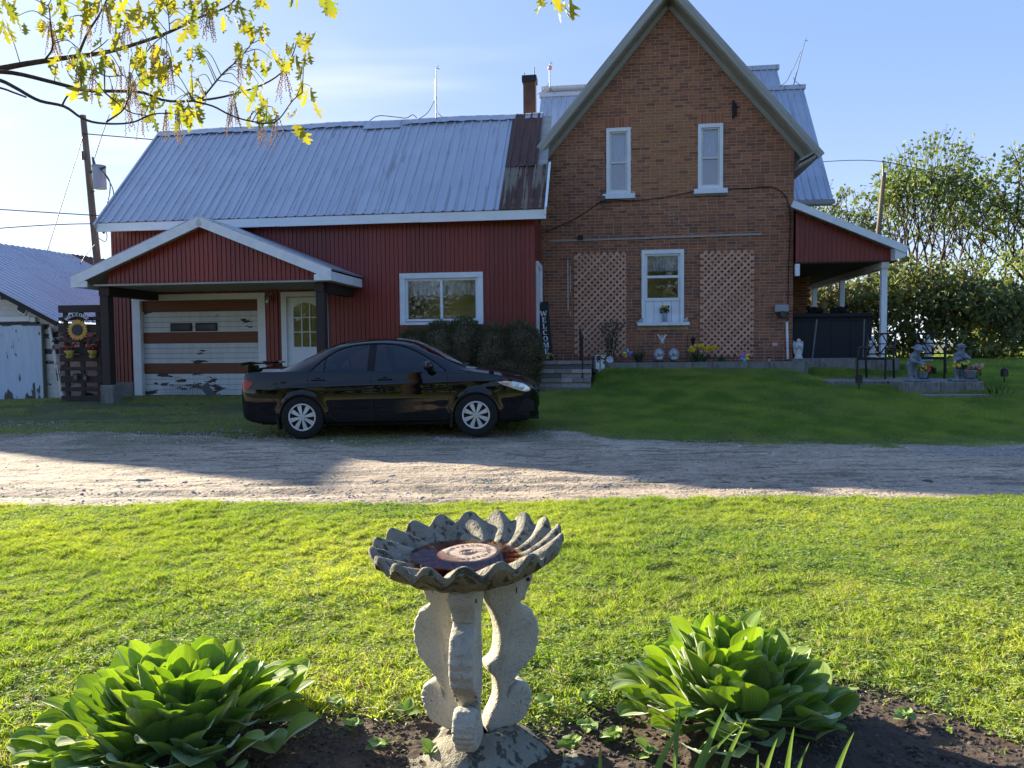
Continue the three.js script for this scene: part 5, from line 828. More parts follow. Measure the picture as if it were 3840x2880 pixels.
// ---------- pallet trellis with sunflower ----------
const font = await new FontLoader().loadAsync('fonts/droid/droid_serif_bold.typeface.json');
const letterGeo = (ch, size, depth = 0.006) => { const g = new TextGeometry(ch, { font, size, depth, curveSegments: 4, bevelEnabled: false }); g.computeBoundingBox(); const b = g.boundingBox; g.translate(-(b.min.x + b.max.x) / 2, -(b.min.y + b.max.y) / 2, 0); return metric(g); };
{
  const px = -9.24, D = 16.5, gy = ground(px, D), T = thing('pallet_trellis', 'dark stained pallet trellis standing between the shed and porch post', 'trellis', [px, gy, -D], -0.09);
  const Wd = 0.94, H = 2.06;
  for (const x of [-0.34, 0.02, 0.40]) part('upright', bb(x - 0.045, x + 0.045, 0.0, H - 0.03, -0.06, -0.012), DARKWOOD, T);
  for (const [y, h] of [[1.98, 0.16], [1.77, 0.075], [1.55, 0.15], [1.32, 0.1], [1.09, 0.14], [0.93, 0.155], [0.70, 0.08], [0.47, 0.15], [0.26, 0.09], [0.05, 0.14]]) part('slat', rbx(Wd, h, 0.022, 0.004, 0, y, 0.0), DARKWOOD, T);
  const S = thing('sunflower_ornament', 'large metal sunflower hung on the dark pallet trellis', 'ornament', [px - 0.02, gy + 1.53, -D + 0.045], -0.09);
  const PET = std(0xc79a45, 0.55), petal = extr([[0, 0], [0.03, 0.05], [0.022, 0.1], [0, 0.135], [-0.022, 0.1], [-0.03, 0.05]], 0.006);
  for (let k = 0; k < 22; k++) part('petal', petal.clone().translate(0, 0.1, k % 2 * 0.008).rotateZ(k / 22 * 2 * PI), PET, S);
  part('seed_disc', [cyl([0, 0, 0.0], [0, 0, 0.03], 0.125, 0.118, 28)], std(0x2a3038, 0.6), S);
  const A = thing('welcome_arch_sign', 'curved sign reading WELCOME above the metal sunflower', 'sign', [px - 0.02, gy + 1.58, -D + 0.04], -0.09);
  part('arch_band', extr([...Array.from({ length: 21 }, (_, i) => { const a = PI * (0.2 + 0.6 * i / 20); return [0.35 * cos(a), 0.30 * sin(a) + 0.01]; }), ...Array.from({ length: 21 }, (_, i) => { const a = PI * (0.8 - 0.6 * i / 20); return [0.26 * cos(a), 0.22 * sin(a) + 0.0]; })], 0.012), BLACK, A);
  'WELCOME'.split('').forEach((c, i) => { const a = PI * (0.755 - 0.51 * i / 6); part('letter', letterGeo(c, 0.07).rotateZ(a - PI / 2).translate(0.315 * cos(a), 0.27 * sin(a) + 0.005, 0.012), std(0xd8dcdc, 0.5), A); });
  part('bracket_arm', [bar([0.33, 0.17, 0], [0.36, 0.1, 0], 0.015), bar([-0.33, 0.17, 0], [-0.36, 0.1, 0], 0.015)], BLACK, A);
  const POT = std(0xb9a84a, 0.55), RED = std(0x9e2430, 0.7), LEAFD = std(0x2f4a22, 0.8), r = rng(4);
  [[-0.17, 'yellow pot of red flowers on the pallet trellis, beside the shed'], [0.30, 'yellow pot of red flowers on the pallet trellis, beside the porch post']].forEach(([x, l], n) => {
    const P = thing('flower_pot', l, 'flower pot', [px + x, gy + 0.93, -D + 0.11 - x * 0.09], 0, 'pots on the pallet trellis');
    part('pot', lathe([[0, 0], [0.062, 0], [0.085, 0.135], [0.094, 0.135], [0.094, 0.16], [0.08, 0.16], [0.075, 0.13], [0, 0.13]], 18), POT, P); part('pot_motif', [sph(0.028, -0.035, 0.09, 0.066, 1, 1, 0.3), sph(0.02, 0.04, 0.07, 0.066, 0.8, 1.1, 0.3)], std(0x3a2a1e, 0.7), P);
    const fl = []; for (let k = 0; k < 26; k++) fl.push(sph(0.022 + 0.012 * r(), -0.02 + (r() - 0.5) * 0.2, 0.2 + 0.05 * r(), (r() - 0.5) * 0.1, 1, 0.7, 1, 7)); for (let k = 0; k < 8; k++) fl.push(sph(0.022, -0.11 + 0.05 * r() + (k % 2) * 0.2, 0.32 + 0.08 * r(), 0.0, 1, 1, 1, 7));
    part('blossoms', fl, RED, P); const lv = []; for (let k = 0; k < 24; k++) lv.push(bx(0.07, 0.003, 0.03, (r() - 0.5) * 0.2, 0.2 + 0.16 * r(), (r() - 0.5) * 0.1, r(), r() * 6, r())); part('leaves', lv, LEAFD, P);
  });
  [[-0.08, 0.5, 'small grey tin lantern on a low pallet slat, nearer the shed'], [0.12, 0.49, 'small grey tin lantern on a low pallet slat, nearer the post']].forEach(([x, y, l]) => { const q = thing('tin_lantern', l, 'lantern', [px + x, gy + y, -D + 0.06], 0, 'tin lanterns'); part('box', rbx(0.07, 0.1, 0.07, 0.006, 0, 0.02, 0), std(0x5d5f5e, 0.5, { metalness: 0.4 }), q); part('roof', lathe([[0, 0.03], [0.055, 0], [0, 0]], 4, 0, 0.075, 0), BLACK, q); });
  const L = thing('solar_lantern', 'small black lantern hanging by the shed boards', 'lantern', [-10.0, gy + 1.28, -16.9]); part('shade', lathe([[0.0, 0.1], [0.1, 0], [0, 0.0]], 12), BLACK, L); part('stem', cyl([0, -0.04, 0], [0, 0, 0], 0.02), BLACK, L);
}
// ---------- leaning welcome board ----------
{
  const p = hw(-2.79, 1.13, 0.82), T = thing('welcome_board', 'tall dark leaning board with white letters spelling WELCOME by the steps', 'sign', p, HT);
  const lean = o => o.rotateX(-0.10).rotateZ(0.085);
  part('board', lean(rbx(0.26, 1.36, 0.03, 0.006, 0, 0.68, 0)), std(0x1d2422, 0.8), T);
  part('board_edge', lean(bb(-0.142, -0.131, 0.0, 1.36, -0.018, 0.018)), std(0x6b5a3c, 0.8), T);
  'WELCOME'.split('').forEach((c, i) => part('letter', lean(letterGeo(c, 0.115).translate(0.0, 1.09 - i * 0.145, 0.0155)), std(0xd7dad8, 0.7), T));
  const pt = extr([[0, 0], [0.022, 0.05], [0, 0.11], [-0.022, 0.05]], 0.004), pc = std(0x9c8a3c, 0.7);
  for (let k = 0; k < 9; k++) { part('sunflower_petal', lean(pt.clone().rotateZ(PI * 0.5 + k / 8 * PI * 0.9 + 1.2 - PI).translate(-0.08, 1.29, 0.016)), pc, T); part('sunflower_petal', lean(pt.clone().rotateZ(-PI * 0.4 + k / 8 * PI * 1.0).translate(0.07, 0.08, 0.016)), pc, T); }
  part('flower_centre', [lean(cyl([-0.085, 1.29, 0.015], [-0.085, 1.29, 0.024], 0.04)), lean(cyl([0.09, 0.09, 0.015], [0.09, 0.09, 0.024], 0.035))], std(0x2a1c18, 0.9), T);
}
// ---------- things along the flower bed ----------
const STONEW = std(0xffffff, 0.85, { bumpMap: noiseBump, bumpScale: 0.01, map: tex(256, 256, (u, v) => mix3([0.62, 0.63, 0.62], [0.84, 0.85, 0.84], tfbm(u, v, 9, 4)), 0.5) });
const STONEG = std(0xffffff, 0.9, { bumpMap: noiseBump, bumpScale: 0.012, map: tex(256, 256, (u, v) => mix3([0.30, 0.34, 0.38], [0.60, 0.63, 0.66], tfbm(u, v, 10, 4, 4)), 0.5) });
const GREEN = phys(0x2d4a1c, 0.92, { transmission: 0.25, thickness: 0 }), YEL = std(0xd8b41e, 0.7);
function swords(n, r0, h0, h1, spread, w, seed) {   // sword-like leaves, returned as separate geometries
  const r = rng(seed), out = [];
  for (let k = 0; k < n; k++) {
    const a = r() * 2 * PI, d = r0 * sqrt(r()), h = lerp(h0, h1, r()), s = spread * (0.3 + r()), cx = cos(a), sx = sin(a), px = -sx, pz = cx;
    out.push(gridGeo(2, 7, (u, v) => { const ww = w * (1 - pow(v, 2.2)) * (0.35 + 0.65 * min(1, v * 6)), off = s * v * v, q = (u - 0.5); return [cx * (d + off) + px * q * ww, h * (v - 0.25 * s / h * v * v), sx * (d + off) + pz * q * ww + 0.15 * ww * (0.5 - abs(q))]; }));
  }
  return out;
}
{
  const hy = 1.08, place = (u, w) => hw(u, hy, w);
  const ir = thing('iris_clump', 'dark green strappy plant without flowers in the bed beside the lattice', 'plant', place(-0.72, 0.5)); swords(60, 0.09, 0.22, 0.42, 0.26, 0.022, 3).forEach(g => part('leaf', g, GREEN, ir));
  const da = thing('daffodil_clump', 'clump of yellow daffodils in the bed under the window', 'plant', place(0.62, 0.5)); swords(80, 0.22, 0.2, 0.38, 0.26, 0.02, 4).forEach(g => part('leaf', g, GREEN, da));
  { const r = rng(9); for (let k = 0; k < 24; k++) { const x = (r() - 0.5) * 0.72, z = 0.02 + r() * 0.2, y = 0.27 + 0.13 * r() - 0.15 * abs(x); const f = part('blossom', [...Array.from({ length: 6 }, (_, i) => bx(0.02, 0.04, 0.004, 0, 0.022, 0).rotateZ(i * PI / 3)), cyl([0, 0, 0], [0, 0, 0.03], 0.011, 0.016, 8)], YEL, da); f.position.set(x, y, z); f.rotation.set(-0.3 + r() * 0.6, r() - 0.5, r()); } }
  const sm = thing('small_plant', 'low green plant sprouting at the foot of the lattice', 'plant', place(1.12, 0.5)); swords(26, 0.08, 0.12, 0.24, 0.14, 0.028, 6).forEach(g => part('leaf', g, phys(0x4a5a3a, 0.92, { transmission: 0.25, thickness: 0 }), sm));
  // silver head ornaments
  [[-0.28, 'silver head ornament half hidden behind the strappy plant'], [0.05, 'rounded silver ornament in front of the window bed']].forEach(([u, l], i) => { const t = thing('garden_ornament', l, 'ornament', place(u, 0.62)); const SV = std(0xa7abae, 0.35, { metalness: 0.5, bumpMap: noiseBump, bumpScale: 0.01 }); part('head', [sph(0.14, 0, 0.16, 0, 0.95, 1.1, 0.9, 20)], SV, t); part('face', [sph(0.07, 0.0, 0.2, 0.09, 1, 1, 0.8), sph(0.03, 0, 0.18, 0.15), sph(0.08, 0, 0.08, 0.08, 1.1, 0.7, 0.7)], SV, t); });
  const an = thing('angel_stake', 'white angel light on a thin stake in front of the window', 'garden stake', place(-0.2, 0.55)); part('stake', cyl([0, -0.05, 0], [0, 0.42, 0], 0.008), std(0x8a7a62, 0.6), an); part('angel', [lathe([[0, 0], [0.05, 0], [0.03, 0.09], [0.016, 0.14], [0, 0.15]], 12, 0, 0.42, 0), sph(0.026, 0, 0.59, 0)], STONEW, an); for (const s of [-1, 1]) part('wing', extr([[0, 0], [s * 0.03, 0.02], [s * 0.105, 0.16], [s * 0.05, 0.14], [s * 0.02, 0.09]], 0.012).translate(s * 0.01, 0.48, -0.02), STONEW, an); part('solar_base', cyl([0, -0.02, 0], [0, 0.12, 0], 0.02), BLACK, an);
  const ho = thing('hook_lantern', 'black lantern hanging from a shepherd hook beside the lattice', 'lantern', place(0.36, 0.55)); part('hook', tube([[0, -0.05, 0], [0, 0.4, 0], [0.02, 0.62, 0], [0.08, 0.66, 0], [0.13, 0.6, 0]], 0.008, 40), BLACK, ho); part('lantern', [lathe([[0.0, 0.2], [0.06, 0.14], [0.055, 0.13]], 6, 0.13, 0.38, 0), lathe([[0.025, 0], [0.05, 0.13]], 6, 0.13, 0.38, 0)], std(0x1e1d1c, 0.6, { metalness: 0.4 }), ho);
  const pin = (name, label, u, cols, y) => { const t = thing('pinwheel', label, 'pinwheel', hw(u, hy, 0.75), HT, 'garden pinwheels'); part('stake', cyl([0, -0.08, 0], [0, y, 0], 0.006), std(0x6a6a6a, 0.5), t); cols.forEach((c, i) => part('petal', sph(0.045, 0, 0.07, 0.012, 0.62, 1, 0.2, 12).rotateZ(i / cols.length * 2 * PI).translate(0, y, 0), std(c, 0.45), t)); };
  pin('pinwheel', 'bright six-colour flower pinwheel at the foot of the lattice', 1.58, [0x7a62c8, 0xb85aa8, 0x3f9ad8, 0x57b8c8, 0xd8c43a, 0xe0b23c], 0.11); pin('pinwheel', 'pinwheel with blue, yellow and purple petals beside the iris clump', -0.98, [0x5aa6d8, 0xc8c23a, 0xb58a3a, 0x7a3a7a, 0x4a86c8], 0.2);
  const ls = thing('dried_rose_bush', 'sparse grey-green climbing bush in front of the lattice', 'shrub', place(-1.35, 0.45)); { const r = rng(12), st = [], lv = []; for (let k = 0; k < 9; k++) { const a = r() * 6.3; st.push(taperTube([[0, 0, 0], [0.1 * cos(a), 0.35, 0.05 * sin(a)], [0.26 * cos(a), 0.75 + 0.25 * r(), 0.1 * sin(a)]], 0.008, 0.003, 8, 5)); for (let q = 0; q < 34; q++) { const t = 0.25 + 0.75 * r(); lv.push(bx(0.045, 0.002, 0.028, 0.26 * cos(a) * t * t + (r() - 0.5) * 0.2, t * 0.95 + (r() - 0.5) * 0.12, 0.1 * sin(a) * t + (r() - 0.5) * 0.12, r() * 3, r() * 6, r() * 3)); } } part('stem', st, std(0x4b3f33, 0.9), ls); part('foliage', lv, phys(0x4c523a, 0.92, { transmission: 0.2, thickness: 0 }), ls); }
  const bx0 = hthing('white_bin', 'weathered white post box standing at the end of the kerb', 'box', -1.62, 0.9, 1.18, 0.35); { const PB = std(0xffffff, 0.7, { map: tex(256, 256, peel(0.36, 4.4, [0.83, 0.84, 0.82], [0.3, 0.22, 0.17], 0.2), 0.5, 0.5) }); part('box', rbx(0.21, 0.36, 0.2, 0.008, 0, 0.16, 0), PB, bx0); part('lid', rbx(0.25, 0.02, 0.24, 0.006, 0, 0.35, 0), PB, bx0); part('strap', bb(-0.012, 0.004, -0.02, 0.36, 0.1, 0.106), BLACK, bx0); part('handle', [sph(0.025, 0.06, 0.28, 0.105, 1, 0.7, 0.4)], BLACK, bx0); }
  const pl = thing('garden_plaque', 'round white plaque leaning at the lattice foot', 'plaque', place(-1.38, 0.72), HT); part('disc', cyl([0, 0.05, 0], [0, 0.07, 0.03], 0.085, 0.085, 20), STONEW, pl); part('rim', metric(new THREE.TorusGeometry(0.08, 0.008, 6, 20)).translate(0, 0.07, 0.03), CONC, pl);
  const ar = thing('wire_hoop', 'thin bent wire hoop standing before the lattice', 'garden stake', place(-1.4, 0.7), HT); part('hoop', tube([[-0.1, -0.05, 0], [-0.1, 0.55, 0], [-0.05, 0.68, 0], [0.03, 0.68, 0], [0.1, 0.55, 0], [0.1, 0.25, 0]], 0.008, 40), std(0x8b7a5c, 0.6), ar); part('crossbar', bar([-0.1, 0.3, 0], [0.1, 0.3, 0], 0.008), std(0x8b7a5c, 0.6), ar);
  const fv = hthing('flower_vase', 'grey jar of yellow flowers standing on the lower window sill', 'vase', -0.11, 2.0, 0.07); part('jar', lathe([[0, 0], [0.055, 0], [0.058, 0.13], [0.04, 0.17], [0.045, 0.19], [0, 0.19]], 16), std(0x8b98a0, 0.4), fv); { const r = rng(3), lv = [], fl = []; for (let k = 0; k < 40; k++) lv.push(bx(0.06, 0.003, 0.03, (r() - 0.5) * 0.2, 0.22 + r() * 0.15, (r() - 0.5) * 0.1, r() * 3, r() * 6, r() * 3)); for (let k = 0; k < 6; k++) fl.push(sph(0.03, (r() - 0.5) * 0.16, 0.32 + 0.07 * r(), 0.04 * r(), 1, 0.6, 1, 8)); part("leaves", lv, GREEN, fv); part('blossoms', fl, YEL, fv); }
  [[-0.66, 'small white bird figure at the left end of the lower sill'], [0.36, 'small white bird figure at the right end of the lower sill']].forEach(([u, l]) => { const t = hthing('bird_figure', l, 'figurine', u, 2.0, 0.09); part('body', [sph(0.04, 0, 0.04, 0, 1.3, 0.9, 0.9), sph(0.024, 0.035, 0.085, 0)], STONEW, t); part('beak', lathe([[0.008, 0], [0, 0.025]], 6).rotateZ(-PI / 2).translate(0.055, 0.085, 0), std(0x8a6a3a, 0.7), t); });
  const ps = thing('sign_stake', 'little pink sign on a stake near the white conduit', 'garden stake', place(2.28, 0.5), HT); part('stake', cyl([0, -0.05, 0], [0, 0.36, 0], 0.006), std(0x5a4038, 0.8), ps); part('sign', rbx(0.11, 0.075, 0.012, 0.004, 0, 0.38, 0), std(0xc79a98, 0.7), ps);
  const sl = thing('solar_light', 'short solar path light near the kerb end', 'path light', place(2.12, 0.72)); part('stem', cyl([0, -0.06, 0], [0, 0.08, 0], 0.022), std(0xa8a8a0, 0.4), sl); part('cap', cyl([0, 0.08, 0], [0, 0.11, 0], 0.045), BLACK, sl);
}
// ---------- bodies: statues, cats ----------
function blob(bones, cell, k = 0.03, pad = 0.06) {   // smooth union of tapered capsules [ax,ay,az,ra,bx,by,bz,rb]
  let lo = [1e9, 1e9, 1e9], hi = [-1e9, -1e9, -1e9];
  for (const b of bones) for (const [o, r] of [[0, b[3]], [4, b[7]]]) for (let i = 0; i < 3; i++) { lo[i] = min(lo[i], b[o + i] - r); hi[i] = max(hi[i], b[o + i] + r); }
  const size = max(hi[0] - lo[0], hi[1] - lo[1], hi[2] - lo[2]) / 2 + pad, c = [0, 1, 2].map(i => (lo[i] + hi[i]) / 2), n = min(110, Math.ceil(2 * size / cell));
  const mc = new MarchingCubes(n, new THREE.MeshBasicMaterial(), false, false, 200000); mc.isolation = 0;
  const P = bones.map(b => { const d = [b[4] - b[0], b[5] - b[1], b[6] - b[2]]; return [b, d, d[0] ** 2 + d[1] ** 2 + d[2] ** 2 + 1e-9]; });
  for (let z = 0; z < n; z++) for (let y = 0; y < n; y++) for (let x = 0; x < n; x++) {
    const p = [c[0] + (x / n * 2 - 1) * size, c[1] + (y / n * 2 - 1) * size, c[2] + (z / n * 2 - 1) * size]; let s = 0;
    for (const [b, d, l] of P) { const t = clamp(((p[0] - b[0]) * d[0] + (p[1] - b[1]) * d[1] + (p[2] - b[2]) * d[2]) / l); const q = hypot(p[0] - b[0] - d[0] * t, p[1] - b[1] - d[1] * t, p[2] - b[2] - d[2] * t) - lerp(b[3], b[7], t); s += exp(-q / k); }
    mc.field[x + y * n + z * n * n] = k * Math.log(max(s, 1e-30));
  }
  mc.update();
  const g = new THREE.BufferGeometry(), m = mc.count;
  g.setAttribute('position', new THREE.Float32BufferAttribute(Array.from(mc.positionArray.slice(0, m * 3)), 3)); g.setAttribute('normal', new THREE.Float32BufferAttribute(Array.from(mc.normalArray.slice(0, m * 3)), 3));
  g.scale(size, size, size).translate(...c); { const nn = g.attributes.normal; for (let i = 0; i < nn.count; i++) { const v = V(nn.getX(i), nn.getY(i), nn.getZ(i)).normalize(); nn.setXYZ(i, v.x, v.y, v.z); } }
  return metric(g);
}

// ---------- patio, statues, chairs, hot tub ----------
{
  const PT = solo('patio_slab', 'grey concrete patio slab set in the lawn under the metal chairs', 'patio', [rbx(1.45, 0.26, 2.2, 0.02, 0.48, -0.13, 0), rbx(1.15, 0.05, 0.5, 0.01, 0.5, -0.24, 1.25), rbx(0.58, 0.1, 0.55, 0.01, -0.55, -0.052, 0.2), rbx(0.58, 0.1, 0.55, 0.01, -0.55, -0.05, -0.36), rbx(0.55, 0.1, 0.55, 0.01, -1.12, -0.05, 0.2), rbx(0.55, 0.1, 0.55, 0.01, -1.12, -0.052, -0.36)], CONC, [7.55, 0.74, -15.3], -0.05);
  const IRON = std(0x17191b, 0.5, { metalness: 0.4 });
  function chair(label, x, D, turn) {
    const C = thing('patio_chair', label, 'chair', [x, 0.742, -D], turn, 'metal patio chairs'), w = 0.27;
    for (const s of [-1, 1]) { part('leg', bar([s * w, 0, 0.26], [s * w, 0.62, 0.24], 0.035), IRON, C); part('leg', bar([s * w, 0, -0.30], [s * w, 0.42, -0.24], 0.035), IRON, C); part('arm', tube([[s * w, 0.62, 0.26], [s * w, 0.64, 0.1], [s * w, 0.63, -0.27]], 0.02, 16), IRON, C); part('back_post', bar([s * w, 0.42, -0.24], [s * w, 0.93, -0.36], 0.035), IRON, C); }
    part('top_rail', bar([-w, 0.92, -0.355], [w, 0.92, -0.355], 0.035), IRON, C); part('back_rail', bar([-w, 0.50, -0.26], [w, 0.50, -0.26], 0.03), IRON, C);
    for (const [a, b, c, d] of [[-w, 0.92, 0, 0.5], [w, 0.92, 0, 0.5], [-w, 0.5, 0, 0.92], [w, 0.5, 0, 0.92], [-w, 0.71, w, 0.71]]) part('cross_bar', bar([a, b, -0.24 - (b - 0.42) * 0.235], [c, d, -0.24 - (d - 0.42) * 0.235], 0.022, 0.014), IRON, C);
    for (let k = 0; k < 7; k++) part('seat_slat', rbx(2 * w, 0.018, 0.055, 0.004, 0, 0.425, 0.21 - k * 0.072), IRON, C);
    part('seat_frame', [bar([-w, 0.40, 0.25], [w, 0.40, 0.25], 0.03), bar([-w, 0.40, -0.25], [w, 0.40, -0.25], 0.03), bar([-w, 0.4, 0.25], [-w, 0.4, -0.25], 0.03), bar([w, 0.4, 0.25], [w, 0.4, -0.25], 0.03)], IRON, C);
  }
  chair('black metal patio chair nearest the porch post', 7.45, 15.75, -0.75); chair('black metal patio chair nearest the lilac, between the two child statues', 8.62, 15.85, -0.55);
  const flowers = (P, cols, x, y, z, n, sp, seed) => { const r = rng(seed), lv = []; cols.forEach((c, ci) => { for (let k = 0; k < n; k++) { const f = part('blossom', [0, 1, 2, 3, 4].map(i => sph(0.02, 0, 0.02, 0, 0.7, 1, 0.35, 7).rotateZ(i * 1.256)), std(c, 0.65), P); f.position.set(x + (r() - 0.5) * sp + ci * 0.1 - 0.05, y + (r() - 0.4) * sp * 0.5, z + r() * sp * 0.4); f.rotation.set(-0.6 * r(), r() - 0.5, r() * 3); } }); for (let k = 0; k < 40; k++) lv.push(bx(0.07, 0.003, 0.03, x + (r() - 0.5) * sp, y - 0.03 + (r() - 0.6) * sp * 0.5, z + (r() - 0.5) * sp * 0.5, r() * 3, r() * 6, r() * 3)); part('leaves', lv, GREEN, P); };
  // child reading, bending forward, with a pot
  const A = thing('child_statue', 'grey stone child in a wide hat bending over a book beside a flower pot', 'statue', [7.5, 0.742, -14.42], 0.5, 'grey child statues');
  part('figure', blob([[-0.05, 0.05, 0.02, 0.038, -0.045, 0.17, 0.0, 0.042], [-0.045, 0.17, 0, 0.042, -0.04, 0.30, -0.01, 0.055], [0.05, 0.05, 0.05, 0.038, 0.05, 0.17, 0.03, 0.042], [0.05, 0.17, 0.03, 0.042, 0.035, 0.3, 0, 0.055], [0, 0.31, -0.01, 0.085, 0, 0.47, 0.06, 0.08], [0, 0.47, 0.06, 0.05, 0, 0.55, 0.1, 0.04], [0, 0.57, 0.12, 0.062, 0, 0.58, 0.135, 0.058], [-0.085, 0.47, 0.05, 0.034, -0.12, 0.38, 0.1, 0.03], [-0.12, 0.38, 0.1, 0.03, -0.02, 0.35, 0.17, 0.024], [0.085, 0.47, 0.05, 0.034, 0.12, 0.38, 0.1, 0.03], [0.12, 0.38, 0.1, 0.03, 0.03, 0.35, 0.17, 0.024], [-0.05, 0.04, 0.04, 0.03, -0.05, 0.03, 0.09, 0.025], [0.05, 0.04, 0.06, 0.03, 0.05, 0.03, 0.12, 0.025]], 0.009, 0.012), STONEG, A);
  part('hat', [lathe([[0, 0.085], [0.05, 0.08], [0.07, 0.03], [0.115, 0.005], [0.115, -0.005], [0.06, 0.0]], 20).rotateX(0.35).translate(0, 0.61, 0.115)], STONEG, A); part('book', bx(0.16, 0.015, 0.11, 0.0, 0.345, 0.2, 0.5), STONEG, A);
  part('plinth', rbx(0.42, 0.04, 0.3, 0.015, 0.08, 0.02, 0.06), STONEG, A); part('pot', lathe([[0, 0], [0.075, 0], [0.1, 0.13], [0.11, 0.15], [0.09, 0.15], [0, 0.12]], 18, 0.17, 0.04, 0.1), STONEG, A); flowers(A, [0xd9b421, 0xb3392e], 0.18, 0.25, 0.1, 7, 0.2, 5);
  // child with cap
  const Bq = thing('child_statue', 'grey stone child in a flat cap standing with a pot of flowers', 'statue', [8.42, 0.742, -14.45], -0.25, 'grey child statues');
  part('figure', blob([[-0.05, 0.05, 0.02, 0.038, -0.05, 0.18, 0.01, 0.042], [-0.05, 0.18, 0, 0.045, -0.035, 0.32, -0.01, 0.06], [0.05, 0.05, 0.0, 0.038, 0.05, 0.18, 0.0, 0.042], [0.05, 0.18, 0, 0.045, 0.035, 0.32, 0, 0.06], [0, 0.33, 0, 0.085, 0, 0.49, 0.02, 0.078], [0, 0.49, 0.02, 0.045, 0, 0.57, 0.03, 0.04], [0, 0.60, 0.04, 0.066, 0, 0.615, 0.045, 0.062], [-0.085, 0.49, 0.01, 0.034, -0.11, 0.39, 0.05, 0.03], [-0.11, 0.39, 0.05, 0.03, -0.02, 0.42, 0.12, 0.024], [0.085, 0.49, 0.01, 0.034, 0.13, 0.42, 0.07, 0.03], [0.13, 0.42, 0.07, 0.03, 0.06, 0.45, 0.14, 0.024], [-0.05, 0.04, 0.03, 0.03, -0.05, 0.03, 0.08, 0.025], [0.05, 0.04, 0.02, 0.03, 0.05, 0.03, 0.08, 0.025]], 0.009, 0.012), STONEG, Bq);
  part('cap', [sph(0.08, 0, 0.66, 0.035, 1, 0.55, 1.05, 18), bx(0.13, 0.012, 0.06, 0, 0.645, 0.12, 0.25)], STONEG, Bq); part('plinth', [rbx(0.44, 0.045, 0.3, 0.015, 0.04, 0.022, 0.05)], STONEG, Bq); part('pot', [lathe([[0, 0], [0.09, 0], [0.1, 0.13], [0.12, 0.15], [0.1, 0.16], [0, 0.13]], 18, 0.14, 0.045, 0.12)], STONEG, Bq); flowers(Bq, [0xcfae2a, 0x9fae3a], -0.02, 0.32, 0.16, 4, 0.16, 6);
  const F = thing('flower_cluster', 'red and pink flowers growing beside the capped child statue', 'flowers', [8.82, 0.66, -14.7]); swords(30, 0.12, 0.15, 0.3, 0.2, 0.025, 14).forEach(g => part('leaf', g, GREEN, F)); flowers(F, [0xb5473f, 0xc98a86], 0.0, 0.3, 0.05, 5, 0.25, 8);
  const F2 = thing('flower_cluster', 'red flowers between the reading child statue and the chair', 'flowers', [7.95, 0.742, -14.75]); swords(14, 0.06, 0.1, 0.25, 0.1, 0.02, 15).forEach(g => part('leaf', g, GREEN, F2)); flowers(F2, [0xa83a34], 0.05, 0.24, 0.05, 8, 0.18, 9);
  for (const [x, D, l] of [[9.55, 14.9, 'black solar lantern on a stake beyond the flat-capped statue'], [6.55, 14.5, 'low dark solar lantern in the grass before the nearest chair']]) { const t = thing('solar_lantern', l, 'lantern', [x, ground(x, D), -D], 0, 'solar lanterns on the lawn'); part('stake', cyl([0, -0.02, 0], [0, 0.14, 0], 0.012), BLACK, t); part('cage', [rbx(0.1, 0.13, 0.1, 0.01, 0, 0.21, 0)], std(0x2a2e30, 0.3), t); part('roof', lathe([[0.0, 0.05], [0.085, 0], [0, 0]], 4, 0, 0.275, 0), BLACK, t); }
  // shrubby weed by the slab corner
  const wd = thing('weed_clump', 'brownish weeds at the corner of the patio slab', 'plant', [8.95, ground(8.95, 14.1), -14.1]); swords(70, 0.35, 0.08, 0.25, 0.22, 0.014, 33).forEach(g => part('leaf', g, phys(0x4a4428, 0.92, { transmission: 0.2, thickness: 0 }), wd));
  // white statues
  const angel = (name, label, p, h, t) => { const G = thing(name, label, 'statue', p, t); const k = h / 0.46; part('figure', blob([[0, 0.03, 0, 0.075, 0, 0.15, 0, 0.062], [0, 0.15, 0, 0.062, 0, 0.30, 0, 0.06], [0, 0.3, 0, 0.055, 0, 0.345, 0.005, 0.032], [0, 0.39, 0.01, 0.042, 0, 0.40, 0.012, 0.04], [-0.06, 0.31, 0, 0.024, -0.05, 0.24, 0.05, 0.02], [-0.05, 0.24, 0.05, 0.02, 0, 0.29, 0.075, 0.018], [0.06, 0.31, 0, 0.024, 0.05, 0.24, 0.05, 0.02], [0.05, 0.24, 0.05, 0.02, 0, 0.29, 0.075, 0.018]].map(b => b.map(x => x * k)), 0.008 * k, 0.01 * k), STONEW, G); for (const s of [-1, 1]) part('wing', extr([[0.0, 0.2], [s * 0.05, 0.36], [s * 0.095, 0.39], [s * 0.112, 0.3], [s * 0.09, 0.12], [s * 0.05, 0.06]].map(q => [q[0] * k, q[1] * k]), 0.03 * k, 0.008).translate(0, 0, -0.055 * k), STONEW, G); part('base', [cyl([0, 0, 0], [0, 0.035 * k, 0], 0.095 * k, 0.09 * k, 18)], STONEW, G); };
  angel('angel_statue', 'white praying angel statue on the porch deck against the tub', hw(2.84, 1.137, 0.28), 0.47, HT);
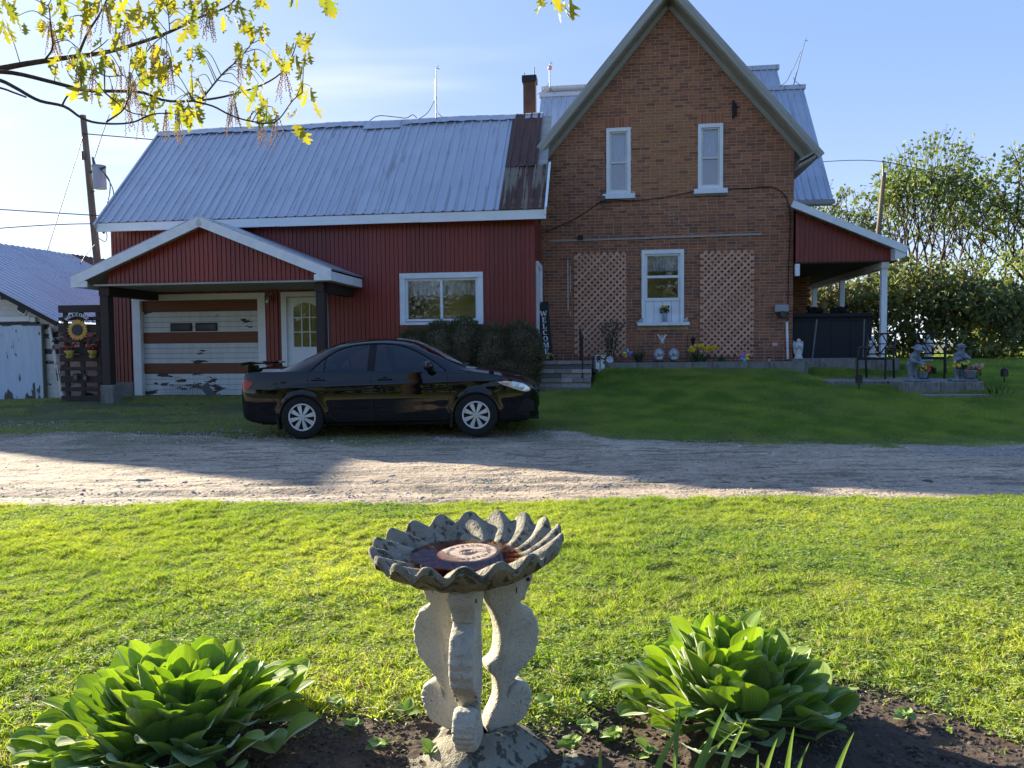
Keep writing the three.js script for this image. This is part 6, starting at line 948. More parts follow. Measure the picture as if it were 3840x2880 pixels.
  const lady = (label, p, h, t) => { const G = thing('white_statue', label, 'statue', p, t), k = h / 0.75; part('figure', blob([[0, 0.06, 0, 0.09, 0, 0.28, 0, 0.075], [0, 0.28, 0, 0.075, 0, 0.42, 0, 0.06], [0, 0.42, 0, 0.06, 0, 0.54, 0, 0.068], [0, 0.56, 0, 0.045, 0, 0.61, 0, 0.03], [0, 0.67, 0.005, 0.048, 0, 0.69, 0.005, 0.046], [-0.085, 0.55, 0, 0.03, -0.13, 0.43, 0.02, 0.025], [-0.13, 0.43, 0.02, 0.025, -0.05, 0.36, 0.08, 0.02], [0.085, 0.55, 0, 0.03, 0.12, 0.42, 0.03, 0.025], [0.12, 0.42, 0.03, 0.025, 0.03, 0.46, 0.09, 0.02]].map(b => b.map(x => x * k)), 0.012 * k, 0.014 * k), STONEW, G); part('robe_fold', Array.from({ length: 9 }, (_, i) => { const a = i / 9 * 6.28; return taperTube([[0.09 * k * cos(a), 0.05 * k, 0.09 * k * sin(a)], [0.075 * k * cos(a + 0.2), 0.25 * k, 0.075 * k * sin(a + 0.2)], [0.05 * k * cos(a + 0.3), 0.42 * k, 0.05 * k * sin(a + 0.3)]], 0.02 * k, 0.01 * k, 8, 5); }), STONEW, G); part('base', rbx(0.24 * k, 0.07 * k, 0.24 * k, 0.01, 0, 0.035 * k, 0), STONEW, G); };
  lady('white statue of a robed figure standing on the deck beside the porch post', hw(4.42, 1.137, 0.28), 0.5, HT + 0.4); lady('white robed statue standing on the far lawn before the lilacs', [11.9, ground(11.9, 22), -22], 0.78, -0.4);
  // hot tub
  const HT2 = hthing('hot_tub', 'dark covered hot tub filling the lean-to porch', 'hot tub', 3.72, 1.136, -1.35), TB = std(0xffffff, 0.7, { map: tex(256, 256, (u, v) => mix3([0.075, 0.085, 0.10], [0.11, 0.125, 0.14], fbm(u * 3, v * 60, 3)), 1) });
  for (let k = 0; k < 4; k++) part('side_panel', bb(-0.86 + k * 0.43 + 0.003, -0.43 + k * 0.43 - 0.003, 0.0, 0.9, 0.905, 0.93), TB, HT2); part('shell', bb(-0.86, 0.86, 0.0, 0.9, -0.93, 0.90), TB, HT2);
  part('cover', [rbx(1.84, 0.11, 1.0, 0.04, 0, 0.985, 0.48), rbx(1.84, 0.11, 0.98, 0.04, 0, 0.985, -0.5)], std(0x14171a, 0.75), HT2); part('cover_skirt', [bb(-0.92, 0.92, 0.86, 0.935, 0.935, 0.945), bb(0.915, 0.925, 0.86, 0.935, -0.95, 0.93)], std(0x14171a, 0.8), HT2); part('corner_post', bb(0.85, 0.90, 0, 0.9, 0.86, 0.925), std(0x0e0f11, 0.6), HT2);
  solo('grey_pole', 'thin grey pole leaning against the hot tub', 'pole', [cyl([0, -0.14, 0], [0.12, 0.86, -0.06], 0.018), sph(0.022, 0.12, 0.86, -0.06)], std(0x5c6266, 0.5), hw(3.18, 1.14, 0.06), HT);
  solo('grey_pole', 'thin grey pole standing by the porch post', 'pole', [cyl([0, 0, 0], [0.02, 0.85, 0], 0.014), sph(0.018, 0.02, 0.85, 0)], std(0x5c6266, 0.5), hw(4.28, 1.14, 0.1), HT);
  // cats
  const FUR = std(0x0b0a0a, 0.95);
  const cat = (label, p, t, white) => { const G = thing('cat', label, 'cat', p, t, 'cats on the hot tub cover'); part('body', blob([[-0.13, 0.07, 0, 0.07, 0.02, 0.085, 0, 0.078], [0.02, 0.085, 0, 0.075, 0.11, 0.075, 0, 0.06], [0.11, 0.085, 0, 0.05, 0.165, 0.13, 0, 0.042], [0.175, 0.135, 0, 0.043, 0.2, 0.125, 0, 0.028], [0.1, 0.03, 0.04, 0.025, 0.19, 0.02, 0.04, 0.018], [0.1, 0.03, -0.04, 0.025, 0.19, 0.02, -0.04, 0.018], [-0.15, 0.04, 0.03, 0.03, -0.05, 0.025, 0.075, 0.018], [-0.18, 0.03, 0.02, 0.02, -0.1, 0.018, 0.09, 0.014], [0.17, 0.165, 0.022, 0.014, 0.168, 0.188, 0.027, 0.005], [0.17, 0.165, -0.022, 0.014, 0.168, 0.188, -0.027, 0.005]], 0.006, 0.010), FUR, G); if (white) part('white_bib', sph(0.026, 0.175, 0.095, 0.0, 0.8, 1.1, 1.0), std(0xd8d4cc, 0.95), G); for (const s of [-1, 1]) part('eye', sph(0.006, 0.205, 0.143, s * 0.017), std(0x8a9a3a, 0.2), G); };
  cat('black cat with white bib crouching on the hot tub cover', hw(3.95, 2.177, -0.62), HT, true); cat('black cat lying low on the cover nearest the brick wall', hw(3.45, 2.177, -0.75), HT + PI + 0.2, false);
}
// ---------- clipped junipers ----------
function tufted(name, label, x, D, lobes, n, seed, tones, tw, th, category = 'shrub', group) {
  const G = thing(name, label, category, [x, ground(x, D) - 0.03, -D], 0, group), r = rng(seed), pos = [], nor = [], col = [];
  const inside = (p, me) => lobes.some((l, i) => i !== me && ((p.x - l[0]) / l[3]) ** 2 + ((p.y - l[1]) / l[4]) ** 2 + ((p.z - l[2]) / l[5]) ** 2 < 0.8);
  for (let k = 0; k < n; k++) {
    const i = floor(r() * lobes.length), l = lobes[i], a = r() * 2 * PI, c = r() * 2 - 1, s = sqrt(1 - c * c), rad = (0.86 + 0.16 * r()) * (0.93 + 0.16 * fbm(a * 3 + i, c * 4, 2));
    const d = V(s * cos(a), c, s * sin(a)), p = V(l[0] + d.x * l[3] * rad, l[1] + d.y * l[4] * rad, l[2] + d.z * l[5] * rad);
    if (p.y < 0 || inside(p, i)) continue;
    const t = tones[floor(pow(r(), 1.3) * tones.length)], j = 0.8 + 0.4 * r();
    for (let q = 0; q < 3; q++) {
      const dir = d.clone().add(V(r() - 0.5, r() * 0.6, r() - 0.5).multiplyScalar(1.1)).normalize(), side = V(r() - 0.5, r() - 0.5, r() - 0.5).cross(dir).normalize().multiplyScalar(tw), e = p.clone().addScaledVector(dir, th * (0.6 + 0.7 * r())), b = p.clone().addScaledVector(d, -th * 0.4);
      pos.push(b.x - side.x, b.y - side.y, b.z - side.z, b.x + side.x, b.y + side.y, b.z + side.z, e.x, e.y, e.z); for (let z = 0; z < 3; z++) col.push(t[0] * j, t[1] * j, t[2] * j);
    }
  }
  const g = new THREE.BufferGeometry(); g.setAttribute('position', new THREE.Float32BufferAttribute(pos, 3)); g.setAttribute('color', new THREE.Float32BufferAttribute(col, 3)); g.computeVertexNormals();
  part('foliage', g, phys(0xffffff, 0.92, { vertexColors: true, transmission: 0.15, thickness: 0 }), G);
  part('light_blocking_core', lobes.map(l => sph(1, l[0], max(l[1], l[4] * 0.75), l[2], l[3] * 0.84, l[4] * 0.84 * 0.9, l[5] * 0.84, 18)), std(0x5a4c38, 1), G);  // solid ellipsoids added inside the bush to keep light from passing through
  return G;
}
const JT = [[0.06, 0.085, 0.025], [0.08, 0.105, 0.032], [0.11, 0.12, 0.042], [0.14, 0.125, 0.055]];
tufted('juniper_bush', 'broad rounded evergreen bush under the sliding window', -1.55, 16.35, [[-0.5, 0.8, 0, 0.55, 0.72, 0.55], [0.05, 0.95, 0, 0.55, 0.72, 0.6], [0.55, 1.0, 0.05, 0.5, 0.74, 0.55], [0.0, 0.5, 0.15, 0.95, 0.6, 0.6]], 16000, 41, JT, 0.008, 0.05, 'shrub', 'clipped evergreen bushes');
tufted('juniper_bush', 'rounded evergreen bush beside the leaning welcome board', -0.12, 16.1, [[-0.25, 0.75, 0, 0.5, 0.72, 0.55], [0.3, 0.85, 0, 0.48, 0.68, 0.5], [0.0, 0.45, 0.1, 0.75, 0.5, 0.55]], 13000, 42, [[0.07, 0.085, 0.027], [0.1, 0.105, 0.04], [0.14, 0.12, 0.055], [0.18, 0.14, 0.07]], 0.008, 0.05, 'shrub', 'clipped evergreen bushes');
// wire trap lying at the garage door
{
  const T = hthing('wire_trap', 'wire mesh animal trap lying in front of the garage door', 'trap', -10.95, 0.40, 2.0, 0.03), ws = [];
  for (let k = 0; k <= 14; k++) { const x = -0.42 + k * 0.06; ws.push(bar([x, 0, -0.12], [x, 0.24, -0.12], 0.004), bar([x, 0, 0.12], [x, 0.24, 0.12], 0.004), bar([x, 0.24, -0.12], [x, 0.24, 0.12], 0.004)); }
  for (let k = 0; k <= 5; k++) for (const z of [-0.12, 0.12]) ws.push(bar([-0.42, k * 0.048, z], [0.42, k * 0.048, z], 0.004));
  part('mesh_cage', ws, ROD, T); part('trap_door', rbx(0.2, 0.34, 0.012, 0.005, 0.58, 0.12, 0.05, 0.3, 0, 0.6), std(0x70767a, 0.5, { metalness: 0.3 }), T);
}

// ---------- bird bath ----------
const CONCW = std(0xffffff, 0.9, { bumpMap: tex(512, 512, (u, v) => tfbm(u, v, 40, 4, 3) * 0.6 + tfbm(u, v, 120, 2, 1) * 0.4, 0.3, 0.3, false), bumpScale: 0.008, map: tex(512, 512, (u, v) => { const n = tfbm(u, v, 7, 5, 5), s = smooth(0.58, 0.72, tfbm(u, v, 60, 3, 2)); return mix3(mix3([0.62, 0.60, 0.54], [0.80, 0.78, 0.72], n), [0.50, 0.47, 0.40], s * 0.4); }, 0.45) });
const CONCL = std(0xffffff, 0.95, { bumpMap: CONCW.bumpMap, bumpScale: 0.014, map: tex(1024, 1024, (u, v) => { const n = tfbm(u, v, 8, 5, 5), s = tfbm(u, v, 26, 4, 2), g = tfbm(u, v, 70, 2, 8); let c = mix3([0.40, 0.385, 0.33], [0.66, 0.64, 0.57], n * 0.7 + s * 0.3); c = mix3(c, [0.23, 0.215, 0.18], smooth(0.50, 0.64, s) * 0.8); return mix3(c, [0.52, 0.52, 0.40], smooth(0.62, 0.7, g) * 0.5); }, 0.5) });
{
  const B = thing('bird_bath', 'scalloped concrete shell bird bath held up by three stone seahorses', 'bird bath', [-0.115, 0.0, -2.75], 0);
  B.position.y = ground(-0.115, 2.75) - 0.01;
  // bowl: fluted shell, closed inside and outside surfaces
  const N = 18, NT = N * 16, flute = (th, k) => cos(N * (th + 0.30 * k * k) + 0.9);
  const prof = t => [0.10 + 0.235 * t, 0.004 + 0.082 * pow(t, 1.7)], profO = t => [0.08 + 0.264 * t, -0.058 + 0.120 * pow(t, 2.1)];
  const wav = f => f - 0.25 * f * f + 0.12;
  const IN = (th, t) => { const [r, y] = prof(t), f = flute(th, t), rr = r + 0.004 * t * t * f; return [rr * cos(th), y + (0.003 + 0.0165 * pow(t, 1.3)) * wav(f), rr * sin(th), rr * cos(th), rr * sin(th)]; };
  const OUT = (th, t) => { const [r, y] = profO(t), f = flute(th, t), rr = r + 0.007 * t * t * t * f; return [rr * cos(th), y + 0.019 * pow(t, 2.6) * wav(f), rr * sin(th), th * 0.25, y]; };
  const inner = gridGeo(NT, 34, (u, v) => { const th = u * 2 * PI; if (v < 0.1) { const r = 0.10 * v / 0.1; return [r * cos(th), 0.004, r * sin(th), r * cos(th), r * sin(th)]; } return IN(th, (v - 0.1) / 0.9); }, true);
  const outer = gridGeo(NT, 30, (u, v) => OUT(u * 2 * PI, v), true);
  const lip = gridGeo(NT, 6, (u, v) => { const th = u * 2 * PI, p = IN(th, 1), q = OUT(th, 1), s = sin(PI * v); return [lerp(p[0], q[0], v) + 0.004 * s * cos(th), lerp(p[1], q[1], v) + 0.009 * s, lerp(p[2], q[2], v) + 0.004 * s * sin(th), th * 0.3, v * 0.03]; }, true);
  const bowl = part('bowl', [inner, lip, outer, cyl([0, -0.058, 0], [0, -0.03, 0], 0.082, 0.082, 24)], CONCL, B, 'mossy fluted shell bowl');
  const tilt = o => { o.position.set(-0.048, 0.705, 0); o.rotation.set(0.035, 0.2, 0.058); return o; };
  tilt(bowl);
  const disc = part('medallion', [lathe([[0, 0.05], [0.104, 0.05], [0.112, 0.045], [0.114, 0.0], [0, 0.0]], 40)], std(0xffffff, 0.8, { map: tex(256, 256, (u, v) => mix3([0.50, 0.42, 0.37], [0.70, 0.63, 0.55], tfbm(u, v, 9, 4, 3)), 0.25), bumpMap: noiseBump, bumpScale: 0.006 }), B); tilt(disc); disc.position.y -= 0.009;
  // raised spiral and worn carved marks on the medallion
  const marks = [tube(Array.from({ length: 40 }, (_, k) => { const a = k * 0.33, r = 0.006 + 0.0013 * k * 0.45; return [r * cos(a), 0.051, r * sin(a)]; }), 0.0022, 80, 5), metric(new THREE.TorusGeometry(0.031, 0.0016, 5, 30).rotateX(PI / 2)).translate(0, 0.0505, 0)], r = rng(17);
  for (let k = 0; k < 26; k++) { const a = k / 26 * 2 * PI; for (let q = 0; q < 2; q++) marks.push(bx(0.0025, 0.003, 0.008 + 0.009 * r(), 0, 0.0505, 0, 0, (r() - 0.5) * 1.6, 0).translate(0.07 + 0.008 * q + 0.006 * r(), 0, 0.0).rotateY(a)); }
  part('carved_marks', marks, std(0x8d7d72, 0.9), disc);
  const WAT = phys(0xffffff, 0.02, { transmission: 1, thickness: 0.05, ior: 1.33, attenuationColor: new THREE.Color(0.55, 0.22, 0.09), attenuationDistance: 0.03 });
  part('water', cyl([-0.045, 0.705, 0.0], [-0.045, 0.742, 0.0], 0.19, 0.215, 48), WAT, B, 'shallow rust-brown water');
  // seahorses: side outline (r outward, y up), thick and rounded
  const O = [[0.045, 0.665], [0.13, 0.668], [0.20, 0.675], [0.222, 0.655], [0.217, 0.62], [0.20, 0.588], [0.188, 0.555], [0.172, 0.548], [0.185, 0.535], [0.222, 0.505], [0.243, 0.46], [0.247, 0.42], [0.24, 0.375], [0.22, 0.33], [0.178, 0.295], [0.145, 0.262], [0.126, 0.235], [0.116, 0.205], [0.13, 0.232], [0.16, 0.248], [0.192, 0.24], [0.214, 0.208], [0.214, 0.168], [0.2, 0.13], [0.178, 0.10], [0.13, 0.085], [0.05, 0.075], [0.035, 0.10], [0.045, 0.14], [0.072, 0.19], [0.078, 0.235], [0.068, 0.28], [0.045, 0.305], [0.04, 0.335], [0.07, 0.355], [0.082, 0.39], [0.085, 0.44], [0.074, 0.49], [0.056, 0.535], [0.04, 0.56], [0.03, 0.61]];
  const sc = new THREE.CatmullRomCurve3(O.map(p => V(p[0], p[1], 0)), true, 'catmullrom', 0.4).getPoints(220).map(p => [p.x, p.y]);
  const ridged = sc.map(([x, y], i) => { const k = x > 0.12 && y > 0.26 && y < 0.56 ? 0.003 * sin(y * 150) : x > 0.13 && y < 0.24 ? 0.003 * sin(atan2(y - 0.16, x - 0.15) * 16) : 0; return [x + k, y]; });
  const hole1 = Array.from({ length: 16 }, (_, k) => { const a = -k / 16 * 2 * PI; return [0.150 + 0.015 * cos(a), 0.598 + 0.028 * sin(a)]; }), hole2 = Array.from({ length: 14 }, (_, k) => { const a = -k / 14 * 2 * PI; return [0.166 + 0.014 * cos(a), 0.178 + 0.02 * sin(a)]; });
  for (const [k, a] of [[0, -1.72], [1, 0.42], [2, 2.66]]) {
    const g = (() => { const s = new THREE.Shape(ridged.map(p => new THREE.Vector2(...p))); for (const h of [hole1, hole2]) s.holes.push(new THREE.Path(h.map(p => new THREE.Vector2(...p)))); return new THREE.ExtrudeGeometry(s, { depth: 0.034, bevelEnabled: true, bevelSize: 0.012, bevelThickness: 0.022, bevelOffset: -0.012, bevelSegments: 4, curveSegments: 6 }); })().translate(0, 0, -0.017);
    // belly swell and body rings
    const p = g.attributes.position; for (let i = 0; i < p.count; i++) { const x = p.getX(i), y = p.getY(i), z = p.getZ(i), sw = 1 + 0.28 * exp(-pow((y - 0.42) / 0.11, 2)) * exp(-pow((x - 0.14) / 0.08, 2)) + 0.2 * exp(-pow((y - 0.63) / 0.05, 2)); p.setZ(i, z * sw * (1 + 0.012 * sin(y * 130 + x * 60))); }
    const s = part('seahorse', toCreasedNormals(metric(g), 0.7), CONCW, B); s.rotation.y = a; s.position.set(-0.03, 0, 0);
    const oT = [[0.24, 0.13], [0.30, 0.178], [0.33, 0.212], [0.375, 0.232], [0.42, 0.239], [0.46, 0.235], [0.505, 0.215], [0.54, 0.18]], iT = [[0.24, 0.08], [0.30, 0.07], [0.36, 0.08], [0.44, 0.09], [0.54, 0.062]], ribs = [];
    for (let q = 0; q < 11; q++) { const y = 0.262 + q * 0.026, ro = interp(oT, y), ri = interp(iT, y - 0.02); for (const e of [-1, 1]) { const z = e * (0.0385 + 0.002 * sin(q)); ribs.push(taperTube([[ro - 0.006, y, z * 0.9], [lerp(ro, ri, 0.35), y - 0.012, z * 1.04], [lerp(ro, ri, 0.75), y - 0.024, z]], 0.0052, 0.0022, 8, 6)); } }
    for (let q = 0; q < 9; q++) { const a = -0.6 + q * 0.62; for (const e of [-1, 1]) ribs.push(taperTube([[0.166 + 0.042 * cos(a), 0.178 + 0.058 * sin(a), e * 0.035], [0.166 + 0.03 * cos(a + 0.15), 0.178 + 0.04 * sin(a + 0.15), e * 0.0395], [0.166 + 0.02 * cos(a + 0.3), 0.178 + 0.026 * sin(a + 0.3), e * 0.038]], 0.005, 0.002, 6, 6)); }
    part('body_ridges', ribs, CONCW, s);
    for (const e of [-1, 1]) part('eye', sph(0.0075, 0.197, 0.632, e * 0.047, 1, 1, 0.6), std(0x0c0c0c, 0.25), s);
  }
  part('base', [gridGeo(64, 12, (u, v) => { const th = u * 2 * PI, w = 1 + 0.07 * sin(th * 3 + 1) + 0.03 * sin(th * 7), r = (0.05 + 0.20 * v) * w; return [r * cos(th), 0.095 - 0.105 * pow(v, 2.0) + 0.008 * fbm(th * 3, v * 6, 2), r * sin(th), r * cos(th), r * sin(th)]; }, true), rbx(0.60, 0.05, 0.42, 0.012, 0.02, -0.005, 0.02, 0, 0.35, 0)], CONCL, B);
}
// ---------- hostas ----------
function hostaLeaf(len, wid, bend, cup, seed) {
  return gridGeo(16, 20, (u, v) => {
    const q = u * 2 - 1, w = wid * pow(v + 0.002, 0.5) * pow(1 - v, 0.72) / 0.43, a = bend * v, z0 = bend > 0.01 ? len * sin(a) / bend : len * v, y0 = bend > 0.01 ? -len * (1 - cos(a)) / bend : 0;
    const aq = abs(q), n = cup * w * aq * aq * 0.9 + 0.042 * w * cos(aq * PI * 7) * (1 - aq * 0.6) + 0.05 * w * sin(v * 8 + seed) * aq * aq - 0.07 * w * exp(-aq * 14);
    return [q * w * (1 - 0.2 * cup * aq), y0 + n * cos(a), z0 + n * sin(a)];
  });
}
const VEIN = tex(256, 64, (u, v) => { const q = abs(u * 2 - 1), l = pow(0.5 + 0.5 * cos(q * PI * 14), 3), m = exp(-q * 40); return mix3(mix3([0.86, 0.9, 0.72], [1.0, 1.0, 0.9], fbm(u * 20, v * 6, 3)), [0.66, 0.74, 0.6], 0.5 * l + 0 * m); }, 1, 1, true, THREE.ClampToEdgeWrapping);
const HOSTA = [phys(0x8ba81f, 0.85, { map: VEIN, transmission: 0.62, thickness: 0 }), phys(0x9ab426, 0.85, { map: VEIN, transmission: 0.62, thickness: 0 }), phys(0x7c9e1d, 0.85, { map: VEIN, transmission: 0.52, thickness: 0 })];
const HL = []; for (let k = 0; k < 9; k++) HL.push(hostaLeaf(1, 0.44 + 0.04 * (k % 3), [0.12, 0.35, 0.65][floor(k / 3)] + 0.1 * (k % 3), [0.5, 0.38, 0.28][floor(k / 3)], k * 1.7));
function hosta(label, x, D, R, Ht, n, seed) {
  const G = thing('hosta', label, 'hosta', [x, ground(x, D), -D], 0, 'hostas in the flower bed'), r = rng(seed), st = [];
  for (let i = 0; i < n; i++) {
    const t = pow((i + 0.5) / n, 0.7), az = i * 2.39996 + r() * 0.6, rr = R * (0.05 + 0.66 * t) * (0.85 + 0.3 * r()), h = Ht * lerp(0.60, 0.10, t * t) * (0.7 + 0.5 * r()), pitch = lerp(1.5, 0.72, pow(t, 1.4)) + (r() - 0.5) * (0.35 + 0.5 * t);
    const L = lerp(0.12, 0.185, r()) * (t < 0.25 ? 0.85 : 1) * (0.8 + 0.2 * t), m = part('leaf', HL[(t < 0.35 ? 0 : t < 0.7 ? 3 : 6) + floor(r() * 3)], HOSTA[floor(r() * 3)], G);
    m.position.set(rr * sin(az), h, rr * cos(az)); m.rotation.order = 'YXZ'; m.rotation.set(-pitch, az + (r() - 0.5) * 1.2, (r() - 0.5) * 0.9); m.scale.set(L, L, L);
    st.push(taperTube([[0.10 * R * sin(az), 0, 0.10 * R * cos(az)], [rr * 0.5 * sin(az), h * 0.6, rr * 0.5 * cos(az)], [rr * sin(az), h, rr * cos(az)]], 0.008, 0.005, 6, 5));
  }
  part('stems', st, phys(0x6a8a3a, 0.92, { transmission: 0.2, thickness: 0 }), G);
}
hosta('large green hosta in front, on the shed side of the bird bath', -1.26, 2.80, 0.56, 0.30, 200, 51);
hosta('green hosta clump on the patio side of the bird bath', 0.83, 2.92, 0.46, 0.42, 165, 52);
// sword leaves at the very front
{
  const T = thing('iris_plant', 'pale green sword-shaped leaves rising at the front edge of the bed', 'plant', [0.55, 0, -2.32]), M = [phys(0x7d9a3e, 0.92, { transmission: 0.4, thickness: 0 }), phys(0x6b8c3a, 0.92, { transmission: 0.4, thickness: 0 })];
  [[-0.29, 0.255, -0.29, 0.022], [-0.065, 0.39, -0.07, 0.014], [0.0, 0.30, -0.13, 0.034], [0.115, 0.35, 0.0, 0.034], [0.16, 0.325, 0.05, 0.03], [0.155, 0.27, -0.02, 0.03], [0.25, 0.265, 0.2, 0.026], [0.18, 0.235, 0.18, 0.02], [0.33, 0.26, 0.3, 0.026], [0.37, 0.22, 0.3, 0.02], [0.49, 0.275, 0.40, 0.03], [-0.03, 0.34, -0.05, 0.02], [0.05, 0.28, -0.02, 0.028], [-0.2, 0.22, -0.16, 0.02]].forEach(([tx, ty, bx0, w], k) => part('leaf', gridGeo(4, 16, (u, v) => { const q = u - 0.5, x = lerp(bx0, tx, pow(v, 1.6)), ww = w * pow(1 - v, 0.6) * (0.7 + 0.3 * min(1, v * 4)); return [x + q * ww, ty * (v - 0.04 * v * v * v), 0.05 * sin(k * 2.1) + 0.03 * v * cos(k) + 0.35 * ww * (0.5 - abs(q))]; }), M[k % 2], T));
  const r = rng(71);  // seedlings in the soil
  [[-0.62, 2.86], [-0.5, 2.72], [0.2, 2.72], [0.28, 2.86], [0.36, 2.78], [0.12, 3.0], [0.3, 3.05], [-0.3, 2.68], [-0.72, 3.02], [0.47, 2.66], [1.5, 2.9], [-0.42, 2.95]].forEach(([x, D], k) => {
    const P = thing('seedling', `small green seedling in the dark soil, ${['by the hosta stems', 'below the hosta edge', 'beside the bird bath base', 'between bath and hosta', 'near the sword leaves', 'behind the bath base', 'at the lawn edge', 'in front of the bath', 'at the lawn corner', 'under the sword leaves', 'in the hosta shadow', 'close to the bath slab'][k]}`, 'seedling', [x, ground(x, D) + 0.008, -D], r() * 6);
    for (let q = 0; q < 7; q++) { const m = part('leaf', HL[floor(r() * 9)], M[q % 2], P); const L = 0.03 + 0.03 * r(); m.scale.set(L, L, L); m.position.set(0, 0.01 + 0.03 * r(), 0); m.rotation.order = 'YXZ'; m.rotation.set(-0.2 - 0.7 * r(), q * 0.9 + r(), 0); }
  });
}

// ---------- oak limb ----------
const OAKB = [
 [0.0111, 0.0023, [[-1.761,2.266,-2.350], [-1.648,2.302,-2.390], [-1.580,2.327,-2.430], [-1.527,2.355,-2.470], [-1.403,2.390,-2.510], [-1.304,2.421,-2.550], [-1.129,2.495,-2.590], [-1.032,2.563,-2.630], [-0.952,2.615,-2.670], [-0.922,2.684,-2.710]]],
 [0.0042, 0.0016, [[-1.317,2.360,-2.400], [-1.276,2.414,-2.380], [-1.231,2.456,-2.360], [-1.196,2.492,-2.340], [-1.180,2.519,-2.320]]],
 [0.0028, 0.0014, [[-1.363,2.303,-2.300], [-1.327,2.331,-2.280], [-1.318,2.371,-2.260], [-1.309,2.423,-2.240], [-1.301,2.427,-2.220]]],
 [0.0069, 0.0016, [[-1.586,2.270,-2.300], [-1.494,2.283,-2.340], [-1.385,2.266,-2.380], [-1.309,2.255,-2.420], [-1.233,2.265,-2.460], [-1.170,2.273,-2.500], [-1.124,2.261,-2.540], [-1.045,2.271,-2.580], [-0.942,2.300,-2.620], [-0.819,2.358,-2.660], [-0.766,2.424,-2.700], [-0.732,2.543,-2.740]]],
 [0.0065, 0.0016, [[-1.618,2.261,-2.250], [-1.451,2.222,-2.230], [-1.395,2.194,-2.210], [-1.319,2.152,-2.190], [-1.235,2.128,-2.170], [-1.182,2.093,-2.150], [-1.130,2.072,-2.130], [-1.023,2.065,-2.110], [-0.955,2.081,-2.090], [-0.897,2.077,-2.070]]],
 [0.0037, 0.0023, [[-1.562,2.213,-2.200], [-1.419,2.184,-2.180], [-1.368,2.164,-2.160], [-1.323,2.145,-2.140]]],
 [0.0028, 0.0014, [[-0.911,2.166,-2.250], [-0.846,2.144,-2.230], [-0.796,2.116,-2.210], [-0.737,2.092,-2.190], [-0.653,2.081,-2.170], [-0.595,2.134,-2.150], [-0.564,2.148,-2.130]]],
 [0.0028, 0.0014, [[-0.924,2.204,-2.350], [-0.871,2.295,-2.390], [-0.842,2.346,-2.430], [-0.806,2.418,-2.470], [-0.808,2.460,-2.510]]],
 [0.0028, 0.0018, [[-1.307,2.163,-2.280], [-1.276,2.187,-2.260], [-1.224,2.198,-2.240]]],
 [0.0028, 0.0014, [[-1.136,2.094,-2.200], [-1.077,2.122,-2.180], [-1.054,2.145,-2.160]]],
 [0.0023, 0.0014, [[-1.286,2.321,-2.400], [-1.229,2.285,-2.380], [-1.163,2.278,-2.360]]],
 [0.0023, 0.0014, [[-1.138,2.175,-2.200], [-1.086,2.134,-2.180], [-1.046,2.107,-2.160], [-0.991,2.092,-2.140]]],
 [0.0018, 0.0012, [[-1.119,2.352,-2.400], [-1.071,2.385,-2.380], [-1.024,2.402,-2.360]]],
 [0.0018, 0.0012, [[-1.321,2.372,-2.450], [-1.266,2.392,-2.430], [-1.231,2.405,-2.410]]],
 [0.0018, 0.0012, [[-1.037,2.425,-2.400], [-1.031,2.467,-2.380], [-1.027,2.481,-2.360]]],
];
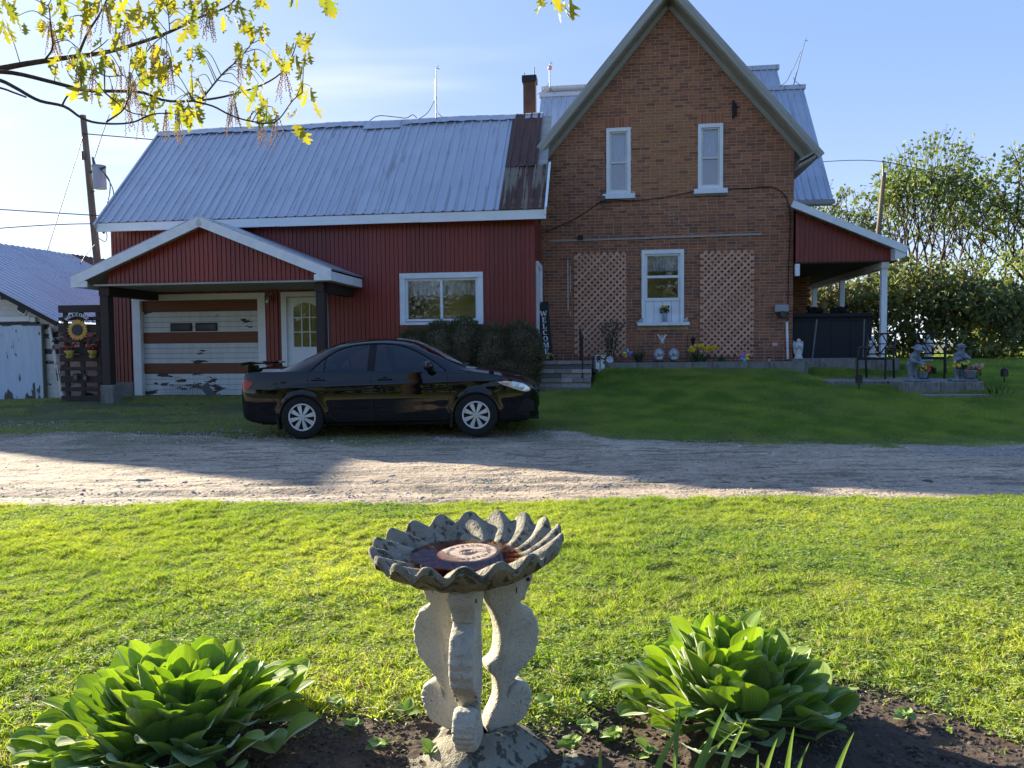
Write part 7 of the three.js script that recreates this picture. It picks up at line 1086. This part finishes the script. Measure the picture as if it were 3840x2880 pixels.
const OAKL = [
[-1.474,2.463,-2.314], [-1.500,2.490,-2.340], [-1.391,2.378,-2.223], [-1.554,2.507,-2.408], [-1.407,2.405,-2.188], [-1.530,2.437,-2.377], [-1.536,2.432,-2.383], [-1.439,2.452,-2.417], [-1.433,2.448,-2.421], [-1.407,2.479,-2.396], [-1.432,2.512,-2.421], [-1.395,2.505,-2.449], [-1.271,2.420,-2.236], [-1.299,2.418,-2.327], [-1.305,2.433,-2.358], [-1.336,2.481,-2.355], [-1.312,2.522,-2.430], [-1.290,2.500,-2.406], [-1.150,2.375,-2.160], [-1.252,2.509,-2.396], [-1.157,2.418,-2.234], [-1.193,2.444,-2.337], [-1.121,2.399,-2.246], [-1.230,2.548,-2.460], [-1.175,2.488,-2.332], [-1.128,2.479,-2.335], [-1.163,2.490,-2.418], [-1.074,2.408,-2.261], [-1.068,2.448,-2.331], [-1.120,2.501,-2.441], [-1.006,2.368,-2.216], [-1.039,2.432,-2.307], [-1.095,2.468,-2.326], [-1.102,2.475,-2.342], [-1.026,2.475,-2.357], [-1.044,2.501,-2.376], [-1.040,2.512,-2.448], [-0.987,2.463,-2.330], [-0.922,2.442,-2.258], [-0.917,2.450,-2.261], [-0.937,2.490,-2.375], [-0.948,2.501,-2.397], [-0.884,2.468,-2.363], [-0.818,2.415,-2.247], [-0.822,2.404,-2.194], [-0.791,2.457,-2.284], [-0.724,2.384,-2.201], [-0.739,2.384,-2.199], [-0.838,2.447,-2.398], [-0.767,2.374,-2.233], [-0.917,2.393,-2.273], [-0.991,2.471,-2.435], [-0.987,2.426,-2.422], [-1.004,2.461,-2.437], [-1.136,2.399,-2.352], [-1.118,2.314,-2.213], [-1.105,2.335,-2.232], [-1.126,2.322,-2.362], [-1.197,2.304,-2.325], [-1.227,2.287,-2.236], [-1.239,2.298,-2.272], [-1.235,2.265,-2.221], [-1.346,2.335,-2.390], [-1.383,2.305,-2.401], [-1.381,2.315,-2.435], [-1.261,2.303,-2.341], [-1.218,2.249,-2.227], [-1.239,2.228,-2.291], [-1.186,2.180,-2.158], [-1.117,2.378,-2.452], [-1.065,2.315,-2.301], [-1.041,2.340,-2.347], [-0.984,2.290,-2.201], [-1.097,2.287,-2.369], [-1.018,2.213,-2.197], [-1.017,2.200,-2.262], [-0.916,2.301,-2.259], [-0.916,2.313,-2.275], [-0.912,2.324,-2.311], [-0.907,2.289,-2.276], [-0.918,2.255,-2.260], [-0.933,2.229,-2.289], [-0.934,2.251,-2.352], [-1.018,2.302,-2.375], [-1.016,2.284,-2.328], [-1.051,2.132,-2.154], [-1.091,2.140,-2.197], [-1.222,2.226,-2.410], [-1.243,2.238,-2.445], [-1.090,2.164,-2.386], [-0.986,2.095,-2.174], [-0.921,2.140,-2.244], [-0.921,2.147,-2.217], [-0.955,2.162,-2.381], [-0.911,2.127,-2.267], [-0.972,2.164,-2.300], [-1.032,2.181,-2.379], [-1.001,2.152,-2.356], [-0.966,2.217,-2.427], [-0.922,2.190,-2.379], [-0.831,2.358,-2.370], [-0.760,2.293,-2.204], [-0.766,2.331,-2.361], [-0.785,2.317,-2.366], [-0.708,2.339,-2.225], [-0.725,2.362,-2.293], [-0.671,2.299,-2.243], [-0.745,2.367,-2.457], [-0.729,2.321,-2.407], [-0.698,2.273,-2.294], [-0.648,2.362,-2.375], [-0.626,2.294,-2.213], [-0.632,2.419,-2.447], [-0.586,2.323,-2.201], [-0.594,2.406,-2.415], [-0.614,2.402,-2.417], [-0.563,2.248,-2.167], [-0.571,2.279,-2.233], [-0.583,2.236,-2.142], [-0.628,2.289,-2.295], [-0.597,2.255,-2.265], [-0.621,2.237,-2.353], [-0.642,2.262,-2.431], [-0.683,2.321,-2.387], [-0.677,2.296,-2.356], [-0.784,2.259,-2.381], [-0.788,2.240,-2.312], [-0.813,2.231,-2.370], [-0.755,2.172,-2.198], [-0.761,2.261,-2.425], [-0.782,2.259,-2.438], [-0.740,2.183,-2.331], [-0.733,2.182,-2.286], [-0.770,2.175,-2.369], [-0.785,2.185,-2.377], [-0.806,2.150,-2.419], [-0.717,2.095,-2.219], [-0.700,2.116,-2.269], [-0.685,2.129,-2.253], [-0.673,2.113,-2.172], [-0.733,2.191,-2.373], [-0.649,2.162,-2.378], [-0.657,2.157,-2.329], [-0.595,2.201,-2.309], [-0.566,2.176,-2.220], [-0.609,2.200,-2.425], [-0.632,2.100,-2.327], [-0.652,2.112,-2.360], [-0.728,2.485,-2.332], [-0.747,2.495,-2.387], [-0.726,2.469,-2.287], [-0.674,2.405,-2.152], [-0.626,2.473,-2.321], [-0.594,2.419,-2.183], [-0.577,2.460,-2.255], [-0.570,2.479,-2.312], [-0.553,2.478,-2.362], [-0.569,2.532,-2.437], [-0.523,2.444,-2.250], [-0.881,2.450,-2.280], [-0.963,2.229,-2.154], [-0.967,2.230,-2.191], [-1.026,2.270,-2.275], [-1.029,2.272,-2.289], [-1.263,2.372,-2.428], [-1.181,2.302,-2.259], [-1.109,2.240,-2.141], [-1.124,2.271,-2.186], [-1.049,2.254,-2.195], [-1.036,2.237,-2.149], [-1.027,2.221,-2.159], [-1.058,2.271,-2.270], [-1.026,2.210,-2.267], [-0.998,2.204,-2.210], [-1.109,2.344,-2.339], [-1.011,2.270,-2.157], [-1.204,2.268,-2.289], [0.072,2.320,-1.975], [0.087,2.323,-1.977], [0.122,2.341,-2.031], [0.133,2.340,-2.013], [0.154,2.330,-1.984], [0.106,2.328,-1.959]
];
const OAKC = [[-1.358,2.404,-2.329], [-1.377,2.390,-2.375], [-1.245,2.424,-2.315], [-1.141,2.401,-2.221], [-1.084,2.355,-2.225], [-0.859,2.404,-2.234], [-0.851,2.401,-2.247], [-0.973,2.277,-2.226], [-0.966,2.257,-2.229], [-1.123,2.252,-2.325], [-1.134,2.238,-2.364], [-1.194,2.232,-2.252], [-1.118,2.168,-2.376], [-1.126,2.162,-2.296], [-1.032,2.150,-2.349], [-1.011,2.155,-2.367], [-0.817,2.315,-2.370], [-0.791,2.163,-2.225], [-0.803,2.142,-2.269], [-0.667,2.250,-2.317], [-0.761,2.122,-2.371], [-0.664,2.091,-2.234], [-1.251,2.251,-2.267], [-1.166,2.281,-2.356], [-1.013,2.299,-2.238]];
{
  const O = thing('oak_tree', 'oak limb with fresh yellow-green lobed leaves and catkins hanging into view', 'tree', [0, 0, 0]);
  const BARK = std(0xffffff, 0.95, { map: tex(128, 256, (u, v) => mix3([0.20, 0.165, 0.145], [0.37, 0.32, 0.29], fbm(u * 14, v * 18, 4)), 0.1, 0.2), bumpMap: noiseBump, bumpScale: 0.004 });
  part('trunk', [taperTube([[-3.4, -0.1, -2.0], [-3.35, 1.2, -2.05], [-3.3, 3.0, -2.15], [-3.45, 5.5, -2.2], [-3.3, 8, -2.4]], 0.30, 0.14, 20, 14), ...[0, 3, 4, 5].map((k, i) => { const e = OAKB[k][2][0]; return taperTube([[-3.32, 1.85 + 0.06 * i, -2.1], [-2.75, 2.05 + 0.02 * i, -2.2], [lerp(-2.75, e[0], 0.6), lerp(2.1, e[1], 0.7), lerp(-2.2, e[2], 0.7)], e], [0.06, 0.045, 0.04, 0.03][i], OAKB[k][0] * 1.02, 18, 10); }), taperTube([[-3.3, 2.6, -2.15], [-1.8, 3.1, -2.1], [-0.1, 2.85, -2.0], [0.2, 2.46, -2.0]], 0.05, 0.004, 24, 8)], BARK, O);
  for (const [r0, r1, p] of OAKB) part('branch', taperTube(p, r0, r1, 40, 8), BARK, O);
  // lobed leaf outlines
  const leafG = seed => {
    const r = rng(seed), R = [], Lf = [], lob = [[0.0, 0.02], [0.10, 0.03], [0.20, 0.13], [0.25, 0.17], [0.29, 0.07], [0.40, 0.09], [0.50, 0.25], [0.555, 0.27], [0.57, 0.10], [0.66, 0.10], [0.76, 0.22], [0.80, 0.20], [0.80, 0.08], [0.90, 0.09], [0.95, 0.05]];
    for (const [a, b] of lob) { R.push([b * (0.85 + 0.3 * r()), a]); Lf.push([-b * (0.85 + 0.3 * r()), a + 0.02 * (r() - 0.5)]); }
    const sh = new THREE.Shape([...R, [0, 1.0], ...Lf.reverse()].map(p => new THREE.Vector2(...p))), g = new THREE.ShapeGeometry(sh), p = g.attributes.position, cu = 0.5 + 1.5 * r(), tw = (r() - 0.5) * 2.0, fold = 0.25 + 0.4 * r();
    for (let i = 0; i < p.count; i++) { const x = p.getX(i), y = p.getY(i), a = tw * y; let X = x * cos(a), Z = x * sin(a) + abs(x) * fold; const b = cu * y; p.setXYZ(i, X, -(y - 0.12 * cu * y * y), Z + 0.22 * cu * y * y); }
    g.deleteAttribute('uv'); g.computeVertexNormals(); return g;
  };
  const LG = Array.from({ length: 8 }, (_, k) => leafG(100 + k)), LM = [phys(0xa09c24, 0.92, { transmission: 0.5, thickness: 0 }), phys(0x8a9426, 0.92, { transmission: 0.5, thickness: 0 }), phys(0xb0a626, 0.92, { transmission: 0.5, thickness: 0 })], r = rng(88);
  const nodes = OAKB.flatMap(([, , p]) => new THREE.CatmullRomCurve3(p.map(q => V(...q))).getPoints(60)), stalks = [];
  for (const [x, y, z] of OAKL) { const a = V(x, y + 0.02, z); let b = nodes[0]; for (const n of nodes) if (n.distanceTo(a) < b.distanceTo(a)) b = n; if (b.distanceTo(a) < 0.13) stalks.push(taperTube([[b.x, b.y, b.z], [lerp(b.x, x, 0.5), lerp(b.y, a.y, 0.5) + 0.02, lerp(b.z, z, 0.5)], [x, a.y, z]], 0.0016, 0.0008, 8, 5)); }
  part('leaf_stalks', stalks, std(0x7d7a3a, 0.8), O);
  const more = OAKL.slice(0, 110).map(([x, y, z]) => [x + (r() - 0.5) * 0.06, y + (r() - 0.5) * 0.05, z + (r() - 0.5) * 0.1]);
  for (const [x, y, z] of [...OAKL, ...more]) { const m = part('leaf', LG[floor(r() * 8)], LM[floor(r() * 3)], O), s = 0.042 + 0.036 * r() + (z > -2.12 ? 0.02 : 0); m.position.set(x, y + 0.02, z); m.rotation.set((r() - 0.5) * 0.9, r() * 6.28, (r() - 0.5) * 1.0); m.scale.set(s, s, s); }
  const oct = new THREE.OctahedronGeometry(1, 0), CM = phys(0xc4a468, 0.92, { transmission: 0.45, thickness: 0 });
  for (const [x, y, z] of OAKC) {
    const bits = [], n = 6 + floor(r() * 4);
    for (let k = 0; k < n; k++) { const dx = (r() - 0.5) * 0.035, dz = (r() - 0.5) * 0.03, L = 0.05 + 0.05 * r(); for (let q = 0; q < 16; q++) { const t = q / 15, b = metric(oct.clone().scale(0.0019, 0.0026, 0.0019)).translate(dx * (0.3 + t) + 0.0016 * sin(q * 2.4 + k), -L * t, dz * (0.3 + t) + 0.0016 * cos(q * 2.4)); bits.push(b); } bits.push(cyl([dx * 0.3, 0, dz * 0.3], [dx * 1.3, -L, dz * 1.3], 0.0005, 0.0005, 3)); }
    const m = part('catkin', bits, CM, O); m.position.set(x, y + 0.02, z);
  }
}
// ---------- background trees and lilacs ----------
const LEAFM = phys(0xffffff, 0.92, { vertexColors: true, transmission: 0.45, thickness: 0 });
function leafCloud(pts, size, tones, r, droop = 0.3) {   // pts: [x,y,z]; two crossed folded quads each
  const pos = [], col = [];
  for (const p of pts) {
    const t = tones[floor(r() * tones.length)], j = 0.75 + 0.5 * r(), s = size * (0.6 + 0.8 * r()), d = V(r() - 0.5, r() - 0.5 - droop, r() - 0.5).normalize(), e = V(r() - 0.5, r() - 0.5, r() - 0.5).cross(d).normalize(), n = d.clone().cross(e);
    const a = V(...p), tip = a.clone().addScaledVector(d, s), m = a.clone().addScaledVector(d, s * 0.45), L = m.clone().addScaledVector(e, s * 0.33).addScaledVector(n, s * 0.1), R = m.clone().addScaledVector(e, -s * 0.33).addScaledVector(n, s * 0.1);
    for (const q of [a, L, tip, a, tip, R]) { pos.push(q.x, q.y, q.z); col.push(t[0] * j, t[1] * j, t[2] * j); }
  }
  const g = new THREE.BufferGeometry(); g.setAttribute('position', new THREE.Float32BufferAttribute(pos, 3)); g.setAttribute('color', new THREE.Float32BufferAttribute(col, 3)); g.computeVertexNormals(); return g;
}
const TB1 = std(0x3a302a, 0.95);
function tree(name, label, x, D, o) {
  const G = thing(name, label, o.cat || 'tree', [x, ground(x, D) - 0.05, -D], 0, o.group), r = rng(o.seed), wood = [], tips = [];
  const grow = (p, dir, len, rad, lvl) => {
    const q = p.clone().addScaledVector(dir, len), mid = p.clone().lerp(q, 0.5).add(V(r() - 0.5, 0, r() - 0.5).multiplyScalar(len * 0.12));
    if (rad > (o.minR || 0.008)) wood.push(taperTube([[p.x, p.y, p.z], [mid.x, mid.y, mid.z], [q.x, q.y, q.z]], rad, rad * 0.62, 4, lvl < 2 ? 7 : 4));
    if (lvl >= (o.leafFrom ?? 3)) for (let k = 0; k < (o.per || 3); k++) tips.push([mid, q, len]);
    if (lvl >= o.levels) return;
    const n = lvl === 0 ? o.fork || 3 : 2 + (r() < 0.55 ? 1 : 0);
    for (let k = 0; k < n; k++) { const a = k / n * 2 * PI + r() * 1.5, sp = (o.spread || 0.45) * (0.6 + 0.8 * r()), s = V(cos(a) * sp, 0, sin(a) * sp), nd = dir.clone().add(s).add(V(0, o.up ?? 0.12, 0)).normalize(); grow(q, nd, len * (0.66 + 0.2 * r()), rad * 0.62, lvl + 1); }
  };
  for (const s of o.stems) grow(V(s[0], 0, s[1]), V(s[2], 1, s[3]).normalize(), s[4], s[5], 0);
  const pts = []; for (const [a, b, l] of tips) for (let k = 0; k < o.leaves; k++) { const t = r(), p = a.clone().lerp(b, t); const f = o.fuzz || 0.28; pts.push([p.x + (r() + r() - 1) * f, p.y + (r() + r() - 1) * f, p.z + (r() + r() - 1) * f]); }
  if (o.fill) { const [n, rx, ry, rz, cy] = o.fill, cl = []; for (let k = 0; k < 26; k++) { const a = r() * 6.283, c = r() * 2 - 1, s = sqrt(1 - c * c), q = 0.55 + 0.6 * r(); cl.push([s * cos(a) * rx * q, cy + c * ry * q, s * sin(a) * rz * q, 0.22 + 0.3 * r()]); } for (let k = 0; k < n; k++) { const c = cl[floor(r() * 26)], g = () => (r() + r() + r() - 1.5) * 1.3 * c[3], y = c[1] + g(); if (y > 0.03) pts.push([c[0] + g(), y, c[2] + g()]); } for (let k = 0; k < n * 0.25; k++) { const a = r() * 6.283, c = r() * 2 - 1, s = sqrt(1 - c * c), q = pow(r(), 0.35) * (0.75 + 0.4 * fbm(a * 2 + o.seed, c * 3, 2)); const y = cy + c * ry * q; if (y > 0.05) pts.push([s * cos(a) * rx * q, y, s * sin(a) * rz * q]); } }
  part('trunk', wood, o.bark || TB1, G); part('crown', leafCloud(pts, o.size, o.tones, r), LEAFM, G);
  if (o.bloom) { const bp = []; for (const [a, b] of tips) if (b.y > o.bloom[0] && r() < o.bloom[1]) for (let k = 0; k < 9; k++) bp.push([b.x + (r() - 0.5) * 0.12, b.y + (r() - 0.2) * 0.22, b.z + (r() - 0.5) * 0.12]); part('flower_buds', leafCloud(bp, 0.06, [[0.10, 0.03, 0.05], [0.14, 0.05, 0.07]], r), LEAFM, G); }
}
const YG = [[0.13, 0.20, 0.025], [0.18, 0.24, 0.03], [0.10, 0.17, 0.025], [0.23, 0.26, 0.035]], DG = [[0.08, 0.13, 0.025], [0.11, 0.16, 0.03], [0.14, 0.19, 0.035]], LG2 = [[0.11, 0.15, 0.03], [0.16, 0.19, 0.035], [0.22, 0.24, 0.04], [0.12, 0.16, 0.03]];
tree('maple_tree', 'tall young tree with several thin stems rising behind the lilacs', 17.0, 32, { seed: 61, levels: 5, leafFrom: 3, fork: 3, stems: [[-0.25, 0, -0.08, 0, 2.35, 0.095], [0.15, 0.1, 0.03, 0.05, 2.5, 0.10], [0.5, 0, 0.12, 0, 2.25, 0.085], [-0.5, 0.1, -0.16, 0.1, 2.1, 0.075]], spread: 0.30, up: 0.26, leaves: 2, per: 2, size: 0.18, tones: YG, fuzz: 0.32 });
tree('maple_tree', 'wide leafy tree far behind the lean-to porch', 16.4, 40, { seed: 62, levels: 5, leafFrom: 3, stems: [[0, 0, -0.08, 0, 2.5, 0.16], [0.5, 0.3, 0.2, 0, 2.2, 0.12], [-0.6, 0, -0.3, 0, 2.2, 0.12]], spread: 0.42, up: 0.12, leaves: 2, per: 2, size: 0.22, tones: DG, fuzz: 0.36 });
tree('maple_tree', 'dense bright green tree at the edge beyond the patio', 20.9, 29, { seed: 63, levels: 5, leafFrom: 2, stems: [[0, 0, 0.04, 0, 2.5, 0.16], [-0.5, 0, -0.25, 0, 2.1, 0.12], [0.6, 0, 0.25, 0, 2.3, 0.13]], spread: 0.55, up: 0.12, leaves: 3, per: 2, size: 0.20, tones: YG, fuzz: 0.36 });
tree('maple_tree', 'slender leafy tree between the thin-stemmed tree and the edge', 21.9, 35, { seed: 64, levels: 5, leafFrom: 2, stems: [[0, 0, -0.05, 0, 2.2, 0.12], [-0.3, 0, -0.3, 0, 2.0, 0.09]], spread: 0.5, up: 0.12, leaves: 2, per: 1, size: 0.2, tones: YG, fuzz: 0.34 });
const lil = (label, x, D, h, w, seed, tones = LG2) => tree('lilac_shrub', label, x, D, { cat: 'shrub', group: 'lilac shrubs', seed, levels: 4, leafFrom: 1, fork: 3, stems: Array.from({ length: 9 }, (_, k) => { const a = k / 9 * 6.28 + seed; return [0.3 * w * cos(a), 0.3 * w * sin(a), 0.5 * cos(a), 0.4 * sin(a), h * 0.33, 0.03]; }), spread: 0.7, up: 0.1, leaves: 3, per: 1, size: 0.19, tones, fuzz: 0.3, fill: [1700, w * 1.15, h * 0.55, w, h * 0.5], minR: 0.007, bloom: [h * 0.8, 0.28], bark: std(0x5a4c3e, 0.95) });
lil('lilac shrub seen through the porch posts, nearest the house', 11.2, 27, 2.7, 1.1, 1.1, [[0.16, 0.19, 0.04], [0.22, 0.23, 0.05], [0.25, 0.2, 0.08]]); lil('lilac shrub with dark purple buds behind the porch post', 13.3, 26, 3.4, 1.0, 2.2); lil('large lilac shrub with purple buds behind the white lawn statue', 15.2, 25, 2.6, 1.3, 3.3); lil('lilac shrub behind the capped child statue', 17.3, 27, 1.9, 1.1, 4.4);
const sap = (label, x, D, seed) => tree('thicket_sapling', label, x, D, { cat: 'sapling', group: 'saplings in the thicket', seed, levels: 4, leafFrom: 1, fork: 2, stems: Array.from({ length: 7 }, (_, k) => [(k - 3) * 0.45, (k % 3) * 0.5, (k % 2 - 0.5) * 0.4, 0.1, 1.2 + 0.1 * (k % 4), 0.022]), spread: 0.6, up: 0.15, leaves: 3, per: 1, size: 0.15, tones: YG, fuzz: 0.34, fill: [1100, 1.9, 1.6, 1.2, 1.6], minR: 0.006 });
sap('yellow-green saplings in the thicket at the picture edge', 18.2, 26, 71); sap('yellow-green saplings behind the lilac and the thicket edge', 19.5, 30, 72); 
// wood behind the viewer, which the panes and the car mirror
{
  const r = rng(99), list = [], g = leafCloud([[0, 0, 0], [0.4, 0.2, 0.1], [-0.3, 0.3, 0.2], [0.1, -0.3, 0.3], [0.2, 0.4, -0.3], [-0.4, -0.1, -0.2]], 0.6, [[1, 1, 1]], rng(5));
  for (let k = 0; k < 7000; k++) { const x = -34 + 68 * r(), b = floor(x / 5), top = 5.5 + 5 * hash(b, 3), y = 0.3 + top * pow(r(), 0.7), j = 0.8 + 0.4 * r(); list.push([x, y, 22 + 6 * r() + 1.5 * sin(x), r() * 6, 0.9 + 0.5 * r(), 0.9, r(), r(), 0.12 * j, 0.16 * j, 0.025]); }
  scatter('woodland', 'row of trees behind the viewer, seen only as reflections in panes', 'woodland', g, LEAFM, list);
}
scene.traverse(o => { if (o.isMesh) { o.castShadow = true; o.receiveShadow = true; } });
renderer.render(scene, camera);
